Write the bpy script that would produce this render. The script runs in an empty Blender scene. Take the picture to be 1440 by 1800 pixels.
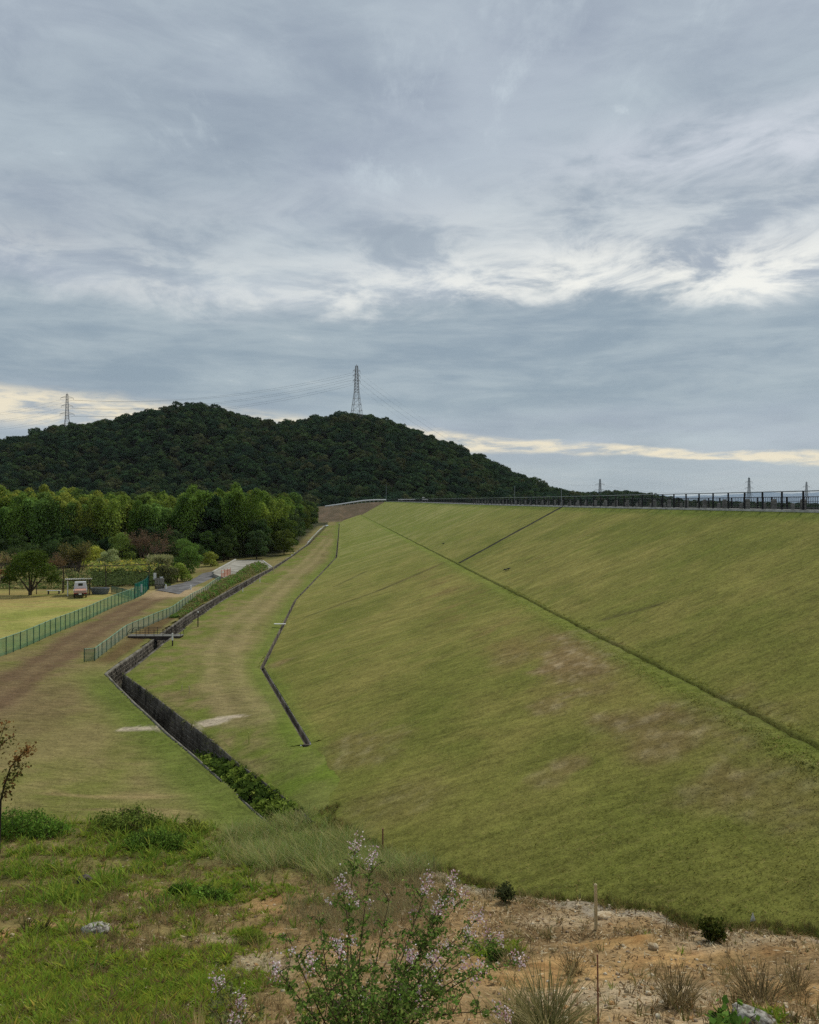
import bpy, math, random
import numpy as np
from mathutils import Vector, Matrix, Euler

random.seed(7)
RNG = np.random.default_rng(11)
sc = bpy.context.scene
COL = sc.collection
ZC = 11.3            # camera height above the valley floor (z = 0)
FPX = 1444.0         # focal length of the photograph in its pixels (1440 wide)
HOR = 882.5          # row of the horizon in the photograph

# ------------------------------------------------------------------ camera, sky, sun, exposure
cam_d = bpy.data.cameras.new("camera")
cam = bpy.data.objects.new("camera", cam_d)
COL.objects.link(cam)
cam.location = (0, 0, ZC)
cam.rotation_euler = (math.radians(90), 0, 0)
cam_d.sensor_fit = 'HORIZONTAL'
cam_d.sensor_width = 36.0
cam_d.lens = 36.0 * FPX / 1440.0
cam_d.shift_y = -(900 - HOR) / 1440.0
cam_d.clip_start = 0.1
cam_d.clip_end = 30000
sc.camera = cam

SUN_ELEV, SUN_AZ = math.radians(50), math.radians(38)   # azimuth measured from +Y towards +X
sun_d = bpy.data.lights.new("sun", 'SUN')
sun_d.energy = 1.5
sun_d.angle = math.radians(11)
sun_d.color = (1.0, 0.95, 0.86)
sun = bpy.data.objects.new("sun", sun_d)
COL.objects.link(sun)
_sd = Vector((math.sin(SUN_AZ) * math.cos(SUN_ELEV), math.cos(SUN_AZ) * math.cos(SUN_ELEV), math.sin(SUN_ELEV)))
sun.rotation_euler = (-_sd).to_track_quat('-Z', 'Y').to_euler()
sun.location = (60, 60, 80)

sc.view_settings.view_transform = 'Standard'
sc.view_settings.look = 'None'
sc.view_settings.gamma = 1.0
sc.view_settings.use_curve_mapping = False
sc.view_settings.exposure = 0.85
EXPO = 2 ** sc.view_settings.exposure
sc.render.engine = 'CYCLES'
sc.cycles.max_bounces = 6
sc.cycles.diffuse_bounces = 3
sc.cycles.transparent_max_bounces = 24
sc.cycles.use_denoising = False


def lin(r, g, b):
    f = lambda c: c / 12.92 if c <= 0.04045 else ((c + 0.055) / 1.055) ** 2.4
    return (f(r / 255), f(g / 255), f(b / 255))


class NT:
    """small helper that adds nodes and wires"""
    def __init__(s, tree):
        s.t = tree
        s.n = tree.nodes
        s.l = tree.links

    def add(s, typ, **kw):
        n = s.n.new(typ)
        for k, v in kw.items():
            setattr(n, k, v)
        return n

    def link(s, a, b):
        s.l.new(a, b)

    def val(s, node, key, v):
        if hasattr(v, 'is_linked') or isinstance(v, bpy.types.NodeSocket):
            s.l.new(v, node.inputs[key])
        else:
            node.inputs[key].default_value = v

    def math(s, op, a, b=None, c=None, clamp=False):
        n = s.add('ShaderNodeMath', operation=op, use_clamp=clamp)
        for i, v in enumerate((a, b, c)):
            if v is not None:
                s.val(n, i, v)
        return n.outputs[0]

    def mapr(s, v, a, b, c=0.0, d=1.0, smooth=True):
        n = s.add('ShaderNodeMapRange', interpolation_type='SMOOTHSTEP' if smooth else 'LINEAR')
        s.val(n, 'Value', v)
        for k, x in (('From Min', a), ('From Max', b), ('To Min', c), ('To Max', d)):
            n.inputs[k].default_value = x
        return n.outputs[0]

    def mix(s, f, a, b, blend='MIX'):
        n = s.add('ShaderNodeMix', data_type='RGBA', blend_type=blend)
        s.val(n, 0, f)
        s.val(n, 6, a if not isinstance(a, tuple) else (*a[:3], 1))
        s.val(n, 7, b if not isinstance(b, tuple) else (*b[:3], 1))
        return n.outputs[2]

    def noise(s, vec, scale, detail=5, rough=0.55, dist=0.0, color=False):
        n = s.add('ShaderNodeTexNoise')
        if vec is not None:
            s.l.new(vec, n.inputs['Vector'])
        n.inputs['Scale'].default_value = scale
        n.inputs['Detail'].default_value = detail
        n.inputs['Roughness'].default_value = rough
        n.inputs['Distortion'].default_value = dist
        return n.outputs['Color' if color else 'Fac']

    def comb(s, x, y, z):
        n = s.add('ShaderNodeCombineXYZ')
        for i, v in enumerate((x, y, z)):
            s.val(n, i, v)
        return n.outputs[0]


def build_world():
    w = bpy.data.worlds.new("World")
    sc.world = w
    w.use_nodes = True
    t = NT(w.node_tree)
    t.n.clear()
    out = t.add('ShaderNodeOutputWorld')
    tc = t.add('ShaderNodeTexCoord')
    nrm = t.add('ShaderNodeVectorMath', operation='NORMALIZE')
    t.link(tc.outputs['Generated'], nrm.inputs[0])
    sep = t.add('ShaderNodeSeparateXYZ')
    t.link(nrm.outputs[0], sep.inputs[0])
    x, y, z = sep.outputs
    zc = t.math('MAXIMUM', z, 0.0)
    el = t.math('MULTIPLY', t.math('ARCSINE', zc), 180 / math.pi)       # elevation in degrees
    az = t.math('MULTIPLY', t.math('ARCTAN2', x, y), 180 / math.pi)     # 0 = dam direction, + to the right
    den = t.math('ADD', zc, 0.10)
    px = t.math('DIVIDE', x, den)
    py = t.math('DIVIDE', y, den)
    P = t.comb(px, py, 0.0)                                               # cloud-deck plane
    # angular coordinates, periodic in azimuth, for cloud bands seen edge-on
    A = t.comb(t.math('MULTIPLY', x, 1.0), t.math('MULTIPLY', y, 1.0), t.math('MULTIPLY', zc, 2.9))
    A2 = t.comb(x, y, t.math('MULTIPLY', zc, 6.0))
    n_big = t.noise(P, 0.75, 8, 0.57, 0.2)
    n_mid = t.noise(A, 3.6, 10, 0.60, 0.35)
    n_puf = t.noise(A, 7.5, 10, 0.62, 0.6)
    n_str = t.noise(A2, 5.5, 10, 0.64, 0.3)
    n_wob = t.noise(A, 1.5, 4, 0.5, 0.0)
    rot = t.add('ShaderNodeMapping')
    t.link(P, rot.inputs['Vector'])
    rot.inputs['Rotation'].default_value = (0, 0, math.radians(-32))
    rot.inputs['Scale'].default_value = (2.6, 0.9, 1)
    n_wisp = t.noise(rot.outputs[0], 1.9, 10, 0.66, 0.15)

    dark = lin(144, 157, 171)
    midc = lin(163, 177, 189)
    lite = lin(188, 200, 207)
    white = lin(232, 235, 233)
    # large soft masses, with mottling inside them
    sm = t.math('ADD', t.math('MULTIPLY', n_big, 0.42), t.math('ADD', t.math('MULTIPLY', n_mid, 0.36), t.math('MULTIPLY', n_puf, 0.22)))
    f1 = t.mapr(sm, 0.38, 0.62)
    c = t.mix(f1, dark, lite)
    c = t.mix(0.22, c, midc)
    hue = t.mapr(t.noise(P, 0.9, 3, 0.5), 0.40, 0.62)
    c = t.mix(t.math('MULTIPLY', hue, 0.26), c, lin(168, 174, 194))
    # wisps high up
    wf = t.mapr(n_wisp, 0.52, 0.72)
    wm = t.math('MULTIPLY', t.mapr(el, 17, 24), t.mapr(n_big, 0.42, 0.60))
    c = t.mix(t.math('MULTIPLY', t.math('MULTIPLY', wf, wm), 0.72), c, lin(208, 220, 226))
    # small bright breaks
    tiny = t.math('MULTIPLY', t.mapr(n_puf, 0.62, 0.74), t.mapr(n_mid, 0.50, 0.62))
    c = t.mix(t.math('MULTIPLY', tiny, 0.55), c, lin(216, 226, 230))
    wob = t.math('MULTIPLY', t.math('SUBTRACT', n_wob, 0.5), 5.0)
    fine = t.math('MULTIPLY', t.math('SUBTRACT', n_mid, 0.5), 4.5)
    fine2 = t.math('MULTIPLY', t.math('SUBTRACT', n_puf, 0.5), 2.0)
    e1 = t.math('ADD', el, t.math('ADD', t.math('ADD', wob, fine), fine2))
    right = t.mapr(az, -24, 18, 0.26, 1.0)
    back = t.mapr(t.math('ABSOLUTE', az), 60, 120, 1.0, 0.45)
    rgt = t.math('MULTIPLY', right, back)
    # blue-grey shelf below the bright break
    shelf = t.math('MULTIPLY', t.mapr(e1, 4.5, 8.5), t.mapr(e1, 13.2, 15.0, 1.0, 0.0))
    sh = t.mix(t.mapr(t.math('ADD', t.math('MULTIPLY', n_str, .6), t.math('MULTIPLY', n_mid, .4)), 0.40, 0.62), lin(138, 156, 169), lin(168, 182, 189))
    c = t.mix(t.math('MULTIPLY', shelf, 0.85), c, sh)
    # bright break: sharp lower rim, soft and mottled above
    rise = t.mapr(e1, 12.7, 15.2)
    fall = t.mapr(e1, 15.5, 23.5, 1.0, 0.0)
    brk = t.math('MULTIPLY', rise, fall)
    puff = t.mapr(t.math('ADD', t.math('MULTIPLY', n_puf, .6), t.math('MULTIPLY', n_mid, .4)), 0.39, 0.59, 0.12, 1.0)
    bf = t.math('MULTIPLY', t.math('MULTIPLY', brk, puff), rgt, clamp=True)
    c = t.mix(t.math('MULTIPLY', bf, 0.90), c, white)
    core = t.math('MULTIPLY', t.math('MULTIPLY', t.mapr(e1, 13.3, 14.6), t.mapr(e1, 14.8, 18.0, 1.0, 0.0)), t.mapr(n_puf, 0.42, 0.62))
    c = t.mix(t.math('MULTIPLY', t.math('MULTIPLY', core, rgt), 0.85), c, lin(250, 249, 240))
    # second, softer light area higher on the right
    e2 = t.math('ADD', el, t.math('MULTIPLY', fine, 1.3))
    b2 = t.math('MULTIPLY', t.mapr(e2, 18.0, 22.0), t.mapr(e2, 22.0, 26.0, 1.0, 0.0))
    b2 = t.math('MULTIPLY', b2, t.math('MULTIPLY', t.mapr(az, 2, 22), back))
    c = t.mix(t.math('MULTIPLY', t.math('MULTIPLY', b2, puff), 0.75), c, lin(218, 222, 229))
    # thin bright dashes
    dash = t.math('MULTIPLY', t.mapr(n_str, 0.60, 0.72), t.math('MULTIPLY', t.mapr(e1, 6, 9), t.mapr(e1, 13, 19, 1.0, 0.0)))
    c = t.mix(t.math('MULTIPLY', dash, 0.5), c, lin(208, 214, 214))
    # pale layer at the horizon
    hz = t.mapr(e1, 1.0, 6.5, 1.0, 0.0)
    c = t.mix(t.math('MULTIPLY', hz, 0.75), c, t.mix(t.mapr(n_str, .4, .6), lin(164, 179, 187), lin(178, 190, 195)))
    # thin broken slit of evening light just above the horizon, tilting down to the right
    tilt = t.math('MULTIPLY', t.math('SINE', t.math('MULTIPLY', az, math.pi / 180)), 3.8)
    wid = t.mapr(az, -26, 22, 1.7, 0.45)
    e3 = t.math('ADD', t.math('ADD', el, tilt), t.math('ADD', t.math('MULTIPLY', t.math('SUBTRACT', n_str, 0.5), 1.6), t.math('MULTIPLY', t.math('SUBTRACT', n_wob, 0.5), 1.2)))
    dd = t.math('DIVIDE', t.math('ABSOLUTE', t.math('SUBTRACT', e3, 4.45)), wid)
    slit = t.mapr(dd, 0.35, 1.0, 1.0, 0.0)
    A3 = t.comb(t.math('MULTIPLY', x, 1.0), t.math('MULTIPLY', y, 1.0), t.math('MULTIPLY', zc, 5.0))
    n_sl = t.noise(A3, 15.0, 8, 0.62, 0.3)
    slit = t.math('MULTIPLY', slit, t.mapr(n_sl, 0.36, 0.58, 0.10, 1.0))
    slit = t.math('MULTIPLY', slit, back)
    c = t.mix(t.math('MULTIPLY', slit, 0.92), c, lin(244, 232, 204))

    sky = t.add('ShaderNodeTexSky', sky_type='NISHITA')
    sky.sun_disc = False
    sky.sun_elevation = SUN_ELEV
    sky.sun_rotation = SUN_AZ
    bg_sky = t.add('ShaderNodeBackground')
    t.link(sky.outputs[0], bg_sky.inputs[0])
    bg_sky.inputs[1].default_value = 0.06
    bg = t.add('ShaderNodeBackground')
    t.link(c, bg.inputs[0])
    bg.inputs[1].default_value = 1.0 / EXPO
    mx = t.add('ShaderNodeMixShader')
    mx.inputs[0].default_value = 0.95          # the cloud deck covers nearly all of the blue
    t.link(bg_sky.outputs[0], mx.inputs[1])
    t.link(bg.outputs[0], mx.inputs[2])
    t.link(mx.outputs[0], out.inputs[0])
    w.cycles.sampling_method = 'MANUAL'
    w.cycles.sample_map_resolution = 1024


build_world()

# ------------------------------------------------------------------ numeric helpers
def sstep(a, b, x):
    t = np.clip((np.asarray(x, float) - a) / (b - a), 0, 1)
    return t * t * (3 - 2 * t)


_perm = np.random.default_rng(5).permutation(512)
_ang = np.random.default_rng(6).random(512) * 2 * np.pi
_gx, _gy = np.cos(_ang), np.sin(_ang)


def perlin(x, y, seed=0):
    x = np.asarray(x, float) + seed * 17.31
    y = np.asarray(y, float) - seed * 9.77
    xi, yi = np.floor(x).astype(int), np.floor(y).astype(int)
    xf, yf = x - xi, y - yi
    u, v = xf ** 3 * (xf * (xf * 6 - 15) + 10), yf ** 3 * (yf * (yf * 6 - 15) + 10)

    def g(ix, iy, dx, dy):
        h = _perm[(_perm[ix & 511] + iy) & 511]
        return _gx[h] * dx + _gy[h] * dy
    a, b = g(xi, yi, xf, yf), g(xi + 1, yi, xf - 1, yf)
    c, d = g(xi, yi + 1, xf, yf - 1), g(xi + 1, yi + 1, xf - 1, yf - 1)
    return (a + u * (b - a)) * (1 - v) + (c + u * (d - c)) * v * 1.0


def fbm(x, y, octv=4, seed=0, gain=0.5):
    s, a, f, n = 0.0, 1.0, 1.0, 0.0
    for i in range(octv):
        s = s + a * perlin(np.asarray(x) * f, np.asarray(y) * f, seed + i * 3)
        n += a
        a *= gain
        f *= 2.03
    return s / n * 1.5          # about -1 .. 1


def pdist(X, Y, pts):
    """distance to a polyline"""
    X, Y = np.asarray(X, float), np.asarray(Y, float)
    d = np.full(X.shape, 1e9)
    for (ax, ay), (bx, by) in zip(pts[:-1], pts[1:]):
        dx, dy = bx - ax, by - ay
        t = np.clip(((X - ax) * dx + (Y - ay) * dy) / (dx * dx + dy * dy + 1e-12), 0, 1)
        d = np.minimum(d, np.hypot(X - ax - t * dx, Y - ay - t * dy))
    return d


def inpoly(X, Y, poly):
    X, Y = np.asarray(X, float), np.asarray(Y, float)
    r = np.zeros(X.shape, bool)
    n = len(poly)
    for i in range(n):
        x0, y0 = poly[i]
        x1, y1 = poly[(i + 1) % n]
        if y0 == y1:
            continue
        c = ((y0 > Y) != (y1 > Y)) & (X < (x1 - x0) * (Y - y0) / (y1 - y0) + x0)
        r ^= c
    return r


def P(px, py, zrel):
    """point on the level zrel (relative to the eye) that the photograph shows at px, py"""
    Y = -zrel * FPX / (py - HOR)
    return np.array(((px - 720) / FPX * Y, Y, zrel + ZC))


def D(px, py, Y):
    return np.array(((px - 720) / FPX * Y, Y, ZC - (py - HOR) / FPX * Y))


# ------------------------------------------------------------------ the dam (levels relative to the eye)
TAN = 0.09                      # the crest runs 5 degrees left of +Y
C_CREST, Z_CREST = 26.7, -0.57
C_B0, C_B1, Z_B = 11.6, 12.6, -6.38
M_LO, M_UP = 0.308, (6.38 - 0.57) / (26.7 - 12.6)
C_BACK = 35.9
TOE_T = np.array([(0, -3.0), (23, -2.4), (26, -0.75), (31.7, -1.45), (35, -1.33), (57.1, -5.26), (95, -4.8), (147, 0.0), (229, 0.6), (366, 1.5), (460, 1.8)])
CREST_Y = 430.0


def toe_c(Y):
    return np.interp(Y, TOE_T[:, 0], TOE_T[:, 1])


def camber(Y):
    return 0.75 * sstep(80, 420, Y)


def dam_rel_c(c):
    return np.interp(c, [-40, C_B0, C_B1, C_CREST, C_BACK, 80], [Z_B - M_LO * (C_B0 + 40), Z_B, Z_B - 0.03, Z_CREST, Z_CREST, Z_CREST - 0.42 * (80 - C_BACK)])


def dam_z(X, Y, detail=True):
    X, Y = np.asarray(X, float), np.asarray(Y, float)
    c = X + TAN * Y
    z = dam_rel_c(c) + ZC + camber(Y) * sstep(12, 26, c)
    if detail:
        z = z + 0.07 * fbm(X / 7, Y / 9, 3, 4) * sstep(26.4, 24.5, c) + 0.025 * fbm(X / 0.9, Y / 0.9, 2, 8) * sstep(26.4, 25, c)
    return z


# ------------------------------------------------------------------ stone channel edges: photo row, column, level
CH_L = [(470, 1446, -10.95), (432, 1412, -11.2), (387, 1370, -11.3), (345, 1332, -11.4), (295, 1290, -11.4), (268, 1264, -11.4), (238, 1237, -11.45), (210, 1209, -11.5), (187, 1185, -11.5),
        (205, 1171, -11.5), (240, 1147, -11.5), (275, 1121, -11.5), (328, 1082, -11.4), (390, 1045, -11.2), (440, 1017, -10.95), (480, 997, -10.75), (511, 978, -10.45), (540, 957, -10.1), (574, 923, -9.8)]
CH_R = [(554, 1448, -10.15), (504, 1407, -10.5), (445, 1362, -10.75), (418, 1343, -10.9), (370, 1301, -11.1), (332, 1273, -11.2), (300, 1248, -11.25), (256, 1214, -11.3), (217, 1186, -11.4),
        (247, 1163, -11.4), (288, 1130, -11.35), (322, 1106, -11.3), (352, 1082, -11.2), (382, 1061, -11.1), (418, 1040, -11.0), (440, 1027, -10.9), (460, 1013, -10.8), (483, 1000, -10.7), (515, 978, -10.4), (543, 958, -10.1), (577, 924, -9.8)]
CHL = np.array([P(*q) for q in CH_L])
CHR = np.array([P(*q) for q in CH_R])
CORNER_L, CORNER_R = 8, 8


def resample(pts, n):
    pts = np.asarray(pts, float)
    s = np.r_[0, np.cumsum(np.linalg.norm(np.diff(pts[:, :2], axis=0), axis=1))]
    t = np.linspace(0, s[-1], n)
    return np.stack([np.interp(t, s, pts[:, k]) for k in range(pts.shape[1])], 1)


NA, NB = 34, 120
L_ST = np.vstack([resample(CHL[:CORNER_L + 1], NA), resample(CHL[CORNER_L:], NB)[1:]])
R_ST = np.vstack([resample(CHR[:CORNER_R + 1], NA), resample(CHR[CORNER_R:], NB)[1:]])
# equal positions along the second run are matched by depth, not by length
for arr, src, k in ((R_ST, CHR, CORNER_R),):
    yy = L_ST[NA:, 1]
    f = (yy - CHL[CORNER_L, 1]) / (CHL[-1, 1] - CHL[CORNER_L, 1])
    ty = CHR[k, 1] + f * (CHR[-1, 1] - CHR[k, 1])
    for j in (0, 2):
        arr[NA:, j] = np.interp(ty, src[k:, 1], src[k:, j])
    arr[NA:, 1] = ty
CH_POLY = [tuple(p[:2]) for p in L_ST] + [tuple(p[:2]) for p in R_ST[::-1]]
CH_MID = (L_ST + R_ST) / 2

# toe ditch line
TOE_Y = np.r_[np.linspace(35, 130, 60), np.linspace(133, 372, 50)]
TOE_X = toe_c(TOE_Y) - TAN * TOE_Y
TOE_Z = dam_z(TOE_X, TOE_Y, False)
TOE_LINE = list(zip(TOE_X, TOE_Y))

# ------------------------------------------------------------------ ground: thin-plate surface through surveyed points
ctrl = []
for q in list(CHL[:, :3]) + list(CHR[:, :3]):
    ctrl.append((q[0], q[1], q[2] - ZC))
for i in range(0, len(TOE_Y), 6):
    ctrl.append((TOE_X[i], TOE_Y[i], TOE_Z[i] - ZC))
ctrl += [  # near hillside
    (0, 0, -1.6), (-4, 0, -1.75), (4, 0, -1.5), (12, 0, -1.1), (-12, 0, -2.6), (-20, 0, -5), (0, -8, 0.2), (12, -8, .6), (-12, -8, -.8),
    (0, 3, -2.95), (0, 5.5, -4.2), (0, 8.5, -5.5), (-4.2, 8.5, -5.55), (4, 8.5, -5.35), (-9, 8, -5.7), (-12, 10, -6.8), (0, 11, -6.5), (-6, 12, -6.95), (-6, 15, -7.9), (0, 14, -7.6),
    (3, 12, -6.9), (3.8, 16.7, -8.3), (6.96, 13.96, -7.42), (0.56, 20.2, -9.2), (-2, 23.9, -9.9), (-3.2, 26.0, -10.2), (-7, 20, -9.35), (-12, 20, -9.5), (-12.9, 25.8, -10.5), (-8, 26, -10.55), (-7.5, 30, -11.1), (-15, 33, -11.15),
    (-20, 25, -10.7), (-25, 15, -9.0), (10, 11.2, -6.55), (13, 8.5, -5.6), (20, 4, -3.0), (27, -1, -0.6), (12, 20, -8.2), (20, 20, -8), (20, 12, -6.5), (6, 20, -9.4), (4, 26, -10.4), (8, 10, -6.1),
    # flats and field
    (-18, 40, -11.25), (-24, 50, -11.3), (-22.2, 56, -11.3), (-30, 60, -11.3), (-45, 50, -11.3), (-60, 60, -11.3), (-25, 75, -11.3), (-23.9, 70, -11.3), (-25.5, 85, -11.3), (-27, 100, -11.25), (-33, 90, -11.3), (-60, 100, -11.3), (-35, 110, -11.3), (-26.5, 125, -11.15),
    (-30, 145, -11.0), (-100, 120, -11.3), (-100, 60, -11.3), (-60, 140, -11.2), (-40, 200, -10.5), (-100, 200, -10), (-100, 300, -8.5), (-45, 330, -9.5), (-150, 250, -8), (-60, 440, -4), (-120, 440, -4), (-200, 100, -11), (-200, 300, -7), (-200, 440, -4),
    # bench between channel and toe ditch
    (-11, 45, -11.1), (-15, 58, -11.2), (-16, 75, -11.1), (-17, 95, -11.05), (-18, 125, -10.6), (-19, 155, -10.2), (-8.5, 38, -10.95), (-5.6, 33, -10.55), (-3.25, 27, -10.14), (-3.75, 29.5, -10.22), (-4.2, 32, -10.3), (-4.3, 34, -10.28),
    # far abutment
    (-38, 372, -9.6), (-31, 374, -9.3), (-22, 400, -6.3), (-17, 416, -3.9), (-12.5, 432, -0.6), (-44, 445, -2.7), (-30, 441, -1.2), (-20, 440, -0.3), (-12, 446, 0.1), (-32, 460, -1.2), (-10, 470, 0.2), (-44, 400, -7.5), (-34, 400, -6.5),
    # buried under the dam
    (10, 40, -11.5), (10, 80, -12), (10, 150, -12), (10, 250, -11), (5, 350, -10), (25, 60, -13), (25, 200, -13), (20, 350, -11), (40, 60, -15), (40, 300, -15), (40, 430, -6), (15, 440, -2.5), (60, 440, -12)]
ctrl = np.array(ctrl)
_S = 100.0


def _phi(r2):
    return np.where(r2 > 1e-12, 0.5 * r2 * np.log(np.maximum(r2, 1e-12)), 0.0)


def _fit(c):
    x, y, z = c[:, 0] / _S, c[:, 1] / _S, c[:, 2]
    n = len(c)
    K = _phi((x[:, None] - x) ** 2 + (y[:, None] - y) ** 2) + np.eye(n) * 2e-5
    Q = np.c_[np.ones(n), x, y]
    A = np.block([[K, Q], [Q.T, np.zeros((3, 3))]])
    return np.linalg.solve(A, np.r_[z, 0, 0, 0])


_w = _fit(ctrl)


def tps(X, Y):
    X, Y = np.asarray(X, float), np.asarray(Y, float)
    sh = X.shape
    xf, yf = X.ravel() / _S, Y.ravel() / _S
    o = np.empty(len(xf))
    cx, cy = ctrl[:, 0] / _S, ctrl[:, 1] / _S
    for i in range(0, len(xf), 20000):
        a, b = xf[i:i + 20000], yf[i:i + 20000]
        o[i:i + 20000] = _phi((a[:, None] - cx) ** 2 + (b[:, None] - cy) ** 2) @ _w[:-3] + _w[-3] + a * _w[-2] + b * _w[-1]
    return o.reshape(sh)


def hillmask(X, Y):
    """1 on the near hillside, 0 on the flats"""
    X, Y = np.asarray(X, float), np.asarray(Y, float)
    edge = 27.5 + 1.3 * fbm(X / 4, Y / 4, 3, 21) - 2.5 * sstep(-6, 2, X)
    return sstep(edge + 1.5, edge - 3.0, Y)


def ground_z(X, Y, detail=True):
    X, Y = np.asarray(X, float), np.asarray(Y, float)
    Xc, Yc = np.clip(X, -210, 70), np.clip(Y, -9, 475)
    z = tps(Xc, Yc)
    far = np.maximum(sstep(455, 520, Y), sstep(190, 230, -X))
    z = z * (1 - far) + (-6.0) * far
    c = X + TAN * Y
    lake = sstep(36, 46, c) * sstep(20, 60, Y)
    z = z * (1 - lake) + (-26.0) * lake
    near = hillmask(X, Y) * sstep(45, 30, Y)
    if detail:
        d_ch = pdist(X, Y, [tuple(p[:2]) for p in CH_MID[::4]])
        keep = sstep(0.9, 3.0, d_ch)
        rdg = 1 - np.abs(fbm(X / 2.6 + .3, Y / 3.4, 3, 31)) * 1.6
        z = z + near * (0.20 * fbm(X / 2.8, Y / 2.2, 3, 30) + 0.10 * (rdg - .5) + 0.075 * fbm(X / .55, Y / .55, 3, 33))
        z = z + (1 - near) * keep * (0.07 * fbm(X / 5, Y / 6, 3, 35) + 0.02 * fbm(X / .8, Y / .8, 2, 36))
    # stays below the fill of the dam beyond its toe
    t = c - toe_c(Y)
    t = t - 1.4 * sstep(36.5, 34.6, Y)
    u = sstep(0.3, 2.5, t) * sstep(24.5, 27, Y) * sstep(440, 372, Y)
    dz = dam_z(X, Y, False) - ZC - 0.5
    z = np.where((u > 0) & (z > dz), z * (1 - u) + dz * u, z)
    return z + ZC


def surf_z(X, Y):
    X, Y = np.asarray(X, float), np.asarray(Y, float)
    g = ground_z(X, Y)
    c = X + TAN * Y
    return np.where((c > toe_c(Y)) & (Y < 470), np.maximum(g, dam_z(X, Y)), g)


def H(px, py, y0=4.0, y1=600.0):
    """first point of the built terrain along the line of sight through a pixel of the photograph"""
    Y = np.geomspace(y0, y1, 2600)
    X = (px - 720) / FPX * Y
    z = ZC - (py - HOR) / FPX * Y
    s = surf_z(X, Y)
    k = np.argmax(s >= z)
    if not (s[k] >= z[k]):
        k = len(Y) - 1
    return np.array((X[k], Y[k], s[k]))

# ------------------------------------------------------------------ object helpers
def link(o, parent=None):
    COL.objects.link(o)
    if parent is not None:
        o.parent = parent
    return o


def tag(o, label=None, cat=None, group=None, kind=None):
    if label:
        o['label'] = label
    if cat:
        o['category'] = cat
    if group:
        o['group'] = group
    if kind:
        o['kind'] = kind
    return o


def empty(name, loc=(0, 0, 0), rz=0.0):
    o = bpy.data.objects.new(name, None)
    o.location = loc
    o.rotation_euler = (0, 0, rz)
    o.empty_display_size = 0.2
    return link(o)


def mesh_np(name, V, faces, mat, col=None, smooth=False, mats=None, midx=None):
    """mesh from arrays; faces is one (n,3|4) array or a list of them"""
    V = np.asarray(V, np.float32)
    if isinstance(faces, np.ndarray):
        faces = [faces]
    faces = [np.asarray(f, np.int32) for f in faces if len(f)]
    me = bpy.data.meshes.new(name)
    me.vertices.add(len(V))
    me.vertices.foreach_set('co', V.ravel())
    nl = sum(f.size for f in faces)
    npoly = sum(len(f) for f in faces)
    me.loops.add(nl)
    me.polygons.add(npoly)
    me.loops.foreach_set('vertex_index', np.concatenate([f.ravel() for f in faces]))
    tot = np.concatenate([np.full(len(f), f.shape[1], np.int32) for f in faces])
    me.polygons.foreach_set('loop_start', np.r_[0, np.cumsum(tot)[:-1]].astype(np.int32))
    me.polygons.foreach_set('loop_total', tot)
    if smooth:
        me.polygons.foreach_set('use_smooth', np.ones(npoly, bool))
    if mats:
        for m in mats:
            me.materials.append(m)
        if midx is not None:
            me.polygons.foreach_set('material_index', np.asarray(midx, np.int32))
    elif mat is not None:
        me.materials.append(mat)
    if col is not None:
        col = np.asarray(col, np.float32)
        if col.shape[1] == 3:
            col = np.c_[col, np.ones(len(col), np.float32)]
        a = me.attributes.new('col', 'FLOAT_COLOR', 'POINT')
        a.data.foreach_set('color', col.ravel())
    me.update(calc_edges=True)
    return me


def obj(name, me, parent=None, loc=None):
    o = bpy.data.objects.new(name, me)
    if loc is not None:
        o.location = loc
    return link(o, parent)


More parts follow.
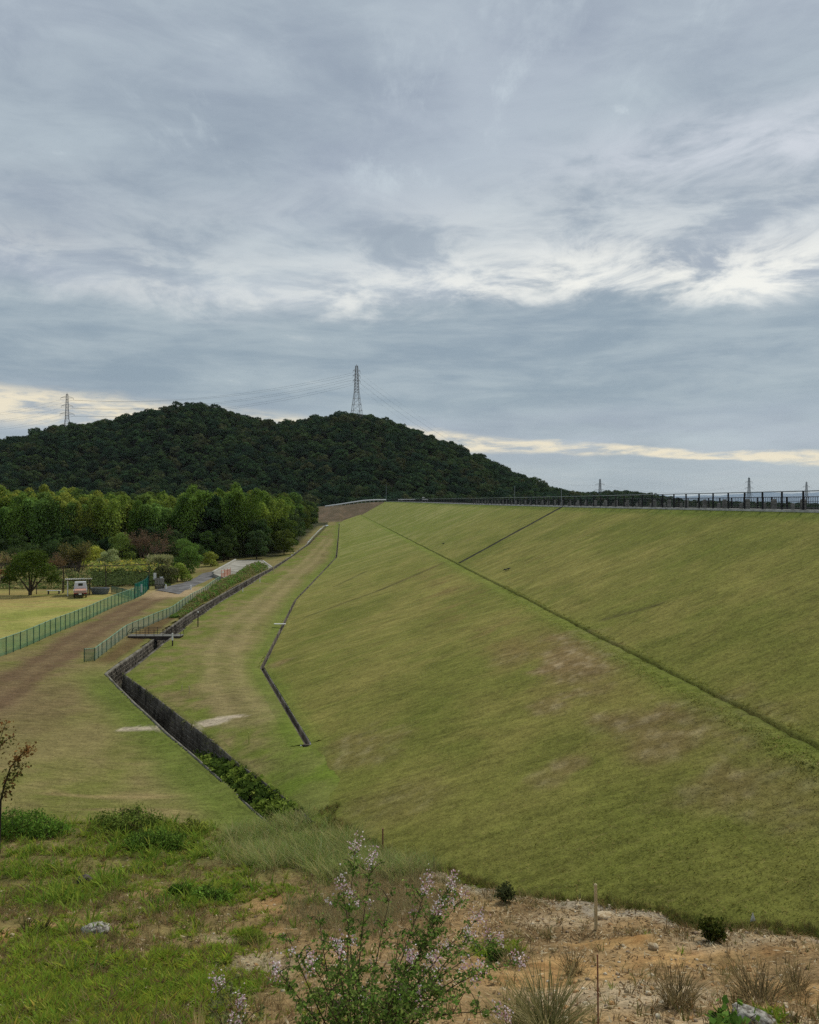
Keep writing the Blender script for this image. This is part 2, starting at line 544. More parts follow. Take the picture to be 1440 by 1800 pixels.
class MB:
    """collects boxes, tubes and sheets; build() links them as one mesh object"""
    def __init__(s):
        s.v, s.f = [], []

    def add(s, vs, fs):
        k = len(s.v)
        s.v += [tuple(map(float, q)) for q in vs]
        s.f += [tuple(i + k for i in f) for f in fs]

    def box(s, c, d, rz=0.0, bev=0.0):
        cx, cy, cz = c
        hx, hy, hz = d[0] / 2, d[1] / 2, d[2] / 2
        ca, sa = math.cos(rz), math.sin(rz)
        R = lambda x, y, z: (cx + x * ca - y * sa, cy + x * sa + y * ca, cz + z)
        if bev <= 0:
            vs = [R(x * hx, y * hy, z * hz) for z in (-1, 1) for (x, y) in ((-1, -1), (1, -1), (1, 1), (-1, 1))]
            s.add(vs, [(0, 3, 2, 1), (4, 5, 6, 7), (0, 1, 5, 4), (1, 2, 6, 5), (2, 3, 7, 6), (3, 0, 4, 7)])
        else:
            b = bev
            ring = lambda ix, iy, z: [R(x, y, z) for (x, y) in ((-ix + b, -iy), (ix - b, -iy), (ix, -iy + b), (ix, iy - b), (ix - b, iy), (-ix + b, iy), (-ix, iy - b), (-ix, -iy + b))]
            r = [ring(hx - b, hy - b, -hz), ring(hx, hy, -hz + b), ring(hx, hy, hz - b), ring(hx - b, hy - b, hz)]
            vs = [p for q in r for p in q]
            fs = [tuple(range(7, -1, -1)), tuple(range(24, 32))]
            for k in range(3):
                for i in range(8):
                    j = (i + 1) % 8
                    fs.append((k * 8 + i, k * 8 + j, k * 8 + 8 + j, k * 8 + 8 + i))
            s.add(vs, fs)
        return s

    def tube(s, pts, rad, n=6, cap=True):
        pts = [Vector(p) for p in pts]
        if not hasattr(rad, '__len__'):
            rad = [rad] * len(pts)
        vs, fs = [], []
        up = Vector((0.13, 0.27, 1)).normalized()
        for i, p in enumerate(pts):
            d = (pts[min(i + 1, len(pts) - 1)] - pts[max(i - 1, 0)]).normalized()
            a = d.cross(up)
            if a.length < 0.05:
                a = d.cross(Vector((1, 0.2, 0)))
            a.normalize()
            b = d.cross(a)
            for k in range(n):
                t = 2 * math.pi * k / n
                vs.append(p + (a * math.cos(t) + b * math.sin(t)) * rad[i])
        for i in range(len(pts) - 1):
            for k in range(n):
                j = (k + 1) % n
                fs.append((i * n + k, i * n + j, i * n + n + j, i * n + n + k))
        if cap:
            fs.append(tuple(range(n - 1, -1, -1)))
            m = (len(pts) - 1) * n
            fs.append(tuple(range(m, m + n)))
        s.add(vs, fs)
        return s

    def bar(s, a, b, w, h=None):
        """square bar between two points"""
        return s.tube([a, b], (w / 2) * 1.414, 4)

    def build(s, name, mat, parent=None, loc=None, smooth=False, org=(0, 0, 0)):
        me = bpy.data.meshes.new(name)
        me.from_pydata([(x - org[0], y - org[1], z - org[2]) for x, y, z in s.v], [], s.f)
        if mat:
            me.materials.append(mat)
        if smooth:
            me.polygons.foreach_set('use_smooth', [True] * len(me.polygons))
        me.update()
        return obj(name, me, parent, loc)

    def mesh(s, name, mat):
        me = bpy.data.meshes.new(name)
        me.from_pydata(s.v, [], s.f)
        me.materials.append(mat)
        me.update()
        return me


def copy_tree(o, parent=None):
    c = o.copy()
    COL.objects.link(c)
    c.parent = parent
    for ch in list(o.children):
        copy_tree(ch, c)
    return c


# ------------------------------------------------------------------ materials
K = 1.12


def A(r, g, b):
    return tuple(v / K for v in lin(r, g, b))


def AA(*a):
    return np.array(A(*a))


def mat_new(name):
    m = bpy.data.materials.new(name)
    m.use_nodes = True
    t = NT(m.node_tree)
    t.n.clear()
    out = t.add('ShaderNodeOutputMaterial')
    return m, t, out


def paint_mat(name, rgb, rough=0.6, metal=0.0, var=0.18, scale=6.0, dirt=None, bump=0.0, spec=0.3):
    """ordinary surface with mild wear"""
    m, t, out = mat_new(name)
    bs = t.add('ShaderNodeBsdfPrincipled')
    pos = t.add('ShaderNodeTexCoord').outputs['Object']
    n = t.noise(pos, scale, 6, 0.6)
    n2 = t.noise(pos, scale * 7, 4, 0.6)
    f = t.mapr(n, 0.3, 0.7)
    c = t.mix(f, tuple(v * (1 - var) for v in rgb), tuple(min(1, v * (1 + var)) for v in rgb))
    if dirt:
        c = t.mix(t.math('MULTIPLY', t.mapr(n2, 0.5, 0.75), t.mapr(n, 0.42, 0.62)), c, dirt)
    t.link(c, bs.inputs['Base Color'])
    bs.inputs['Roughness'].default_value = rough
    bs.inputs['Metallic'].default_value = metal
    bs.inputs['Specular IOR Level'].default_value = spec
    if bump:
        b = t.add('ShaderNodeBump')
        b.inputs['Strength'].default_value = bump
        b.inputs['Distance'].default_value = 0.02
        t.link(n2, b.inputs['Height'])
        t.link(b.outputs[0], bs.inputs['Normal'])
    t.link(bs.outputs[0], out.inputs[0])
    return m


def turf_mat(name, sx, sy, amp=0.5, bump=0.5, s2=9.0, ro=.66):
    """mown turf or soil: the vertex colour carries the place's own colour, noise carries the blades and clods"""
    m, t, out = mat_new(name)
    bs = t.add('ShaderNodeBsdfPrincipled')
    at = t.add('ShaderNodeAttribute', attribute_name='col').outputs['Color']
    pos = t.add('ShaderNodeNewGeometry').outputs['Position']
    mp = t.add('ShaderNodeMapping')
    t.link(pos, mp.inputs['Vector'])
    mp.inputs['Rotation'].default_value = (0, 0, math.radians(5.1))
    mp.inputs['Scale'].default_value = (sx, sy, 1)
    n1 = t.noise(mp.outputs[0], 1.0, 10, ro, 0.3)
    n2 = t.noise(pos, s2, 6, 0.72)
    n3 = t.noise(pos, 0.35, 5, 0.6)
    n4 = t.noise(pos, s2 * 3.7, 3, 0.6)
    f = t.math('ADD', t.math('MULTIPLY', n1, 0.34), t.math('ADD', t.math('MULTIPLY', n2, 0.30), t.math('ADD', t.math('MULTIPLY', n3, 0.10), t.math('MULTIPLY', n4, 0.26))))
    g = t.mapr(f, 0.415, 0.585, 1 - amp, 1 + amp, smooth=False)
    cm = t.add('ShaderNodeVectorMath', operation='SCALE')
    t.link(at, cm.inputs[0])
    t.link(g, cm.inputs['Scale'])
    # dry stalks: a shift towards straw
    st = t.mapr(t.noise(mp.outputs[0], 2.6, 7, 0.7), 0.56, 0.72)
    straw = t.mix(0.5, cm.outputs[0], A(168, 150, 100))
    c = t.mix(t.math('MULTIPLY', st, 0.55), cm.outputs[0], straw)
    t.link(c, bs.inputs['Base Color'])
    bs.inputs['Roughness'].default_value = 1.0
    bs.inputs['Specular IOR Level'].default_value = 0.05
    b = t.add('ShaderNodeBump')
    b.inputs['Strength'].default_value = bump
    b.inputs['Distance'].default_value = 0.06
    t.link(f, b.inputs['Height'])
    t.link(b.outputs[0], bs.inputs['Normal'])
    t.link(bs.outputs[0], out.inputs[0])
    return m


def leaf_mat(name, rgb=(1, 1, 1), trans=0.25, rnd=0.25, hue=0.03, attr=True):
    """leaves and blades: colour = the leaf's own tint, varied a little from plant to plant"""
    m, t, out = mat_new(name)
    if attr:
        c = t.add('ShaderNodeAttribute', attribute_name='col').outputs['Color']
    else:
        c = None
    inf = t.add('ShaderNodeObjectInfo')
    hs = t.add('ShaderNodeHueSaturation')
    if c is not None:
        mm = t.mix(1.0, c, rgb, 'MULTIPLY')
        t.link(mm, hs.inputs['Color'])
    else:
        hs.inputs['Color'].default_value = (*rgb, 1)
    r = inf.outputs['Random']
    t.link(t.mapr(r, 0, 1, 0.5 - hue, 0.5 + hue, smooth=False), hs.inputs['Hue'])
    r2 = t.math('FRACT', t.math('MULTIPLY', r, 7.31))
    t.link(t.mapr(r2, 0, 1, 1 - rnd, 1 + rnd, smooth=False), hs.inputs['Value'])
    d = t.add('ShaderNodeBsdfDiffuse')
    t.link(hs.outputs[0], d.inputs[0])
    tr = t.add('ShaderNodeBsdfTranslucent')
    t.link(hs.outputs[0], tr.inputs[0])
    mx = t.add('ShaderNodeMixShader')
    mx.inputs[0].default_value = trans
    t.link(d.outputs[0], mx.inputs[1])
    t.link(tr.outputs[0], mx.inputs[2])
    t.link(mx.outputs[0], out.inputs[0])
    return m


def concrete_mat(name, rgb, dark, scale=1.5, streak=True, bump=0.3):
    m, t, out = mat_new(name)
    bs = t.add('ShaderNodeBsdfPrincipled')
    pos = t.add('ShaderNodeNewGeometry').outputs['Position']
    n = t.noise(pos, scale, 7, 0.65)
    mp = t.add('ShaderNodeMapping')
    t.link(pos, mp.inputs['Vector'])
    mp.inputs['Scale'].default_value = (1.0, 1.0, 0.55)
    n2 = t.noise(mp.outputs[0], 1.0, 6, 0.65)
    f = t.mapr(t.math('ADD', t.math('MULTIPLY', n, 0.5), t.math('MULTIPLY', n2, 0.5)) if streak else n, 0.38, 0.62)
    c = t.mix(f, dark, rgb)
    t.link(c, bs.inputs['Base Color'])
    bs.inputs['Roughness'].default_value = 0.95
    bs.inputs['Specular IOR Level'].default_value = 0.15
    b = t.add('ShaderNodeBump')
    b.inputs['Strength'].default_value = bump
    b.inputs['Distance'].default_value = 0.03
    t.link(t.noise(pos, 14, 5, 0.6), b.inputs['Height'])
    t.link(b.outputs[0], bs.inputs['Normal'])
    t.link(bs.outputs[0], out.inputs[0])
    return m


def net_mat(name, rgb, fac):
    """woven netting whose meshes are far smaller than a pixel"""
    m, t, out = mat_new(name)
    d = t.add('ShaderNodeBsdfDiffuse')
    pos = t.add('ShaderNodeNewGeometry').outputs['Position']
    c = t.mix(t.mapr(t.noise(pos, 1.3, 5, 0.6), 0.35, 0.65), tuple(v * .82 for v in rgb), tuple(v * 1.15 for v in rgb))
    t.link(c, d.inputs[0])
    tp = t.add('ShaderNodeBsdfTransparent')
    mx = t.add('ShaderNodeMixShader')
    mx.inputs[0].default_value = fac
    t.link(tp.outputs[0], mx.inputs[1])
    t.link(d.outputs[0], mx.inputs[2])
    t.link(mx.outputs[0], out.inputs[0])
    return m


M = {}
M['dam'] = turf_mat('mown_dam_turf', 0.9, 2.6, 0.46, 1.0, 6, .74)
M['ground'] = turf_mat('meadow_and_soil', 1.2, 2.6, 0.46, 0.9, 8, .72)
M['abut'] = M['ground']
M['concrete'] = concrete_mat('weathered_concrete', A(134, 130, 118), A(90, 86, 74))
M['bollard'] = concrete_mat('bollard_concrete', A(138, 136, 128), A(96, 94, 88), 3)
M['kerb'] = concrete_mat('pale_kerb_concrete', A(190, 188, 178), A(150, 148, 138))
M['slab'] = concrete_mat('pale_slab_concrete', A(168, 164, 152), A(140, 136, 124), 0.35, False)
M['stone'] = concrete_mat('dark_masonry', A(112, 104, 92), A(44, 40, 33), .55)  # dark base colour with paler blotches
M['stone_lite'] = concrete_mat('masonry_stone', A(122, 116, 104), A(46, 43, 36), .8)
M['silt_shade'] = paint_mat('ditch_silt_shade', A(44, 44, 28), 0.9, 0, 0.4, 3)  # silt of the ditch beds; on the slope gutter it stands for shade
M['asphalt'] = concrete_mat('worn_asphalt', A(120, 118, 116), A(92, 90, 88), 0.6, False)
M['black_metal'] = paint_mat('black_painted_steel', (0.012, 0.012, 0.015), 0.5, 0.2, 0.2, 3)
M['rail_metal'] = paint_mat('grey_rail_metal', A(120, 126, 130), 0.4, 0.5, 0.1, 3)
M['galv'] = paint_mat('galvanised_steel', A(150, 154, 156), 0.5, 0.4, 0.15, 2)
M['pylon'] = paint_mat('pylon_steel', A(146, 143, 140), 0.6, 0.2, 0.2, 0.3)
M['pylon_far'] = paint_mat('far_pylon_steel', A(140, 146, 148), 0.6, 0.2, 0.15, 0.3)
M['wire'] = paint_mat('power_wire', A(90, 96, 102), 0.6, 0.2, 0.1, 0.3)
M['white'] = paint_mat('white_paint', (0.72, 0.72, 0.70), 0.5, 0, 0.08, 3, dirt=(0.42, 0.40, 0.34))
M['green_post'] = paint_mat('green_fence_paint', A(52, 92, 74), 0.5, 0, 0.2, 2)
M['teal_post'] = paint_mat('teal_fence_paint', A(22, 84, 78), 0.5, 0, 0.2, 2)
M['green_rail'] = paint_mat('pale_green_rail', A(128, 168, 140), 0.5, 0, 0.15, 2)
M['green_net'] = net_mat('green_net', A(96, 140, 112), 0.62)
M['teal_net'] = net_mat('teal_net', A(24, 104, 92), 0.72)
M['pale_net'] = net_mat('pale_green_net', A(132, 152, 142), 0.48)
M['wire_net'] = net_mat('wire_netting', A(60, 70, 60), 0.10)
M['orange_net'] = net_mat('orange_barrier_net', A(196, 110, 70), 0.55)
M['bark'] = paint_mat('bark', A(84, 74, 60), 0.9, 0, 0.35, 2.0)
M['bark_dark'] = paint_mat('dark_bark', A(58, 50, 42), 0.9, 0, 0.35, 2.0)
M['culm'] = paint_mat('bamboo_culm', A(110, 120, 70), 0.6, 0, 0.3, 1.0)
M['leaf'] = leaf_mat('tree_leaves', (1.85, 1.85, 1.75), 0.35, 0.22, 0.018)
M['near_leaf'] = leaf_mat('near_leaves', (1.28, 1.22, 1.25), 0.35, 0.08, 0.01)
M['hill_leaf'] = leaf_mat('hill_tree_leaves', (1.3, 1.33, 1.4), 0.2, 0.22, 0.012)  # tint leans blue, distance haze put into the leaf colour
M['grass'] = leaf_mat('grass_blades', (1.4, 1.4, 1.4), 0.42, 0.0, 0.0)
M['rust'] = paint_mat('rusty_dark_steel', A(70, 60, 54), 0.8, 0.2, 0.3, 4)

# ------------------------------------------------------------------ colour of the ground, with shade painted in beneath the weeds
TRACK1 = [tuple(P(*q)[:2]) for q in ((-120, 1290, -11.3), (30, 1200, -11.3), (120, 1136, -11.3), (195, 1090, -11.3), (262, 1056, -11.3), (300, 1041, -11.3))]
TRACK2 = [tuple(P(*q)[:2]) for q in ((440, 1270, -10.95), (400, 1200, -11.1), (388, 1140, -11.1), (430, 1082, -11.0), (490, 1030, -10.7), (545, 985, -10.2), (578, 948, -9.9))]
FENCE1 = [P(-70, 1188, -11.3), P(0, 1155.5, -11.3), P(60, 1131, -11.3), P(120, 1105, -11.3), P(180, 1077, -11.3), P(238, 1053, -11.3)]
FENCE1_XY = [tuple(p[:2]) for p in FENCE1]


def _blobs(lst):
    out = []
    for (px, py, rx, ry, w) in lst:
        c = H(px, py)
        a, b = H(px, py - ry), H(px, py + ry)
        out.append((c[0], c[1], rx * c[1] / FPX, max(0.15, abs(a[1] - b[1]) / 2), w))
    return out


GREEN = _blobs([(40, 1455, 75, 24, 1), (255, 1452, 110, 26, 1), (270, 1480, 80, 26, 1), (200, 1475, 60, 12, .7), (100, 1502, 100, 11, .8), (50, 1533, 75, 15, .8), (140, 1568, 90, 26, .9), (330, 1500, 70, 22, .8),
                (368, 1572, 62, 26, 1.1), (60, 1660, 55, 14, 1), (160, 1652, 40, 9, .8), (180, 1745, 240, 55, 1.1), (60, 1705, 90, 40, .9), (320, 1705, 90, 26, 1), (442, 1648, 30, 16, .9), (60, 1790, 120, 40, 1), (300, 1790, 90, 25, .6),
                (250, 1530, 40, 10, .6), (20, 1575, 40, 12, .4), (480, 1565, 60, 10, .5), (1330, 1790, 60, 14, .6), (870, 1680, 60, 14, .5), (270, 1540, 30, 8, .6), (860, 1545, 70, 14, .5), (640, 1600, 40, 10, .4), (560, 1590, 60, 8, .5)])
BROWN = _blobs([(100, 1602, 130, 18, .8), (300, 1602, 90, 20, .9), (30, 1590, 50, 16, .7), (640, 1600, 110, 36, .8), (700, 1560, 90, 26, .7), (960, 1570, 110, 20, .7), (1150, 1640, 120, 10, .4), (1340, 1640, 110, 16, .7), (900, 1640, 60, 16, .6), (400, 1600, 50, 12, .5), (230, 1665, 60, 10, .5), (1270, 1690, 60, 10, .4)])
SILVER = _blobs([(540, 1500, 120, 26, 1.1), (620, 1530, 70, 26, 1), (470, 1468, 90, 16, .8), (700, 1530, 60, 26, .8), (420, 1500, 60, 16, .4), (790, 1530, 50, 10, .4)])
OCHRE = _blobs([(480, 1590, 50, 26, 1), (120, 1640, 70, 9, 1), (20, 1650, 40, 14, 1), (120, 1500, 110, 5, .8), (270, 1565, 40, 12, .7), (1000, 1720, 120, 34, 1), (880, 1700, 70, 22, .9), (1080, 1655, 90, 10, 1.2), (1240, 1690, 150, 14, 1), (1400, 1740, 80, 26, .6), (480, 1640, 30, 10, .8), (450, 1500, 40, 5, .4)])
PALE = _blobs([(440, 1710, 70, 24, 1), (1100, 1750, 160, 26, .8), (1280, 1650, 110, 14, .6), (1000, 1620, 120, 12, .6), (380, 1650, 50, 8, .6), (1300, 1790, 160, 12, .7), (160, 1635, 30, 6, .7), (330, 1790, 70, 14, .6), (1070, 1590, 60, 6, .5)])


def field(blobs, X, Y, seed, soft=0.45):
    X, Y = np.asarray(X, float), np.asarray(Y, float)
    nx = fbm(X / .9, Y / .9, 4, seed) * 0.55
    v = np.zeros(X.shape)
    for (cx, cy, ax, ay, w) in blobs:
        d = np.sqrt(((X - cx) / ax) ** 2 + ((Y - cy) / ay) ** 2) + nx
        v = np.maximum(v, w * sstep(1 + soft, 1 - soft, d))
    return v


def mixc(a, b, f):
    f = np.asarray(f)[..., None]
    return a * (1 - f) + b * f


def ground_col(X, Y):
    X, Y = np.asarray(X, float), np.asarray(Y, float)
    sh = X.shape + (3,)
    B = lambda *q: np.broadcast_to(AA(*q), sh)
    c = X + TAN * Y
    n1 = fbm(X / 6, Y / 9, 4, 41)
    n2 = fbm(X / 1.6, Y / 2.2, 4, 42)
    n3 = fbm(X / 14, Y / 18, 3, 43)
    nh = fbm(X / 9, Y / 1.6, 4, 47)                    # swathes across the view left by the mower
    # flats: dry mown meadow
    col = mixc(B(128, 118, 76), B(112, 114, 58), sstep(-.25, .55, n1 + .5 * n2))
    col = mixc(col, B(150, 132, 92), sstep(.15, .6, nh + .3 * n2) * .75)
    col = mixc(col, B(112, 96, 68), sstep(.1, .55, n3 + .5 * n2) * .6)
    # bench right of the channel: greener edge strips
    d_ch = pdist(X, Y, [tuple(p[:2]) for p in CH_MID[::3]])
    right = (c > np.interp(Y, np.sort(CH_MID[:, 1]), (CH_MID[:, 0] + TAN * CH_MID[:, 1])[np.argsort(CH_MID[:, 1])])).astype(float)
    toe = toe_c(Y) - c
    col = mixc(col, B(104, 116, 46), right * sstep(6.5, 2.0, d_ch) * sstep(-.3, .4, n2 + .6 * n1 + .1) * .85)
    col = mixc(col, B(98, 118, 40), right * sstep(2.2, .5, toe + .6 * n2) * .55 * (Y > 26))
    col = mixc(col, B(96, 112, 44), (1 - right) * sstep(3.4, 1.2, d_ch + .8 * n1) * sstep(60, 50, Y) * .8)
    # worn tracks
    d1 = pdist(X, Y, TRACK1)
    col = mixc(col, B(118, 98, 74), sstep(3.0, .6, d1 + 1.3 * n2 + .8 * n1) * .8)
    col = mixc(col, B(96, 76, 58), sstep(.9, .1, np.abs(d1 - .9) + .6 * n2) * .55)
    d2 = pdist(X, Y, TRACK2)
    col = mixc(col, B(132, 121, 82), sstep(2.7, .5, d2 + 1.2 * n2 + .8 * n1) * .58 * sstep(-.6, .2, nh + n2))
    col = mixc(col, B(152, 138, 96), sstep(.8, .1, np.abs(d2 - .9) + .45 * n2) * .4)
    # yellow playing field behind the net fence
    fx = np.interp(Y, [p[1] for p in FENCE1_XY], [p[0] for p in FENCE1_XY])
    fld = sstep(0, .6, fx - X) * sstep(45, 52, Y) * sstep(108, 103, Y)
    fc = mixc(B(160, 153, 88), B(134, 138, 68), sstep(-.3, .4, n1))
    fc = mixc(fc, B(158, 130, 88), sstep(.1, .6, nh + sstep(80, 100, Y) * .5) * .55)
    col = mixc(col, fc, fld)
    # brown bank between low fence and channel
    bank = sstep(57, 60, Y) * sstep(92, 80, Y) * sstep(1.0, 1.5, d_ch) * sstep(3.4, 2.2, d_ch) * (1 - right)
    col = mixc(col, B(102, 84, 56), bank * .9)
    # sandy fan where the road meets the track
    ex, ey = (X - P(310, 1042, -11.3)[0]) / 5.0, (Y - P(310, 1042, -11.3)[1]) / 7.0
    col = mixc(col, B(172, 150, 116), sstep(1.1, .5, np.hypot(ex, ey) + .35 * n2) * .8)
    # bare pale silt on both sides of the channel
    for (px, py, zr, a, b) in ((255, 1277, -11.35, 1.3, .42), (372, 1272, -11.1, 1.0, .65), (404, 1264, -11.05, .8, .35)):
        q = P(px, py, zr)
        col = mixc(col, B(186, 172, 150), sstep(1.15, .7, np.hypot((X - q[0]) / a, (Y - q[1]) / b) + .5 * n2 + .5 * fbm(X / .35, Y / .35, 3, 48)) * .85)
    # bare earth of the far abutment
    ab = sstep(376, 384, Y + 6 * n1) * sstep(-60, -46, X)
    col = mixc(col, mixc(B(92, 82, 64), B(112, 96, 78), sstep(-.2, .5, n1)), ab)
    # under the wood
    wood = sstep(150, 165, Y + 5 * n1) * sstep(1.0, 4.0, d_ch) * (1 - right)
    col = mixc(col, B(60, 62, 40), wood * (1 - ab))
    # near hillside
    hm = hillmask(X, Y) * sstep(45, 32, Y)
    n4 = fbm(X / .45, Y / .45, 4, 51)
    soil = mixc(B(132, 110, 78), B(162, 134, 94), sstep(-.4, .5, n2 + .3 * n4))
    soil = mixc(soil, B(120, 98, 68), sstep(.1, .6, n4) * .7)
    o = field(OCHRE, X, Y, 55)
    soil = mixc(soil, mixc(B(180, 146, 96), B(160, 116, 68), sstep(-.2, .5, n4)), o * .75 * sstep(-.7, .2, n2))
    p = field(PALE, X, Y, 56)
    soil = mixc(soil, B(190, 172, 142), p * .8)
    grv = sstep(-.34, -.18, dam_z(X, Y, False) - ZC - (ground_z(X, Y) - ZC) + .10 * n2) * sstep(.05, -.02, dam_z(X, Y, False) - ground_z(X, Y)) * sstep(-1, 1, X) * sstep(-.5, .2, n1 + n2 + .3)
    soil = mixc(soil, B(146, 143, 133), grv * .6)
    lft = sstep(1.0, -3.5, X + .1 * Y)
    soil = mixc(soil, B(108, 108, 58), np.clip(lft * .55 + sstep(15, 24, Y) * .6, 0, .8) * sstep(-.5, .3, n2 + .25) * (1 - o))
    br = field(BROWN, X, Y, 57)
    soil = mixc(soil, B(112, 96, 66), br * .75)
    gr = field(GREEN, X, Y, 58)
    soil = mixc(soil, B(74, 82, 36), gr * .9)  # soil darkened to paint the shade between weed clumps
    si = field(SILVER, X, Y, 59)
    soil = mixc(soil, B(104, 108, 66), si * .85)
    col = mixc(col, soil, hm)
    return col


def dam_col(X, Y):
    X, Y = np.asarray(X, float), np.asarray(Y, float)
    sh = X.shape + (3,)
    B = lambda *q: np.broadcast_to(AA(*q), sh)
    c = X + TAN * Y
    s1 = fbm(c / 16, Y / 3.0, 4, 61)                   # swathes up and down the slope
    s2 = fbm(c / 5, Y / 0.9, 4, 62)
    n1 = fbm(X / 9, Y / 14, 4, 63)
    n2 = fbm(X / 1.7, Y / 1.7, 4, 64)
    n3 = fbm(X / 4, Y / 4, 4, 65)
    col = mixc(B(112, 114, 54), B(133, 126, 68), sstep(-.4, .4, n1 + .5 * s1 + .5 * n3))
    col = mixc(col, B(92, 104, 40), sstep(.0, .55, n3 + .4 * s1) * .6)
    col = mixc(col, B(146, 136, 78), sstep(.12, .6, s2 + .4 * s1) * (.25 + .35 * sstep(30, 80, Y)))
    stp = np.sin(2 * np.pi * Y / 1.9 + 3.0 * fbm(c / 7, Y / 6, 2, 66))
    col = mixc(col, B(150, 146, 84), sstep(.1, .9, stp) * .30 * sstep(34, 60, Y) * sstep(135, 110, Y) * sstep(-.5, .3, n1))
    for a, b_, w_ in (((785, 988), (672, 1036), .30), ((672, 1036), (540, 1084), .22), ((640, 1006), (590, 1030), .25), ((1060, 1090), (1160, 1062), .12)):
        qa, qb = H(*a), H(*b_)
        dl = pdist(X, Y, [(qa[0], qa[1]), (qb[0], qb[1])]) + .10 * n2
        col = mixc(col, B(88, 84, 48), sstep(w_ * 2.6, w_ * .7, dl) * .85)
    far = sstep(60, 180, Y)
    col = mixc(col, mixc(B(121, 129, 62), B(149, 147, 90), sstep(-.2, .5, s1 + .7 * s2)), far * .85)
    # worn brown patches below the berm and scattered scalps
    for (px, py, zc, a, b, w) in ((1020, 1150, 9.4, 1.9, 7, 1), (1150, 1290, 7.6, 1.5, 3.5, 1), (1260, 1260, 8.6, 2.0, 3.5, .7), (960, 1240, 6.0, .9, 1.6, .8), (1005, 1342, 4.9, .7, .8, .9), (960, 1370, 4.2, .8, .9, .7), (1240, 1395, 6.2, 1.4, 1.2, .7), (1380, 1380, 8, 1.6, 2.5, .6), (900, 1150, 5.5, 1.2, 3, .5), (1000, 1180, 7.5, 1.2, 3, .6), (640, 1310, .5, 2.4, 2.6, .55), (690, 1410, 1.0, 2.4, 2.0, .4), (480, 1170, -4.2, 1.4, 1.5, .7)):
        q = H(px, py)
        d = np.hypot((X - q[0]) / a, (Y - q[1]) / b) + .75 * n2 + .35 * n3
        col = mixc(col, mixc(B(126, 104, 72), B(164, 144, 114), sstep(-.1, .5, fbm(X / .5, Y / .5, 3, 67))), w * .85 * sstep(1.15, .35, d))
    belt = np.exp(-((c - 9.0) / 2.4) ** 2) * sstep(18, 28, Y) * sstep(120, 60, Y)
    col = mixc(col, B(132, 112, 70), belt * sstep(-.1, .5, n3 + .5 * n2) * .6)
    # lusher strips: along the berm, and the foot towards the hillside
    berm = np.exp(-((c - 12.0) / 0.75) ** 2)
    col = mixc(col, B(102, 118, 46), berm * .6)
    foot = sstep(24, 15, Y + .6 * X)
    col = mixc(col, B(98, 102, 44), sstep(45, 18, Y) * .35)
    col = mixc(col, B(96, 102, 42), foot * .6)
    t = c - toe_c(Y)
    col = mixc(col, B(94, 116, 40), sstep(1.4, .2, t + .5 * n2) * (Y < 60) * .45)
    top = sstep(25.0, 26.4, c)
    col = mixc(col, B(88, 112, 38), top * .5)
    return col


# ------------------------------------------------------------------ ground sheet
def lines(*segs):
    o = []
    for a, b, s in segs:
        o += list(np.arange(a, b - 1e-6, s))
    o.append(segs[-1][1])
    return np.array(o)


def grid_faces(ny, nx):
    i = np.arange(ny - 1)[:, None] * nx + np.arange(nx - 1)
    i = i.ravel()
    return np.stack([i, i + 1, i + nx + 1, i + nx], 1)


def build_ground():
    ys = np.r_[lines((-10, 4, .5), (4, 34, .13), (34, 130, .32), (130, 240, 1.4), (240, 480, 3.0)), np.geomspace(490, 9000, 30)]
    xs = np.r_[-np.geomspace(9000, 260, 18), lines((-250, -90, 8), (-90, -46, 1.4), (-46, -25, .45), (-25, -17, .22), (-17, 13, .13), (13, 30, .8), (30, 80, 5)), np.geomspace(90, 9000, 18)]
    X, Y = np.meshgrid(xs, ys)
    Z = ground_z(X, Y)
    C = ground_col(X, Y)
    F = grid_faces(len(ys), len(xs))
    fx, fy = X.ravel()[F], Y.ravel()[F]
    # opened where the channel and the toe ditch run
    grow = []
    poly = CH_POLY
    cut = np.zeros(len(X.ravel()), bool)
    vx, vy = X.ravel(), Y.ravel()
    near = (vx > -48) & (vx < 0) & (vy > 24) & (vy < 380)
    cut[near] = inpoly(vx[near], vy[near], poly)
    nt = near & (vy > 34) & (vy < 373)
    t = vx + TAN * vy - toe_c(vy)
    ditch = np.zeros_like(cut)
    ditch[nt] = (t[nt] > -0.02)
    kill = cut[F].any(1) | ((ditch[F].any(1)) & (fy.min(1) > 34.6) & (fy.max(1) < 372))
    F = F[~kill]
    used = np.zeros(len(vx), bool)
    used[F.ravel()] = True
    idx = np.cumsum(used) - 1
    V = np.stack([vx, vy, Z.ravel()], 1)[used]
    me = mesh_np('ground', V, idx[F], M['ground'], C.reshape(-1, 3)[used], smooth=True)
    o = obj('ground', me)
    tag(o, kind='structure')


build_ground()


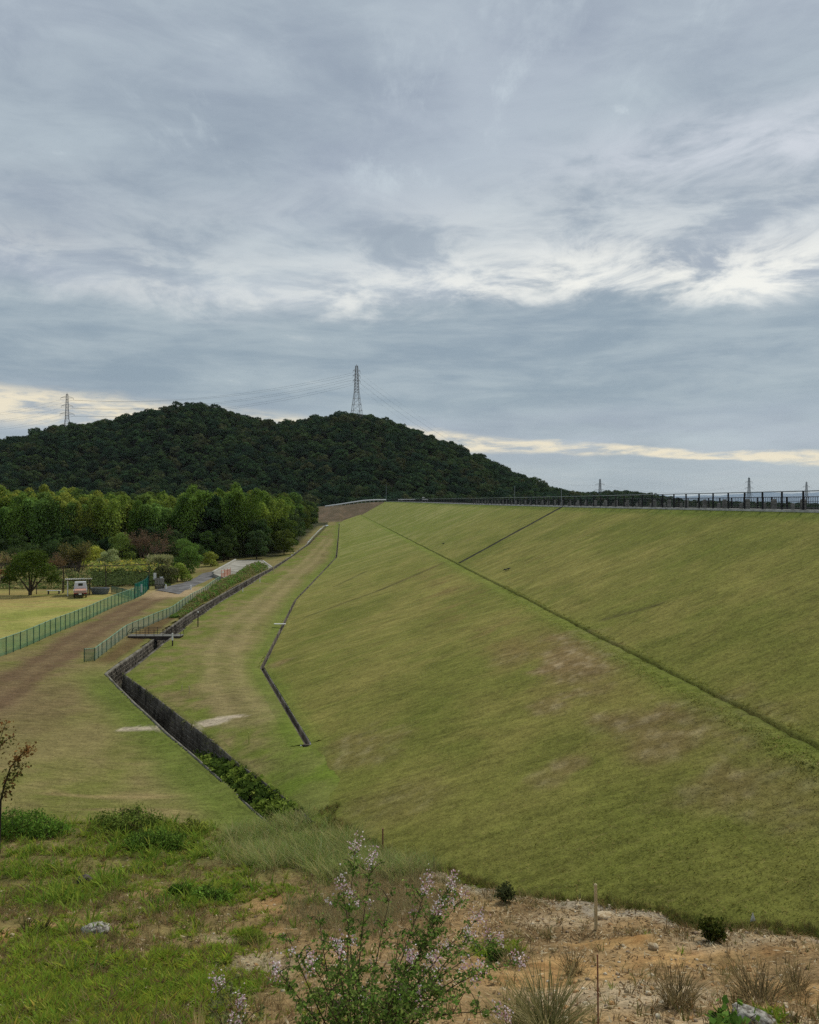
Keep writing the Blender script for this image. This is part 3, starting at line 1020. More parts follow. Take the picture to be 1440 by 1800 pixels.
# ------------------------------------------------------------------ dam embankment
def build_dam():
    ys = np.r_[lines((1, 8, 1), (8, 62, .28), (62, 130, .38), (130, 470, 2.6))]
    nlo = 80
    fr = np.linspace(0, 1, nlo)
    prof_up = [11.62, 11.9, 12.2, 12.36]
    drain = [(12.37, -.30), (12.57, -.30), (12.58, 0.02)]
    up = list(np.linspace(12.8, 26.2, 62)) + [26.45, 26.62, 26.7]
    back = [27.2, 28.5, 30, 33, C_BACK - .4, C_BACK, 40, 50, 70]
    rows_X, rows_Z = [], []
    nc = nlo + len(prof_up) + len(drain) + len(up) + len(back)
    X = np.zeros((len(ys), nc))
    Y = np.repeat(ys[:, None], nc, 1)
    OFF = np.zeros((len(ys), nc))
    c0 = toe_c(ys) + np.where((ys > 34.8) & (ys < 372), 0.30, -0.1)
    Cc = np.zeros((len(ys), nc))
    Cc[:, :nlo] = c0[:, None] + (11.55 - c0[:, None]) * fr
    rest = prof_up + [d[0] for d in drain] + up + back
    Cc[:, nlo:] = np.array(rest)
    wob = .05 * fbm(ys / 2.1, ys * 0, 3, 71) + .03 * fbm(ys / .5, ys * 0, 2, 72)
    Cc[:, nlo + 3:nlo + 7] += wob[:, None]
    X = Cc - TAN * Y
    Z = dam_z(X, Y)
    out_ = ~((ys > 34.8) & (ys < 372))
    Cc[out_, 0] -= .3
    X = Cc - TAN * Y
    Z[out_, 0] -= .7
    k = nlo + len(prof_up)
    for j, d in enumerate(drain):
        Z[:, k + j] += d[1]
    # uneven grassy rims of the berm ditch
    Z[:, nlo + 2:nlo + 4] += (.05 + .07 * fbm(ys / .8, ys * 0 + 3, 3, 73))[:, None]
    Z[:, k + 2] += .06 + .09 * fbm(ys / .7, ys * 0 + 7, 3, 74)
    C = dam_col(X, Y)
    C[:, k:k + 2] = AA(48, 46, 26)
    C[:, k - 1] = mixc(C[:, k - 1], np.broadcast_to(AA(70, 86, 32), C[:, k - 1].shape), .6 * np.ones(len(ys)))
    j0 = nlo + len(prof_up) + len(drain) + len(up)
    C[:, j0:] = AA(128, 124, 116)
    V = np.stack([X, Y, Z], 2).reshape(-1, 3)
    me = mesh_np('dam_embankment', V, grid_faces(len(ys), nc), M['dam'], C.reshape(-1, 3), smooth=True)
    tag(obj('dam_embankment', me), kind='structure')


build_dam()


def strip(rows):
    """sheet through successive lines of points"""
    R = np.stack(rows, 0)
    n, m = R.shape[:2]
    return R.reshape(-1, 3), grid_faces(n, m)


# ------------------------------------------------------------------ stone channel
def build_channel():
    root = empty('drainage_channel', (0, 0, 0))
    tag(root, kind='structure')
    L, R = L_ST.copy(), R_ST.copy()
    d = R[:, :2] - L[:, :2]
    w = np.linalg.norm(d, axis=1)[:, None]
    u = d / w
    depth = 1.35
    off = lambda p, a, z: np.c_[p[:, :2] + u * a, np.full(len(p), 0.0) + z]
    jag = .05 * fbm(np.arange(len(L)) / 2.0, np.zeros(len(L)), 3, 81)
    zb = np.minimum(L[:, 2], R[:, 2]) - depth
    # left coping: a narrow pale concrete edge
    cp = 0.16
    rows = [off(L, -cp - .10, L[:, 2] - .12), off(L, -cp, L[:, 2] + .04), off(L, 0.02, L[:, 2] + .045), off(L, .03, L[:, 2] - .06)]
    V, F = strip(rows)
    obj('coping', mesh_np('coping', V, F, M['concrete']), root)
    rows = [off(R, -.03, R[:, 2] - .10), off(R, -.02, R[:, 2] + .03), off(R, .12, R[:, 2] + .03), off(R, .2, R[:, 2] - .1)]
    V, F = strip(rows)
    obj('coping', mesh_np('coping', V, F, M['stone_lite']), root)
    # backing walls with batter, and floor
    rows = [off(L, .02, L[:, 2]), off(L, .10, (L[:, 2] + zb) / 2), off(L, .20, zb)]
    V, F = strip(rows)
    obj('wall', mesh_np('wall', V, F[:, ::-1], M['stone']), root)
    rows = [off(R, -.02, R[:, 2]), off(R, -.10, (R[:, 2] + zb) / 2), off(R, -.20, zb)]
    V, F = strip(rows)
    obj('wall', mesh_np('wall', V, F, M['stone']), root)
    rows = [off(L, .19, zb + .02), off(R, -.19, zb + .02)]
    V, F = strip(rows)
    obj('channel_bed', mesh_np('channel_bed', V, F[:, ::-1], M['silt_shade']), root)
    # masonry stones, proud of the backing
    rng = np.random.default_rng(3)
    for side, E, s in (('l', L, 1), ('r', R, -1)):
        seg = np.linalg.norm(np.diff(E[:, :2], axis=0), axis=1)
        S = np.r_[0, np.cumsum(seg)]
        vs, fs = [], []
        tot = min(S[-1], 150)
        rowh = 0.26
        for r in range(5):
            t = rng.random() * .3
            while t < tot - .4:
                ln = rng.uniform(.26, .5) * (1 if t < 70 else 1.9)
                tc = t + ln / 2
                k = min(np.searchsorted(S, tc) - 1, len(seg) - 1)
                f = (tc - S[k]) / seg[k]
                e = E[k] * (1 - f) + E[k + 1] * f
                tang = (E[k + 1] - E[k])[:2] / seg[k]
                nn = u[k] * s
                zt = e[2] - .04 - r * rowh
                inn = .02 + .16 * (r * rowh) / depth
                pr = rng.uniform(.03, .085)
                hh = rowh * .46
                c0 = e[:2] + nn * inn
                base = len(vs)
                hl = ln * .47
                q = []
                for (a, b) in ((-1, -1), (-.2, -1.08), (1, -1), (1.06, 0), (1, 1), (.1, 1.06), (-1, 1), (-1.05, 0)):
                    ja, jb = rng.uniform(.85, 1.05, 2)
                    q.append((a * hl * ja, b * hh * jb))
                zc = zt - rowh / 2
                for (a, b) in q:
                    p = c0 + tang * a + nn * .0
                    vs.append((p[0], p[1], zc + b))
                for (a, b) in q:
                    p = c0 + tang * a * .78 + nn * pr
                    vs.append((p[0], p[1], zc + b * .75))
                n = 8
                for i in range(n):
                    j = (i + 1) % n
                    fs.append((base + i, base + j, base + n + j, base + n + i))
                fs.append(tuple(range(base + n, base + 2 * n)))
                t += ln + .02
        me = bpy.data.meshes.new('masonry')
        me.from_pydata(vs, [], fs)
        me.materials.append(M['stone_lite'])
        o = obj('masonry', me, root)
        o['kind'] = 'stuff'
    # turf verges that close the ground against the walls
    for E, s in ((L, -1), (R, 1)):
        a0 = cp + .06 if s < 0 else .15
        rows = []
        for k, a in enumerate((a0, a0 + .25, a0 + .6, a0 + 1.0)):
            q = E[:, :2] + u * (s * a)
            g = ground_z(q[:, 0], q[:, 1])
            z = E[:, 2] - .02 if k == 0 else (g + (.02, .012, .006, -.03)[k])
            rows.append(np.c_[q, z])
        V, F = strip(rows)
        if s > 0:
            pass
        C = ground_col(V[:, 0], V[:, 1])
        C = mixc(C, np.broadcast_to(AA(92, 100, 44), C.shape), .3 * np.ones(len(C)))
        obj('verge', mesh_np('verge', V, F, M['ground'], C, smooth=True), root)


build_channel()


def build_toe_ditch():
    root = empty('toe_ditch', (0, 0, 0))
    tag(root, kind='structure')
    Y = np.r_[np.linspace(35.0, 62, 60), np.linspace(63, 150, 70), np.linspace(153, 371.5, 50)]
    ct = toe_c(Y)
    wv = .025 * fbm(Y / .9, Y * 0, 3, 91)
    z0 = dam_z(ct - TAN * Y, Y, False)

    def row(dc, z):
        return np.c_[ct + dc - TAN * Y, Y, z]
    g = lambda dc: ground_z(ct + dc - TAN * Y, Y)
    # left verge down to the ground, ditch walls, bed, right lip against the dam turf
    a = [row(-1.0, g(-1.0) - .06), row(-.55, g(-.55) + .02), row(-.2, np.minimum(g(-.2), z0 + .05) + .04), row(0 + 0 * wv, z0 + .04)]
    V, F = strip(a)
    C = mixc(ground_col(V[:, 0], V[:, 1]), np.broadcast_to(AA(96, 116, 40), (len(V), 3)), .2 * np.ones(len(V)))
    obj('verge', mesh_np('verge', V, F, M['ground'], C, smooth=True), root)
    V, F = strip([row(0 + 0 * wv, z0 + .04), row(.05, z0 + .045), row(.055, z0 - .34), row(.21, z0 - .34), row(.215, z0 + .06), row(.27, z0 + .07), row(.31 + 0 * wv, z0 + .02)])
    obj('ditch_lining', mesh_np('ditch_lining', V, F, M['stone']), root)
    V, F = strip([row(.05, z0 - .32), row(.22, z0 - .32)])
    obj('ditch_bed', mesh_np('ditch_bed', V, F, M['silt_shade']), root)
    a = [row(.29, z0 + .06), row(.62, dam_z(ct + .62 - TAN * Y, Y) + .05), row(.95, dam_z(ct + .95 - TAN * Y, Y) - .05)]
    V, F = strip(a)
    C = dam_col(V[:, 0], V[:, 1])
    obj('verge', mesh_np('verge', V, F, M['dam'], C, smooth=True), root)
    # end wall
    e = row(.16, z0)[0]
    MB().box((e[0], e[1] - .06, e[2] - .22), (.42, .12, .54)).build('end_wall', M['stone'], root)


build_toe_ditch()


# open gutter straight up the upper slope
def build_gutter():
    root = empty('slope_gutter', (0, 0, 0))
    tag(root, 'narrow dark gutter running straight up the upper grass slope to the crest fence', 'gutter')
    a, b = np.array((12.75, 84.8)), np.array((26.55, 96.5))
    t = np.linspace(0, 1, 80)
    c = a[0] + (b[0] - a[0]) * t
    Y = a[1] + (b[1] - a[1]) * t
    X = c - TAN * Y
    dirv = np.array((b[0] - a[0] - TAN * (b[1] - a[1]), b[1] - a[1]))
    dirv /= np.linalg.norm(dirv)
    nn = np.array((-dirv[1], dirv[0]))

    def row(o, dz):
        x, y = X + nn[0] * o, Y + nn[1] * o
        return np.c_[x, y, dam_z(x, y) + dz]
    V, F = strip([row(-.30, -.05), row(-.18, .08), row(-.13, .09), row(-.12, .012)])
    obj('lip', mesh_np('lip', V, F[:, ::-1], M['silt_shade']), root)
    V, F = strip([row(.30, -.05), row(.18, .08), row(.13, .09), row(.12, .012)])
    obj('lip', mesh_np('lip', V, F, M['silt_shade']), root)
    V, F = strip([row(-.14, .018), row(.14, .018)])
    obj('gutter_bed', mesh_np('gutter_bed', V, F[:, ::-1], M['silt_shade']), root)  # gutter is not cut in: dark bed and lips paint its shade


build_gutter()

# ------------------------------------------------------------------ reservoir behind the dam
def build_water():
    m, t, out = mat_new('reservoir_water')
    bs = t.add('ShaderNodeBsdfPrincipled')
    bs.inputs['Base Color'].default_value = (0.03, 0.045, 0.05, 1)
    bs.inputs['Roughness'].default_value = 0.12
    pos = t.add('ShaderNodeNewGeometry').outputs['Position']
    b = t.add('ShaderNodeBump')
    b.inputs['Strength'].default_value = 0.25
    b.inputs['Distance'].default_value = 0.1
    t.link(t.noise(pos, 0.8, 4, 0.6), b.inputs['Height'])
    t.link(b.outputs[0], bs.inputs['Normal'])
    t.link(bs.outputs[0], out.inputs[0])
    z = ZC - 9.0
    V = [(54, -60, z), (700, -60, z), (1400, 900, z), (150, 900, z), (8, 520, z)]
    me = bpy.data.meshes.new('reservoir_water')
    me.from_pydata(V, [], [(0, 1, 2, 3, 4)])
    me.materials.append(m)
    tag(obj('reservoir_water', me), kind='structure')


build_water()

# ------------------------------------------------------------------ wooded hill
SKY_PX = np.array([(-420, 800), (-200, 792), (-60, 784), (0, 780), (60, 764), (130, 752), (200, 740), (270, 724), (330, 716), (360, 714), (400, 720), (440, 737), (500, 741), (540, 737), (580, 730), (630, 728), (660, 733), (700, 747), (760, 770), (830, 797), (890, 827), (950, 852), (1000, 871), (1040, 884), (1100, 900)])
Y_RIDGE = 650.0
HX = (SKY_PX[:, 0] - 720) / FPX * Y_RIDGE
HZ = (HOR - SKY_PX[:, 1]) / FPX * Y_RIDGE - 7.3


def hill_rel(X, Y):
    X, Y = np.asarray(X, float), np.asarray(Y, float)
    # sight-line scaled ridge so that the skyline stays a real ridge with spurs in front of it
    top = np.interp(X, HX, HZ)
    top = top + 1.5 * fbm(X / 30, Y / 60, 3, 101)
    base = -7.0
    f = sstep(440, Y_RIDGE, Y + 14 * fbm(X / 60, Y / 90, 3, 102))
    bk = sstep(1000, 700, Y)
    z = base + (top - base) * (0.15 * f + 0.85 * f ** 1.25) * bk
    spur = fbm(X / 48, Y / 120, 4, 103) * 9 * np.sin(np.pi * np.clip((Y - 450) / 200, 0, 1)) * np.clip((top + 7) / 40, 0, 1)
    return z + spur


def build_hill():
    xs = np.linspace(-640, 190, 170)
    ys = np.linspace(446, 1000, 110)
    X, Y = np.meshgrid(xs, ys)
    Z = hill_rel(X, Y) + ZC
    C = np.broadcast_to(AA(38, 42, 26), X.shape + (3,)).reshape(-1, 3)
    me = mesh_np('wooded_hill', np.stack([X, Y, Z], 2).reshape(-1, 3), grid_faces(len(ys), len(xs)), M['ground'], C, smooth=True)
    tag(obj('wooded_hill', me), kind='structure')
    # lower hill and far shore to the right
    xs = np.linspace(100, 900, 200)
    ys = np.linspace(640, 1400, 40)
    X, Y = np.meshgrid(xs, ys)
    pr = np.array([(900, 884), (960, 872), (1000, 868), (1040, 866), (1080, 863), (1120, 868), (1150, 876), (1180, 881), (1260, 883), (1440, 888), (1700, 890)])
    px = 720 + FPX * X / 1000
    zt = (HOR - np.interp(px, pr[:, 0], pr[:, 1])) / FPX * 1000 - 6
    f = sstep(700, 1000, Y)
    Z = -11 + (zt + 11) * f + 1.0 * fbm(X / 30, Y / 40, 3, 105) + ZC
    C = np.broadcast_to(AA(40, 46, 36), X.shape + (3,)).reshape(-1, 3)
    me = mesh_np('far_shore_hill', np.stack([X, Y, Z], 2).reshape(-1, 3), grid_faces(len(ys), len(xs)), M['ground'], C, smooth=True)
    tag(obj('far_shore_hill', me), kind='structure')
    return


build_hill()


def shore_z(X, Y):
    pr = np.array([(900, 884), (960, 872), (1000, 868), (1040, 866), (1080, 863), (1120, 868), (1150, 876), (1180, 881), (1260, 883), (1440, 888), (1700, 890)])
    px = 720 + FPX * X / 1000
    zt = (HOR - np.interp(px, pr[:, 0], pr[:, 1])) / FPX * 1000 - 6
    f = sstep(700, 1000, Y)
    return -11 + (zt + 11) * f + ZC


# distant mountains
def build_mountains():
    xs = np.linspace(-4000, 8000, 160)
    r = 120 + 0 * xs
    r = 95 + 90 * fbm(xs / 900, xs * 0 + 2, 4, 111)
    r = np.maximum(r, 25)
    ys = np.array([8000, 8600, 9200])
    X, Y = np.meshgrid(xs, ys)
    Z = np.stack([0 * r - 20, r, 0 * r - 20]) + ZC
    C = np.broadcast_to(AA(118, 138, 156), X.shape + (3,)).reshape(-1, 3)  # blue of the distance haze painted into the slopes
    me = mesh_np('distant_mountains', np.stack([X, Y, Z], 2).reshape(-1, 3), grid_faces(3, len(xs)), M['ground'], C, smooth=True)
    tag(obj('distant_mountains', me), kind='structure')


build_mountains()

# ================================================================== things
def up_tri(F4, F3):
    return [f for f in (np.array(F4, np.int32).reshape(-1, 4), np.array(F3, np.int32).reshape(-1, 3)) if len(f)]


# ------------------------------------------------------------------ leaf and blade builders
def leaves_np(cent, size, rng, nrm=None, elong=1.5, droop=None, flat=0.35):
    """diamond leaves at points; returns verts and quads"""
    n = len(cent)
    if nrm is None:
        nrm = rng.normal(size=(n, 3))
    nrm = nrm + rng.normal(size=(n, 3)) * flat
    nrm /= np.linalg.norm(nrm, axis=1)[:, None] + 1e-9
    a = rng.normal(size=(n, 3))
    if droop is not None:
        a = a * (1 - droop) + np.array((0, 0, -1.0)) * droop * 2
    a -= (a * nrm).sum(1)[:, None] * nrm
    a /= np.linalg.norm(a, axis=1)[:, None] + 1e-9
    b = np.cross(nrm, a)
    s = size * rng.uniform(.6, 1.3, n)[:, None]
    V = np.stack([cent - a * s * elong * .5, cent + b * s * .5 + a * s * .05, cent + a * s * elong * .5, cent - b * s * .5 + a * s * .05], 1).reshape(-1, 3)
    F = np.arange(n * 4).reshape(-1, 4)
    return V, F


def crown_pts(lobes, n, rng, shell=(0.72, 1.05), low=-0.45):
    L = np.array(lobes, float)
    w = L[:, 3] * L[:, 4] + L[:, 4] * L[:, 5]
    k = rng.choice(len(L), n, p=w / w.sum())
    d = rng.normal(size=(n, 3))
    d /= np.linalg.norm(d, axis=1)[:, None]
    d[:, 2] = np.where(d[:, 2] < low, -d[:, 2] * .6, d[:, 2])
    r = rng.uniform(*shell, n)[:, None]
    P_ = L[k, :3] + d * r * L[k, 3:6]
    inside = np.zeros(n, bool)
    for j in range(len(L)):
        q = (P_ - L[j, :3]) / L[j, 3:6]
        inside |= ((q ** 2).sum(1) < .5) & (k != j)
    return P_[~inside], d[~inside], k[~inside]


def crown_mesh(name, lobes, n, size, base, mat, seed, elong=1.4, shell=(.7, 1.06), var=.35, low=-.45, flat=.55, droop=None, tone=.25):
    rng = np.random.default_rng(seed)
    p, d, k = crown_pts(lobes, n, rng, shell, low)
    V, F = leaves_np(p, size, rng, d * np.array((1, 1, 1.2)), elong, droop, flat)
    lt = rng.uniform(1 - tone, 1 + tone, len(lobes))[k]
    cl = fbm(p[:, 0] / (size * 4) + seed, p[:, 2] / (size * 4) + p[:, 1] / (size * 4), 2, seed % 50) * .22
    m = rng.uniform(1 - var, 1 + var, len(p)) * lt * (1 + cl)
    base = np.array(base)
    warm = rng.uniform(-.10, .10, len(p))
    c = base * m[:, None]
    c[:, 0] *= 1 + warm
    C = np.repeat(c, 4, 0)
    return mesh_np(name, V, F, mat, C)


def dome_lobes(rng, n, R, Hc, z0, squash=.75, r=(.38, .6)):
    """n leafy masses that fill a rounded crown of radius R between z0 and z0+Hc"""
    L = [(0, 0, z0 + Hc * .52, R * .62, R * .62, Hc * .42)]
    for i in range(n):
        t = i / max(1, n - 1)
        ph = i * 2.399 + rng.uniform(-.4, .4)
        zz = .12 + .78 * t
        rr = R * math.sqrt(max(0.04, 1 - (1.9 * (zz - .42)) ** 2)) * rng.uniform(.5, .78)
        s = R * rng.uniform(*r)
        L.append((rr * math.cos(ph), rr * math.sin(ph), z0 + Hc * zz, s, s, s * squash))
    return L


def trunk_mesh(name, h, r, limbs, mat, seed, lean=.05):
    rng = random.Random(seed)
    b = MB()
    top = (rng.uniform(-lean, lean) * h, rng.uniform(-lean, lean) * h, h)
    pts = [(0, 0, -.3), (top[0] * .15 + rng.uniform(-.05, .05), top[1] * .2, h * .3), (top[0] * .5, top[1] * .6, h * .65), top]
    b.tube(pts, [r * 1.25, r, r * .7, r * .35], 7)
    for (z, ph, ln, up) in limbs:
        s = (top[0] * z * .8, top[1] * z * .8, h * z)
        e = (s[0] + math.cos(ph) * ln, s[1] + math.sin(ph) * ln, s[2] + up)
        mid = (s[0] + math.cos(ph) * ln * .45, s[1] + math.sin(ph) * ln * .45, s[2] + up * .6)
        b.tube([s, mid, e], [r * .6, r * .4, r * .15], 5)
    me = b.mesh(name, mat)
    return me


def thing(name, label, cat, loc, rz=0.0, group=None, scale=None):
    o = empty(name, loc, rz)
    if scale is not None:
        o.scale = scale if hasattr(scale, '__len__') else (scale,) * 3
    return tag(o, label, cat, group)


def single(o, label, cat, group=None):
    return tag(o, label, cat, group)


def at(px, py, dz=0.0):
    p = H(px, py)
    return (p[0], p[1], p[2] + dz)


def gz(x, y):
    return float(surf_z(np.array([x]), np.array([y]))[0])


# ------------------------------------------------------------------ crest: kerb, fences, concrete posts
def crest_pt(c, Y):
    return np.array((c - TAN * Y, Y, ZC + Z_CREST + float(camber(Y))))


def build_crest():
    Y = np.r_[np.linspace(20, 120, 60), np.linspace(124, 432, 60)]
    z = ZC + Z_CREST + camber(Y)
    row = lambda c, dz: np.c_[c - TAN * Y, Y, z + dz]
    V, F = strip([row(26.66, -.15), row(26.67, .12), row(26.98, .12), row(26.99, -.1)])
    o = obj('crest_kerb', mesh_np('crest_kerb', V, F[:, ::-1], M['kerb']))
    tag(o, kind='structure')
    V, F = strip([row(27.0, .012), row(28.6, .02), row(35.2, .02)])
    tag(obj('crest_road', mesh_np('crest_road', V, F[:, ::-1], M['asphalt'])), kind='structure')

    # near fence
    root = thing('crest_fence', 'long black post and rail fence along the near edge of the dam crest', 'fence', tuple(crest_pt(26.82, 46)))
    ox = Vector(root.location)
    hgt = 1.06
    pm = MB().box((0, 0, hgt / 2 - .05), (.085, .085, hgt + .1)).box((0, 0, hgt + .005), (.10, .10, .012)).mesh('post', M['black_metal'])
    ys = np.arange(24.6, 431, 2.25)
    for y in ys:
        p = Vector(crest_pt(26.82, y)) + Vector((0, 0, .12)) - ox
        q = obj('post', pm, root, p)
        q.rotation_euler = (0, 0, math.radians(5.1))
    yy = np.r_[np.arange(23.5, 120, 8), np.arange(120, 432, 24), 431]
    for hz, r, nm, mt in ((hgt + .02, .03, 'top_rail', 'rail_metal'), (.30, .011, 'wire_rail', 'black_metal'), (.48, .011, 'wire_rail', 'black_metal'), (.14, .014, 'bottom_rail', 'black_metal')):
        b = MB()
        b.tube([Vector(crest_pt(26.82, y)) + Vector((0, 0, .12 + hz)) - ox for y in yy], r, 4)
        b.build(nm, M[mt], root)

    # far fence with balusters
    root = thing('baluster_fence', 'black baluster fence on the reservoir side of the dam crest', 'fence', tuple(crest_pt(35.3, 50)))
    ox = Vector(root.location)
    hgt = .98
    pm = MB().box((0, 0, hgt / 2), (.09, .09, hgt)).mesh('post', M['black_metal'])
    for y in np.arange(26, 431, 2.25):
        q = obj('post', pm, root, Vector(crest_pt(35.3, y)) - ox)
    b = MB()
    for y in np.r_[np.arange(26, 210, .28), np.arange(210, 431, .4)]:
        p = crest_pt(35.3, y)
        b.box(p + np.array((0, 0, hgt / 2 + .04)) - np.array(ox), (.028, .028, hgt - .14))
    o = b.build('baluster', M['black_metal'], root)
    o['kind'] = 'stuff'
    for hz in (hgt - .02, .1):
        MB().tube([Vector(crest_pt(35.3, y)) + Vector((0, 0, hz)) - ox for y in yy if y > 25], .03, 4).build('rail', M['black_metal'], root)

    # stubby concrete posts, tall and short in turn
    tall = MB().box((0, 0, .36), (.27, .27, .66), bev=.03).box((0, 0, .70), (.2, .2, .10), bev=.02)
    tall.box((0, .0, .30), (.30, .16, .2), bev=.02)
    tm = tall.mesh('bollard', M['bollard'])
    sm = MB().box((0, 0, .24), (.2, .2, .42), bev=.03).box((.05, 0, .44), (.1, .15, .10), bev=.02).mesh('bollard', M['bollard'])
    i = 0
    for y in np.arange(30, 170, 1.65):
        t = i % 2 == 0
        o = obj('bollard', tm if t else sm)
        p = crest_pt(28.3 if t else 28.6, y + random.uniform(-.15, .15))
        o.location = p + np.array((0, 0, .02))
        o.rotation_euler = (0, 0, random.uniform(-.1, .1))
        tag(o, 'tall square concrete bollard behind the black crest fence' if t else 'short concrete bollard between two tall ones behind the crest fence', 'bollard', 'tall concrete bollards on the crest' if t else 'short concrete bollards on the crest')
        i += 1

    # slim poles and lamp on the far crest
    for (px, h, y, lab) in ((905, 3.3, 150, 'thin grey pole by the crest fence, the middle one of three'), (987, 2.2, 101, 'thin grey pole at the top of the slope gutter')):
        x = (px - 720) / FPX * y
        o = MB().tube([(0, 0, 0), (0, 0, h)], .035, 6).box((0, 0, h + .04), (.09, .09, .08)).build('slim_pole', M['galv'], None, (x, y, gz(x, y)))
        tag(o, lab, 'pole')
    x, y = (679 - 720) / FPX * 432, 432
    o = MB().tube([(0, 0, 0), (0, 0, 9)], [.12, .07], 6).box((0, 0, 9.0), (.25, .1, .1)).build('tall_pole', M['galv'], None, (x, y, gz(x, y)))
    tag(o, 'tall dark pole at the end of the white guard rail', 'pole')
    y = 400
    x = (743 - 720) / FPX * y
    r = thing('street_lamp', 'street lamp with white head at the far end of the crest', 'street lamp', (x, y, gz(x, y)))
    MB().tube([(0, 0, 0), (0, 0, 4.6)], [.09, .06], 6).build('lamp_post', M['galv'], r)
    MB().box((.35, 0, 4.7), (1.1, .4, .28), bev=.08).build('lamp_head', M['white'], r)


build_crest()


def build_guard_rails():
    pts = [D(572, 890.5, 441), D(600, 886.5, 440), D(640, 880.3, 440), D(662, 879.2, 440), D(679, 879.0, 440)]
    root = thing('guard_rail', 'white guard rail curving over the brown slope at the far end of the dam', 'guard rail', tuple(pts[0]))
    ox = Vector(pts[0])
    b = MB()
    P2 = resample(np.array(pts), 16)
    for p, q in zip(P2[:-1], P2[1:]):
        b.tube([Vector(p) - ox + Vector((0, 0, .15)), Vector(q) - ox + Vector((0, 0, .15))], .36, 6)
    b.build('beam', M['white'], root)
    pm = MB().tube([(0, 0, -2.2), (0, 0, .3)], .09, 6).mesh('post', M['white'])
    for p in P2[::1]:
        obj('post', pm, root, Vector(p) - ox)
    for (a, c, yy, lab) in ((700, 730, 436, 'short white guard rail left of the street lamp'), (742, 752, 425, 'short piece of white guard rail right of the street lamp')):
        p, q = D(a, 878.4, yy), D(c, 878.6, yy)
        root = thing('guard_rail', lab, 'guard rail', tuple(p))
        MB().tube([(0, 0, 0), Vector(q) - Vector(p)], .36, 6).build('beam', M['white'], root)
        for f in (0, .33, .66, 1):
            obj('post', pm, root, (Vector(q) - Vector(p)) * f)


build_guard_rails()

# ------------------------------------------------------------------ pylons and power lines
def pylon(name, label, base, h, bw, tw, arms, mat, rz=0.0, th=.16, group=None, waist=.52):
    root = thing(name, label, 'pylon', tuple(base), rz, group)

    def half(z):
        t = z / h
        if t < waist:
            return (bw + (tw - bw) * (t / waist)) / 2
        return (tw + (tw * .45 - tw) * ((t - waist) / (1 - waist))) / 2
    zs = list(np.linspace(0, h * waist, 6)) + list(np.linspace(h * waist, h * .97, 10))[1:]
    cs = ((-1, -1), (1, -1), (1, 1), (-1, 1))
    lm = None
    for (a, c) in cs:
        b = MB()
        for z0, z1 in ((-3, 0), (0, h * waist), (h * waist, h * .97)):
            p0 = (a * half(max(0, z0)), c * half(max(0, z0)), z0)
            b.bar(p0, (a * half(z1), c * half(z1), z1), th * 1.5)
        b.build('leg', mat, root)
    br, rg = MB(), MB()
    for z0, z1 in zip(zs[:-1], zs[1:]):
        h0, h1 = half(z0), half(z1)
        for i in range(4):
            (a, c), (e, f) = cs[i], cs[(i + 1) % 4]
            br.bar((a * h0, c * h0, z0), (e * h1, f * h1, z1), th * .7)
            br.bar((e * h0, f * h0, z0), (a * h1, c * h1, z1), th * .8)
            rg.bar((a * h1, c * h1, z1), (e * h1, f * h1, z1), th)
    o = br.build('bracing', mat, root)
    o['kind'] = 'stuff'
    rg.build('girt', mat, root)
    MB().bar((0, 0, h * .955), (0, 0, h), th * 1.2).build('peak', mat, root)
    ends = []
    for (zf, L) in arms:
        z = h * zf
        for s in (-1, 1):
            b = MB()
            w = half(z)
            tip = (s * L, 0, z)
            for c in (-1, 1):
                b.bar((s * w, c * w, z), tip, th)
                b.bar((s * w, c * w, z + h * .035), tip, th * .8)
            b.build('cross_arm', mat, root)
            MB().tube([(s * L, 0, z), (s * L, 0, z - h * .035)], th * .8, 5).build('insulator', M['galv'], root)
            ends.append(Vector(base) + Matrix.Rotation(rz, 3, 'Z') @ Vector((s * L, 0, z - h * .035)))
    return ends


def hz_at(x, y):
    return float(hill_rel(np.array([x]), np.array([y]))[0]) + ZC


yA = 640.0
pA = D(627, 727, yA)
pA[2] = hz_at(pA[0], pA[1])
hA = D(627, 640, yA)[2] - pA[2]
endsA = pylon('lattice_pylon', 'tall steel lattice pylon on top of the wooded hill', pA, hA, 9.2, 3.3, ((.885, 2.9), (.80, 2.9), (.715, 2.9)), M['pylon'], .35, .15)
yB = 700.0
pB = D(118, 760, yB)
pB[2] = hz_at(pB[0], pB[1])
hB = D(118, 690, yB)[2] - pB[2]
endsB = pylon('lattice_pylon', 'steel lattice pylon on the left shoulder of the hill against the yellow sky', pB, hB, 8.5, 2.8, ((.90, 5.0), (.75, 4.6), (.60, 5.6)), M['pylon'], .25, .15)
yC = 1080.0
pC = D(1055, 893, yC)
endsC = pylon('lattice_pylon', 'pale pylon standing in front of the low wooded hill beyond the crest', pC, D(1055, 841, yC)[2] - pC[2], 8, 3, ((.80, 6), (.60, 8), (.42, 6.5)), M['pylon_far'], .1, .2)
yD = 1250.0
pD = D(1317, 897, yD)
endsD = pylon('lattice_pylon', 'faint pylon above the right part of the crest fence, the left one of two', pD, D(1317, 838, yD)[2] - pD[2], 9, 3.4, ((.84, 5.6), (.66, 6.4), (.48, 5.6)), M['pylon_far'], .1, .24)
yE = 1560.0
pE = D(1418, 897, yE)
endsE = pylon('lattice_pylon', 'faint small pylon at the right edge above the crest fence', pE, D(1418, 846, yE)[2] - pE[2], 10, 3.6, ((.82, 6.2), (.62, 7), (.44, 6)), M['pylon_far'], .1, .27)


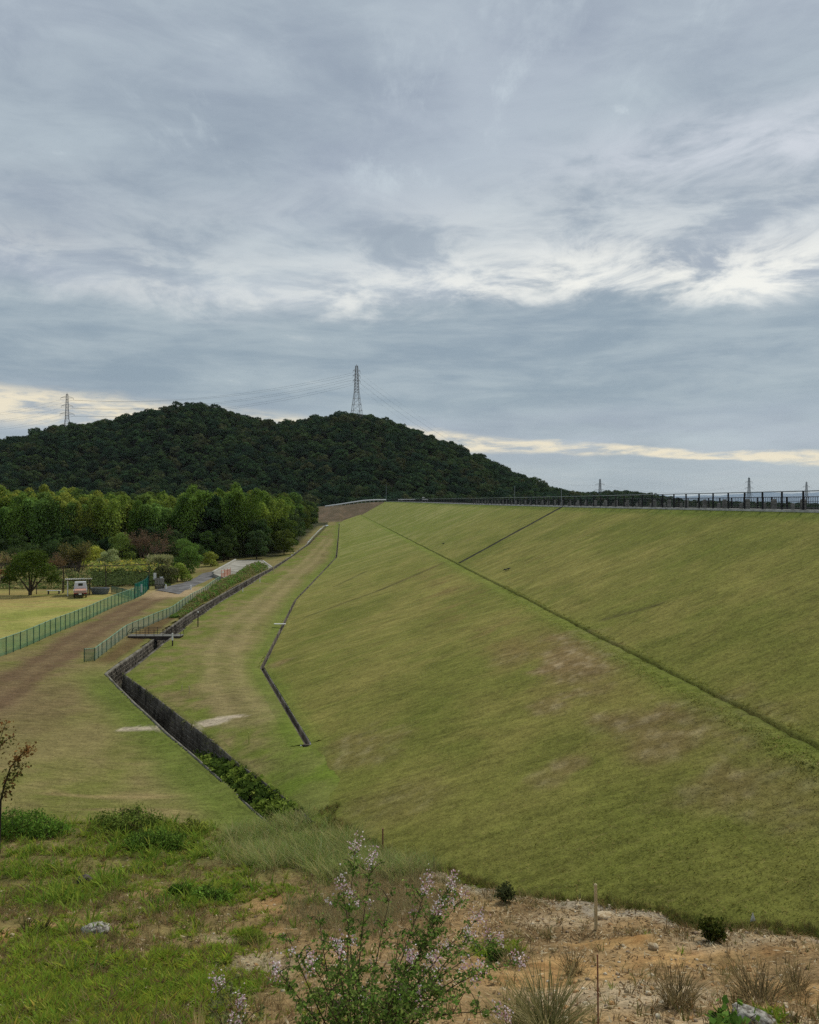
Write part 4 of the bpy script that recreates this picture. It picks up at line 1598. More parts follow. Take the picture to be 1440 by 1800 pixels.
def wires(ends0, ends1, sag, label, group, r):
    for k, (a, b) in enumerate(zip(ends0, ends1)):
        pts = []
        for i in range(33):
            t = i / 32
            p = a.lerp(b, t)
            p.z -= sag * 4 * t * (1 - t)
            pts.append(p)
        o = MB().tube(pts, r, 4, cap=False)
        org = pts[0]
        ob = o.build('power_line', M['wire'], None, tuple(org), org=tuple(org))
        lev = ('topmost', 'middle', 'lowest')[k // 2]
        tag(ob, label + ', one of the ' + lev + ' pair', 'power line', group + ', ' + lev + ' pair')


wires(endsB, endsA, 9, 'thin wire between the two hill pylons', 'power lines between the hill pylons', .055)
wires(endsA, endsC, 26, 'faint wire falling from hilltop pylon to pale pylon', 'power lines falling to the right', .03)
wires(endsC, endsD, 12, 'faint wire between two far pylons over the fence', 'power lines between the far pylons', .05)
wires(endsD, endsE, 12, 'faint wire between the two rightmost pylons', 'power lines at the far right', .05)
endF = [e + Vector((-220, 160, 4)) for e in endsB]
wires(endsB, endF, 7, 'thin wire running left from the left pylon', 'power lines left of the left pylon', .05)

# ------------------------------------------------------------------ trees of the hill
def build_hill_trees():
    rng = np.random.default_rng(21)
    vs = []
    for i in range(7):
        L = dome_lobes(random.Random(40 + i), 9, 4.4 + .3 * (i % 3), 6.6, 1.6, .72, (.36, .58))
        base = [A(60, 78, 48), A(54, 72, 50), A(66, 80, 48), A(58, 76, 46), A(78, 82, 52), A(50, 68, 48), A(70, 86, 50)][i]
        me = crown_mesh('hill_tree', L, 1500, .62, base, M['hill_leaf'], 200 + i, 1.3, (.74, 1.05), .4, -.3, .6, None, .3)
        vs.append(me)
    pts = []
    st = 5.7
    for y in np.arange(449, 745, st):
        for x in np.arange(-0.57 * y - 20, 140, st):
            pts.append((x + rng.uniform(-2.6, 2.6), y + rng.uniform(-2.6, 2.6)))
    pts = np.array(pts)
    z = hill_rel(pts[:, 0], pts[:, 1])
    ok = (z > -6.9)
    for e in (pA, pB):                                    # the pylons stand in small clearings
        ok &= np.hypot(pts[:, 0] - e[0], pts[:, 1] - e[1] + 2) > 6.0
    pts, z = pts[ok], z[ok]
    s = rng.uniform(.5, 1.05, len(pts)) * (1 + .22 * (rng.random(len(pts)) > .88))
    v = rng.integers(0, 7, len(pts))
    a = rng.uniform(0, 6.28, len(pts))
    # nearest and fully seen ones become trees of their own
    seen = (z > 1.0) | (pts[:, 0] > -60)
    order = np.argsort(np.where(seen, pts[:, 1], 1e6))
    own = order[:285]
    proto = []
    for n, i in enumerate(own):
        k = n if n < 7 else v[i]
        o = obj('hill_tree', vs[k])
        o.location = (pts[i, 0], pts[i, 1], z[i] + ZC - .3)
        o.rotation_euler = (0, 0, a[i])
        o.scale = (s[i], s[i], s[i] * rng.uniform(.85, 1.2))
        tag(o, 'dark green broadleaf tree low on the near side of the wooded hill', 'tree', 'trees on the lower slope of the wooded hill')
        if n < 7:
            proto.append(o)
    rest = order[285:]
    me = bpy.data.meshes.new('hill_forest')
    me.vertices.add(len(rest))
    me.vertices.foreach_set('co', np.c_[pts[rest], z[rest] + ZC - .3].astype(np.float32).ravel())
    for nm, typ, data in (('rot', 'FLOAT', a[rest]), ('scl', 'FLOAT', s[rest]), ('pick', 'INT', v[rest])):
        at_ = me.attributes.new(nm, typ, 'POINT')
        at_.data.foreach_set('value', data.astype(np.float32 if typ == 'FLOAT' else np.int32))
    me.materials.append(M['hill_leaf'])
    forest = obj('hill_forest', me)
    tag(forest, kind='stuff')
    scatter_gn(forest, proto)
    # woods on the low hill and far shore to the right
    pts = []
    for y in np.arange(720, 1010, 11):
        for x in np.arange(.17 * y, .60 * y, 8):
            pts.append((x + rng.uniform(-3, 3), y + rng.uniform(-4, 4)))
    pts = np.array(pts)
    z = shore_z(pts[:, 0], pts[:, 1])
    me = bpy.data.meshes.new('far_shore_wood')
    me.vertices.add(len(pts))
    me.vertices.foreach_set('co', np.c_[pts, z - .5].astype(np.float32).ravel())
    n = len(pts)
    for nm, typ, data in (('rot', 'FLOAT', rng.uniform(0, 6.28, n)), ('scl', 'FLOAT', rng.uniform(.55, 1.0, n)), ('pick', 'INT', rng.integers(0, 7, n))):
        at_ = me.attributes.new(nm, typ, 'POINT')
        at_.data.foreach_set('value', data.astype(np.float32 if typ == 'FLOAT' else np.int32))
    o = obj('far_shore_wood', me)
    tag(o, kind='stuff')
    scatter_gn(o, proto)


def scatter_gn(host, protos):
    ng = bpy.data.node_groups.new('scatter_trees', 'GeometryNodeTree')
    ng.interface.new_socket('Geometry', in_out='INPUT', socket_type='NodeSocketGeometry')
    ng.interface.new_socket('Geometry', in_out='OUTPUT', socket_type='NodeSocketGeometry')
    N, Lk = ng.nodes, ng.links
    gi, go = N.new('NodeGroupInput'), N.new('NodeGroupOutput')
    join = N.new('GeometryNodeJoinGeometry')
    for p in reversed(protos):
        oi = N.new('GeometryNodeObjectInfo')
        oi.inputs['Object'].default_value = p
        oi.inputs['As Instance'].default_value = True
        oi.transform_space = 'ORIGINAL'
        Lk.new(oi.outputs['Geometry'], join.inputs[0])
    iop = N.new('GeometryNodeInstanceOnPoints')
    Lk.new(gi.outputs[0], iop.inputs['Points'])
    Lk.new(join.outputs[0], iop.inputs['Instance'])
    iop.inputs['Pick Instance'].default_value = True

    def attr(nm, dt):
        n = N.new('GeometryNodeInputNamedAttribute')
        n.data_type = dt
        n.inputs['Name'].default_value = nm
        return n.outputs['Attribute']
    Lk.new(attr('pick', 'INT'), iop.inputs['Instance Index'])
    cx = N.new('ShaderNodeCombineXYZ')
    Lk.new(attr('rot', 'FLOAT'), cx.inputs[2])
    Lk.new(cx.outputs[0], iop.inputs['Rotation'])
    Lk.new(attr('scl', 'FLOAT'), iop.inputs['Scale'])
    Lk.new(iop.outputs[0], go.inputs[0])
    md = host.modifiers.new('scatter', 'NODES')
    md.node_group = ng


build_hill_trees()

# ------------------------------------------------------------------ the nearer wood: broadleaf trees and bamboo
def build_wood():
    rng = np.random.default_rng(31)
    R = random.Random(31)
    bl = []
    for i in range(6):
        L = dome_lobes(random.Random(60 + i), 11, 3.4 + .25 * (i % 3), 8.6, .5, .78, (.32, .5))
        base = [A(52, 68, 36), A(62, 80, 40), A(46, 60, 38), A(76, 92, 44), A(58, 72, 44), A(70, 82, 38)][i]
        cm = crown_mesh('crown', L, 5200, .30, base, M['leaf'], 300 + i, 1.5, (.72, 1.06), .4, -.35, .6, None, .3)
        lb = [(.3 + .12 * k, 2.2 * k + i, 2.0, 1.4) for k in range(5)]
        tm = trunk_mesh('trunk', 6.5, .17, lb, M['bark_dark'], 400 + i)
        bl.append((cm, tm))
    bam = []
    for i in range(5):
        rr = random.Random(80 + i)
        b = MB()
        pts, nd, kk = [], [], []
        for c in range(6):
            ph = rr.uniform(0, 6.28)
            r0 = rr.uniform(.2, 1.4)
            bx, by = r0 * math.cos(ph), r0 * math.sin(ph)
            hh = rr.uniform(10.5, 13.5)
            lean = rr.uniform(1.4, 4.2)
            lp = ph + rr.uniform(-.8, .8)
            path = []
            for k in range(9):
                t = k / 8
                o = lean * t ** 3
                path.append(Vector((bx + math.cos(lp) * o, by + math.sin(lp) * o, hh * (t - .10 * t ** 4) - .2)))
            b.tube(path, [.055 * (1 - .75 * k / 8) for k in range(9)], 5)
            for j in range(980):
                t = 1 - rr.random() ** 1.2 * .70
                k = min(int(t * 8), 7)
                f = t * 8 - k
                q = path[k].lerp(path[k + 1], f)
                w = .35 + 1.6 * (1 - abs(t - .62) / .5) * (t < 1.0)
                w = max(.2, w) * rr.random() ** .6
                a = rr.uniform(0, 6.28)
                pts.append((q.x + w * math.cos(a), q.y + w * math.sin(a), q.z - w * .42 + rr.uniform(-.25, .2)))
                nd.append((math.cos(a) * .6, math.sin(a) * .6, .8))
                kk.append(c)
        pts, nd = np.array(pts), np.array(nd)
        r2 = np.random.default_rng(500 + i)
        V, F = leaves_np(pts, .19, r2, nd, 2.6, .55, .6)
        base = np.array([A(98, 116, 50), A(108, 122, 54), A(88, 108, 48), A(124, 130, 58), A(92, 112, 56)][i])
        m = r2.uniform(.65, 1.3, len(pts)) * np.random.default_rng(i).uniform(.8, 1.2, 6)[np.array(kk)]
        cm = mesh_np('foliage', V, F, M['leaf'], np.repeat(base * m[:, None], 4, 0))
        bam.append((cm, b.mesh('culms', M['culm'])))

    def broad(x, y, k, s, label, group, zs=1.0):
        o = thing('broadleaf_tree', label, 'tree', (x, y, gz(x, y) - .1), R.uniform(0, 6.28), group, (s, s, s * zs))
        obj('crown', bl[k][0], o)
        obj('trunk', bl[k][1], o)
        return o

    def bamboo(x, y, k, s, label='feathery yellow-green bamboo clump in the grove behind the playing field', group='bamboo clumps in the grove'):
        o = thing('bamboo_clump', label, 'bamboo', (x, y, gz(x, y) - .1), R.uniform(0, 6.28), group, s)
        obj('foliage', bam[k][0], o)
        obj('culms', bam[k][1], o)

    def edge(y):                                           # the wood keeps clear of the channel
        return float(np.interp(y, L_ST[NA:, 1], L_ST[NA:, 0])) - 2.2
    gF, lF = 'dark broadleaf trees along the front of the wood', 'dark rounded broadleaf tree in the front row of the wood'
    # front rows, dark and low
    for row, (y0, st, s0) in enumerate(((147, 4.4, .56), (154, 5.2, .72), (159, 7.0, .85))):
        for x in np.arange(-86, -24, st):
            y = y0 + rng.uniform(-2, 2) + max(0, (x + 38)) * .9
            x = x + rng.uniform(-1.2, 1.2)
            px_ = 720 + FPX * x / y
            if x > edge(y) - 2 or (row > 0 and not (px_ < -40 or 78 < px_ < 165 or px_ > 232)) or (row == 0 and rng.random() < .25):
                continue
            broad(x, y, int(rng.choice([0, 2, 0, 4, 1])), s0 * rng.uniform(.8, 1.12), lF, gF)
    # bamboo behind them
    for y0, st in ((157, 4.2), (163, 3.9), (170, 4.0), (178, 4.2), (187, 4.6)):
        for x in np.arange(-100, -26, st):
            y = y0 + rng.uniform(-2.5, 2.5) + max(0, (x + 40)) * .7
            x = x + rng.uniform(-1.2, 1.2)
            if x > edge(y) - 2.5:
                continue
            px = 720 + FPX * x / y
            if y0 == 157 and px > 330:
                continue
            if 330 < px < 392 and y < 185:
                broad(x, y, 2, rng.uniform(1.25, 1.4), 'big dark round-topped tree standing among the bamboo', 'dark trees among the bamboo')
                continue
            bamboo(x, y, int(rng.integers(0, 5)), rng.uniform(.95, 1.25))
    # dark trees behind, up to the foot of the hill
    gB, lB = 'dark trees behind the bamboo grove', 'dark broadleaf tree behind the bamboo at the foot of the hill'
    for y0, st in ((200, 5.4), (214, 5.8), (232, 6.4), (255, 7), (285, 8), (320, 9), (360, 10), (405, 11)):
        for x in np.arange(-.55 * y0, -20, st):
            y = y0 + rng.uniform(-4, 4)
            x = x + rng.uniform(-2, 2)
            if x > edge(min(y, 345)) - 3 - (14 if y > 360 else 0):
                continue
            broad(x, y, int(rng.choice([0, 1, 2, 4, 5, 3])), rng.uniform(1.0, 1.3), lB, gB, 1.05)
    # along the channel
    g = 'loose olive trees along the far channel'
    for (x, y, s) in ((-24.9, 163, .55), (-26, 172, .75), (-27.2, 182, .9), (-28.6, 197, .95), (-30.3, 215, 1.0), (-32.0, 236, 1.0), (-34, 258, 1.05), (-36.4, 284, 1.05), (-38.8, 312, 1.1), (-41, 338, 1.0)):
        broad(x, y, int(rng.choice([3, 5, 4])), s, 'loose olive-green tree leaning over the far end of the stone channel', g)
    return bl, bam


BL, BAM = build_wood()

# ================================================================== middle ground
def Pg(px, py):
    p = H(px, py)
    return np.array(p)


def net_fence(name, label, base_px, height, spacing, net, postm, railm, group=None, zbase=None, pr=.035, rail_r=.03):
    """posts, netting bay by bay, top rail"""
    pts = np.array([Pg(*q) for q in base_px])
    S = np.r_[0, np.cumsum(np.linalg.norm(np.diff(pts[:, :2], axis=0), axis=1))]
    n = max(2, int(round(S[-1] / spacing)) + 1)
    t = np.linspace(0, S[-1], n)
    X, Y = np.interp(t, S, pts[:, 0]), np.interp(t, S, pts[:, 1])
    Z = np.array([gz(x, y) for x, y in zip(X, Y)])
    Z = np.convolve(np.r_[Z[0], Z, Z[-1]], (.25, .5, .25), 'valid')
    root = thing(name, label, 'fence', (X[0], Y[0], Z[0]), 0, group)
    o = Vector((X[0], Y[0], Z[0]))
    pm = MB().tube([(0, 0, -.2), (0, 0, height + .04)], pr, 6).mesh('post', postm)
    for i in range(n):
        q = obj('post', pm, root, Vector((X[i], Y[i], Z[i])) - o)
        q.rotation_euler = (random.uniform(-.012, .012), random.uniform(-.012, .012), 0)
    rail = MB().tube([Vector((X[i], Y[i], Z[i] + height)) - o for i in range(n)], rail_r, 5)
    rail.build('top_rail', railm, root)
    for i in range(n - 1):
        a, b = Vector((X[i], Y[i], Z[i])) - o, Vector((X[i + 1], Y[i + 1], Z[i + 1])) - o
        m = (a + b) / 2
        d = (b - a).normalized()
        nn = Vector((-d.y, d.x, 0)) * random.uniform(-.04, .04)
        me = bpy.data.meshes.new('net_panel')
        k = Vector((0, 0, 1))
        vs = [a + k * .05, m + nn + k * .05, b + k * .05, b + k * (height - .02), m + nn + k * (height - .03), a + k * (height - .02)]
        me.from_pydata(vs, [], [(0, 1, 4, 5), (1, 2, 3, 4)])
        me.materials.append(net)
        obj('net_panel', me, root)
    return root


net_fence('net_fence', 'long low green net fence between the yellow field and the dirt track', [(-60, 1184), (0, 1155.5), (60, 1131), (120, 1105), (180, 1077), (236, 1054)], 1.32, 1.2, M['green_net'], M['green_post'], M['green_rail'])
net_fence('net_fence', 'taller teal net fence at the far end of the low green net fence', [(237, 1053), (250, 1047), (258, 1041), (261, 1036)], 1.75, 1.6, M['teal_net'], M['teal_post'], M['teal_post'], pr=.05)
net_fence('net_fence', 'teal net slanting back from the end of the green fence to the sheds side', [(237, 1053), (214, 1046), (196, 1042)], .8, 1.8, M['teal_net'], M['teal_post'], M['teal_post'])
net_fence('net_fence', 'low pale green fence along the top of the channel bank', [(148, 1164), (163, 1165), (178, 1153), (193, 1142), (220, 1120), (250, 1106), (288, 1089), (330, 1063), (372, 1036), (388, 1025)], .92, 1.35, M['pale_net'], M['green_post'], M['green_rail'])
net_fence('ball_fence', 'high thin wire fence in front of the vine-covered bank behind the parked truck', [(112, 1042), (150, 1042), (215, 1040), (262, 1037)], 3.3, 4.4, M['wire_net'], M['rust'], M['rust'], pr=.06, rail_r=.05)
net_fence('ball_fence', 'low thin wire fence behind the round tree', [(-30, 1047), (0, 1047), (35, 1046), (80, 1044), (110, 1043)], 1.5, 3.0, M['wire_net'], M['rust'], M['rust'], pr=.05)


# ------------------------------------------------------------------ white pickup under its shelter
def build_truck():
    m, t, out = mat_new('window_glass')
    g = t.add('ShaderNodeBsdfPrincipled')
    g.inputs['Base Color'].default_value = (0.01, 0.012, 0.014, 1)
    g.inputs['Roughness'].default_value = 0.08
    t.link(g.outputs[0], out.inputs[0])
    M['glass'] = m
    M['rubber'] = paint_mat('rubber', (0.02, 0.02, 0.02), 0.85)
    M['red_lamp'] = paint_mat('red_lamp_lens', (0.35, 0.02, 0.02), 0.25)
    M['rust_red'] = paint_mat('rusty_red_paint', A(178, 104, 84), 0.7, 0, 0.25, 3, dirt=A(120, 70, 50))
    M['body_white'] = paint_mat('truck_white', (0.62, 0.63, 0.63), 0.35, 0, 0.06, 2, dirt=(0.40, 0.38, 0.33))
    M['tail_pink'] = paint_mat('faded_pinkish_paint', A(190, 160, 150), .6, 0, .15, 3, dirt=A(130, 96, 84))
    x, y, z = Pg(141.5, 1048.5)
    root = thing('pickup_truck', 'small white pickup seen from behind, parked under the open shelter', 'pickup truck', (x, y, z), math.radians(21))
    # rear faces -Y
    cab = MB()
    prof = [(1.55, .42), (3.25, .42), (3.3, .95), (3.18, 1.15), (2.75, 1.72), (1.75, 1.78), (1.62, 1.7), (1.55, 1.1)]
    n = len(prof)
    for s, w in ((-1, .72), (1, .72)):
        pass
    vs = []
    for s in (-1, 1):
        for (yy, zz) in prof:
            w = .73 if zz < 1.2 else .62
            vs.append((s * w, yy - 1.6, zz))
    fs = [tuple(range(n)), tuple(range(2 * n - 1, n - 1, -1))] + [(i, n + i, n + (i + 1) % n, (i + 1) % n) for i in range(n)]
    cab.add(vs, fs)
    cab.build('cab', M['body_white'], root)
    MB().box((0, -.02, 1.42), (.50, .04, .30), bev=.01).build('rear_window', M['glass'], root)
    for s in (-1, 1):
        MB().box((s * .675, .75, 1.38), (.03, .62, .40)).build('side_window', M['glass'], root)
        MB().box((s * .84, 1.25, 1.25), (.16, .05, .18), bev=.015).build('wing_mirror', M['rubber'], root)
    MB().box((0, 1.36, 1.42), (1.1, .03, .42)).build('windscreen', M['glass'], root)
    MB().box((0, -1.05, .60), (1.40, 2.0, .12)).build('load_bed', M['rust_red'], root)
    for s in (-1, 1):
        MB().box((s * .71, -1.05, .80), (.04, 2.0, .30), bev=.008).build('bed_side', M['body_white'], root)
    MB().box((0, -2.07, .77), (1.44, .04, .30), bev=.008).build('tailgate', M['tail_pink'], root)
    MB().box((0, -.08, .98), (1.42, .05, .55)).build('bed_front', M['body_white'], root)
    MB().box((0, -2.06, .48), (1.42, .10, .14), bev=.02).build('bumper', M['rubber'], root)
    for s in (-1, 1):
        MB().box((s * .56, -2.10, .58), (.24, .05, .09), bev=.01).build('tail_light', M['red_lamp'], root)
    MB().box((0, -2.12, .50), (.33, .02, .16)).build('number_plate', M['white'], root)
    MB().box((0, -.4, .45), (.9, 3.2, .16)).build('chassis', M['rubber'], root)
    for sx in (-1, 1):
        for yy in (-1.45, 1.1):
            b = MB().tube([(sx * .56, yy, .27), (sx * .70, yy, .27)], .27, 14).build('wheel', M['rubber'], root)
            MB().tube([(sx * .70, yy, .27), (sx * .715, yy, .27)], .15, 10).build('hub', M['galv'], b)
    # sloping tarpaulin on the load
    tb = MB()
    tb.add([(-.62, -.15, .95), (.62, -.15, .95), (.64, -1.0, .86), (.6, -1.95, .72), (-.6, -1.95, .70), (-.64, -1.0, .88), (-.62, -.15, .67), (.62, -.15, .67), (.6, -1.95, .67), (-.6, -1.95, .67)],
           [(0, 1, 2, 5), (5, 2, 3, 4), (0, 6, 7, 1), (4, 3, 8, 9), (1, 7, 8, 3, 2), (0, 5, 4, 9, 6)])
    mt = paint_mat('faded_orange_sheet', A(190, 140, 116), 0.8, 0, 0.2, 2)
    o = tb.build('load_cover', mt, None, (x, y, z))
    o.rotation_euler = (0, 0, math.radians(21))
    tag(o, 'faded orange sheet covering the load of the white pickup', 'tarpaulin')
    # shelter
    sx, sy, sz = Pg(139, 1047)
    sy += .6
    sx -= .25
    r = thing('carport', 'open shelter with a corrugated roof over the white pickup', 'shelter', (sx, sy, sz), math.radians(21))
    for (a, c) in ((-1.25, -.9), (1.2, -.9), (-1.3, 1.5), (1.25, 1.5), (1.02, -.7)):
        MB().box((a, c, .93), (.11, .11, 1.90)).build('post', M['white'] if a == -1.25 else M['rust'], r)
    for c in (-.9, 1.5):
        MB().box((0, c, 1.88 if c < 0 else 1.66), (2.9, .08, .10)).build('roof_beam', M['rust'], r)
    b = MB()
    nn = 60
    vs, fs = [], []
    for j, yy in enumerate((-1.25, 1.7)):
        for i in range(nn + 1):
            vs.append((-1.52 + 3.04 * i / nn, yy, 2.03 + .05 * math.cos(i * math.pi / 2.0) - (.28 if j else 0)))
    for i in range(nn):
        fs.append((i, i + 1, nn + 2 + i, nn + 1 + i))
    b.add(vs, fs)
    b.add([(vx, vy, vz + .09) for vx, vy, vz in vs], fs)
    k0 = 0
    b.f += [(i, 2 * (nn + 1) + i, 2 * (nn + 1) + i + 1, i + 1) for i in range(nn)]
    b.build('corrugated_roof', M['white'], r)
    # bench and trough beside it
    bx, by, bz = Pg(94.5, 1044.5)
    r = thing('bench', 'low white bench left of the pickup shelter', 'bench', (bx, by, bz + .0))
    MB().box((0, 0, .42), (1.66, .36, .07), bev=.01).build('seat', M['white'], r)
    for a in (-.65, .65):
        MB().box((a, 0, .19), (.08, .3, .40)).build('leg', M['rust'], r)
    tx, ty, tz = Pg(176, 1044.5)
    r = thing('water_trough', 'long grey tub lying on the grass right of the pickup shelter', 'tub', (tx, ty, tz), math.radians(-2))
    vs, fs = [], []
    for (hw, hd, zz) in ((.95, .3, 0), (1.05, .42, .35), (1.13, .48, .70), (1.17, .52, .72), (1.17, .52, .76), (1.07, .42, .76), (.9, .3, .2)):
        for k in range(12):
            a = 2 * math.pi * k / 12
            cx = math.copysign(abs(math.cos(a)) ** .35, math.cos(a))
            cy = math.copysign(abs(math.sin(a)) ** .6, math.sin(a))
            vs.append((cx * hw, cy * hd, zz))
    for q in range(6):
        for k in range(12):
            j = (k + 1) % 12
            fs.append((q * 12 + k, q * 12 + j, q * 12 + 12 + j, q * 12 + 12 + k))
    fs.append(tuple(range(72, 84)))
    tub = MB()
    tub.add(vs, fs)
    tub.build('tub_shell', paint_mat('grey_tub', A(104, 112, 118), 0.55, 0, 0.15, 2), r)
    b = MB()
    b.tube([(1.16 * math.cos(a) if abs(math.cos(a)) < .9 else math.copysign(1.16, math.cos(a)), .52 * math.sin(a), .77) for a in np.linspace(0, 2 * math.pi, 25)], .03, 5)
    b.build('rim', M['galv'], r)


build_truck()


# ------------------------------------------------------------------ signs, plank board, bollards, road, slab
def build_gate_area():
    def ground(px, py, Y):
        x = (px - 720) / FPX * Y
        return x, Y, gz(x, Y)
    Yg = 107.0
    for (px, w, top, bot, lab) in ((272.5, 5.0, 1007, 1018.6, 'tall narrow white notice board above the grey plank board by the road'), (284.0, 5.6, 1013.8, 1018.0, 'small white notice board above the right end of the grey plank board')):
        x, y, z = ground(px, 1036, Yg)
        h1, h0 = ZC - (top - HOR) / FPX * Yg - z, ZC - (bot - HOR) / FPX * Yg - z
        ww = w / FPX * Yg
        r = thing('notice_board', lab, 'sign', (x, y, z))
        MB().box((0, -.03, (h0 + h1) / 2), (ww, .03, h1 - h0), bev=.006).build('board', M['white'], r)
        MB().tube([(0, 0, 0), (0, 0, h1 - .05)], .035, 6).build('post', M['galv'], r)
    # grey plank board
    x, y, z = ground(280.2, 1036, Yg - .5)
    r = thing('plank_board', 'low board of four grey upright planks under the white notices', 'board', (x, y, z))
    grey = paint_mat('weathered_plank', A(150, 144, 136), 0.85, 0, 0.14, 5, dirt=A(116, 108, 98))
    pm = MB().box((0, 0, 0), (.27, .035, .84), bev=.008).mesh('plank', grey)
    for i in range(4):
        o = obj('plank', pm, r, (-.47 + i * .315, random.uniform(-.01, .01), .98))
        o.rotation_euler = (0, random.uniform(-.015, .015), 0)
    MB().box((0, .035, 1.28), (1.3, .04, .07)).build('batten', M['rust'], r)
    MB().box((0, .035, .68), (1.3, .04, .07)).build('batten', M['rust'], r)
    for a in (-.56, .56):
        MB().box((a, .07, .7), (.07, .07, 1.4)).build('leg', M['rust'], r)
    x, y, z = ground(281, 1036, Yg - .2)
    o = MB().box((0, 0, .18), (1.15, .3, .4), bev=.03).build('concrete_block', M['concrete'], None, (x, y, z))
    tag(o, 'low concrete block under the grey plank board', 'block')
    # white board on the teal fence
    p = Pg(248.5, 1048)
    o = MB().box((0, 0, .95), (.26, .03, .98), bev=.006).build('fence_sign', M['white'], None, (p[0] + .02, p[1] - .12, p[2]))
    tag(o, 'narrow white board hung on the teal net fence', 'sign')
    for (px, py, h, lab) in ((291.5, 1036, .62, 'stubby white post on the left edge of the road'), (335.5, 1036.5, .55, 'stubby white post on the right side where the road meets the track')):
        p = Pg(px, py)
        o = MB().tube([(0, 0, -.1), (0, 0, .08), (0, 0, h * .9), (0, 0, h)], [.13, .11, .10, .05], 10).build('road_post', M['white'], None, tuple(p))
        tag(o, lab, 'post')
    # asphalt lane
    lft = [(270, 1036.5), (290, 1031), (320, 1024), (343, 1013), (356, 1006), (378, 1003)]
    rgt = [(316, 1044), (330, 1038), (348, 1029), (368, 1019), (382, 1012), (398, 1005)]
    Lp, Rp = resample(np.array([P(a, b, -11.2) for a, b in lft]), 24), resample(np.array([P(a, b, -11.2) for a, b in rgt]), 24)
    rows = []
    for f in np.linspace(0, 1, 8):
        q = Lp * (1 - f) + Rp * f
        q[:, 2] = surf_z(q[:, 0], q[:, 1]) + .035 + .03 * math.sin(math.pi * f)
        if f in (0, 1):
            q[:, 2] -= .05
        rows.append(q)
    V, F = strip(rows)
    tag(obj('road', mesh_np('road', V, F[:, ::-1], M['asphalt'], smooth=True)), kind='structure')
    # concrete bridge slab
    z = ZC - 10.75
    cor = [P(374, 1008, -10.75), P(414, 985.5, -10.75), P(462, 985.5, -10.75), P(478, 997, -10.75), P(402, 1019, -10.75)]
    r = thing('bridge_slab', 'pale concrete bridge deck at the end of the asphalt road', 'bridge', tuple(cor[0]))
    o = Vector(cor[0])
    b = MB()
    top = [Vector(c) - o for c in cor]
    n = len(top)
    b.add(top + [t - Vector((0, 0, .7)) for t in top], [tuple(range(n - 1, -1, -1)), tuple(range(n, 2 * n))] + [(i, (i + 1) % n, n + (i + 1) % n, n + i) for i in range(n)])
    b.build('deck', M['slab'], r)
    for i, (p0, p1, nm) in enumerate(((cor[0], cor[1], 'parapet'), (cor[1], cor[2], 'kerb'), (cor[2], cor[3], 'kerb'))):
        a, c = Vector(p0) - o, Vector(p1) - o
        d = (c - a)
        MB().box(tuple((a + c) / 2 + Vector((0, 0, .12 if nm == 'parapet' else .03))), (d.length, .3, .36 if nm == 'parapet' else .1), math.atan2(d.y, d.x), bev=.02).build(nm, M['kerb'], r)
    for f in (.33, .66):                                    # expansion joints
        a = top[0].lerp(top[1], f)
        c = top[4].lerp(top[3], f)
        d = c - a
        MB().box(tuple((a + c) / 2 + Vector((0, 0, .004))), (d.length * .96, .06, .012), math.atan2(d.y, d.x)).build('joint', M['silt_shade'], r)
    # orange barrier
    a, c = Vector(P(389, 1015.5, -10.75)), Vector(P(405, 1012, -10.75))
    r = thing('barrier', 'orange mesh barrier standing on the pale concrete deck', 'barrier', tuple(a))
    d = c - a
    orange = paint_mat('orange_plastic', A(206, 104, 62), 0.6)
    for i in range(4):
        q = d * (i / 3)
        MB().tube([(q.x, q.y, 0), (q.x, q.y, 1.15)], .035, 6).build('post', orange, r)
    for i in range(3):
        q0, q1 = d * (i / 3), d * ((i + 1) / 3)
        me = bpy.data.meshes.new('net_panel')
        hh = .95 if i else .6
        me.from_pydata([(q0.x, q0.y, .1), (q1.x, q1.y, .1), (q1.x, q1.y, hh), (q0.x, q0.y, hh)], [], [(0, 1, 2, 3)])
        me.materials.append(M['orange_net'])
        obj('net_panel', me, r)
    MB().tube([(0, 0, .95), tuple(d + Vector((0, 0, .95)))], .025, 5).build('rail', orange, r)


build_gate_area()


def build_footbridge():
    a, b = P(224, 1118.5, -11.25), P(318, 1118.5, -11.25)
    r = thing('footbridge', 'small steel footbridge with low railings over the stone channel', 'footbridge', tuple(a))
    L = b[0] - a[0]
    deck = paint_mat('grey_bridge_deck', A(112, 110, 102), 0.8, 0.1, 0.2, 2)
    MB().box((L / 2, .45, .0), (L, 1.0, .06), bev=.01).build('deck', deck, r)
    for y in (-.03, .93):
        MB().box((L / 2, y, -.16), (L * .97, .09, .30)).build('girder', M['rust'], r)
        b_ = MB()
        hh = .62
        b_.tube([(-.02, y, .03), (.06, y, hh * .6), (.3, y, hh), (L - .3, y, hh), (L - .05, y, hh * .6), (L, y, .03)], .024, 5)
        b_.tube([(.16, y, hh * .52), (L - .16, y, hh * .52)], .018, 5)
        b_.build('handrail', M['rust'], r)
        for k in range(1, 6):
            MB().tube([(L * k / 6, y, .02), (L * k / 6, y, hh)], .024, 5).build('baluster', M['rust'], r)
    MB().bar((.55, .0, -.2), (1.75, .0, -.95), .16).build('brace', M['stone_lite'], r)
    MB().bar((.55, .9, -.2), (1.75, .9, -.95), .16).build('brace', M['stone_lite'], r)


build_footbridge()

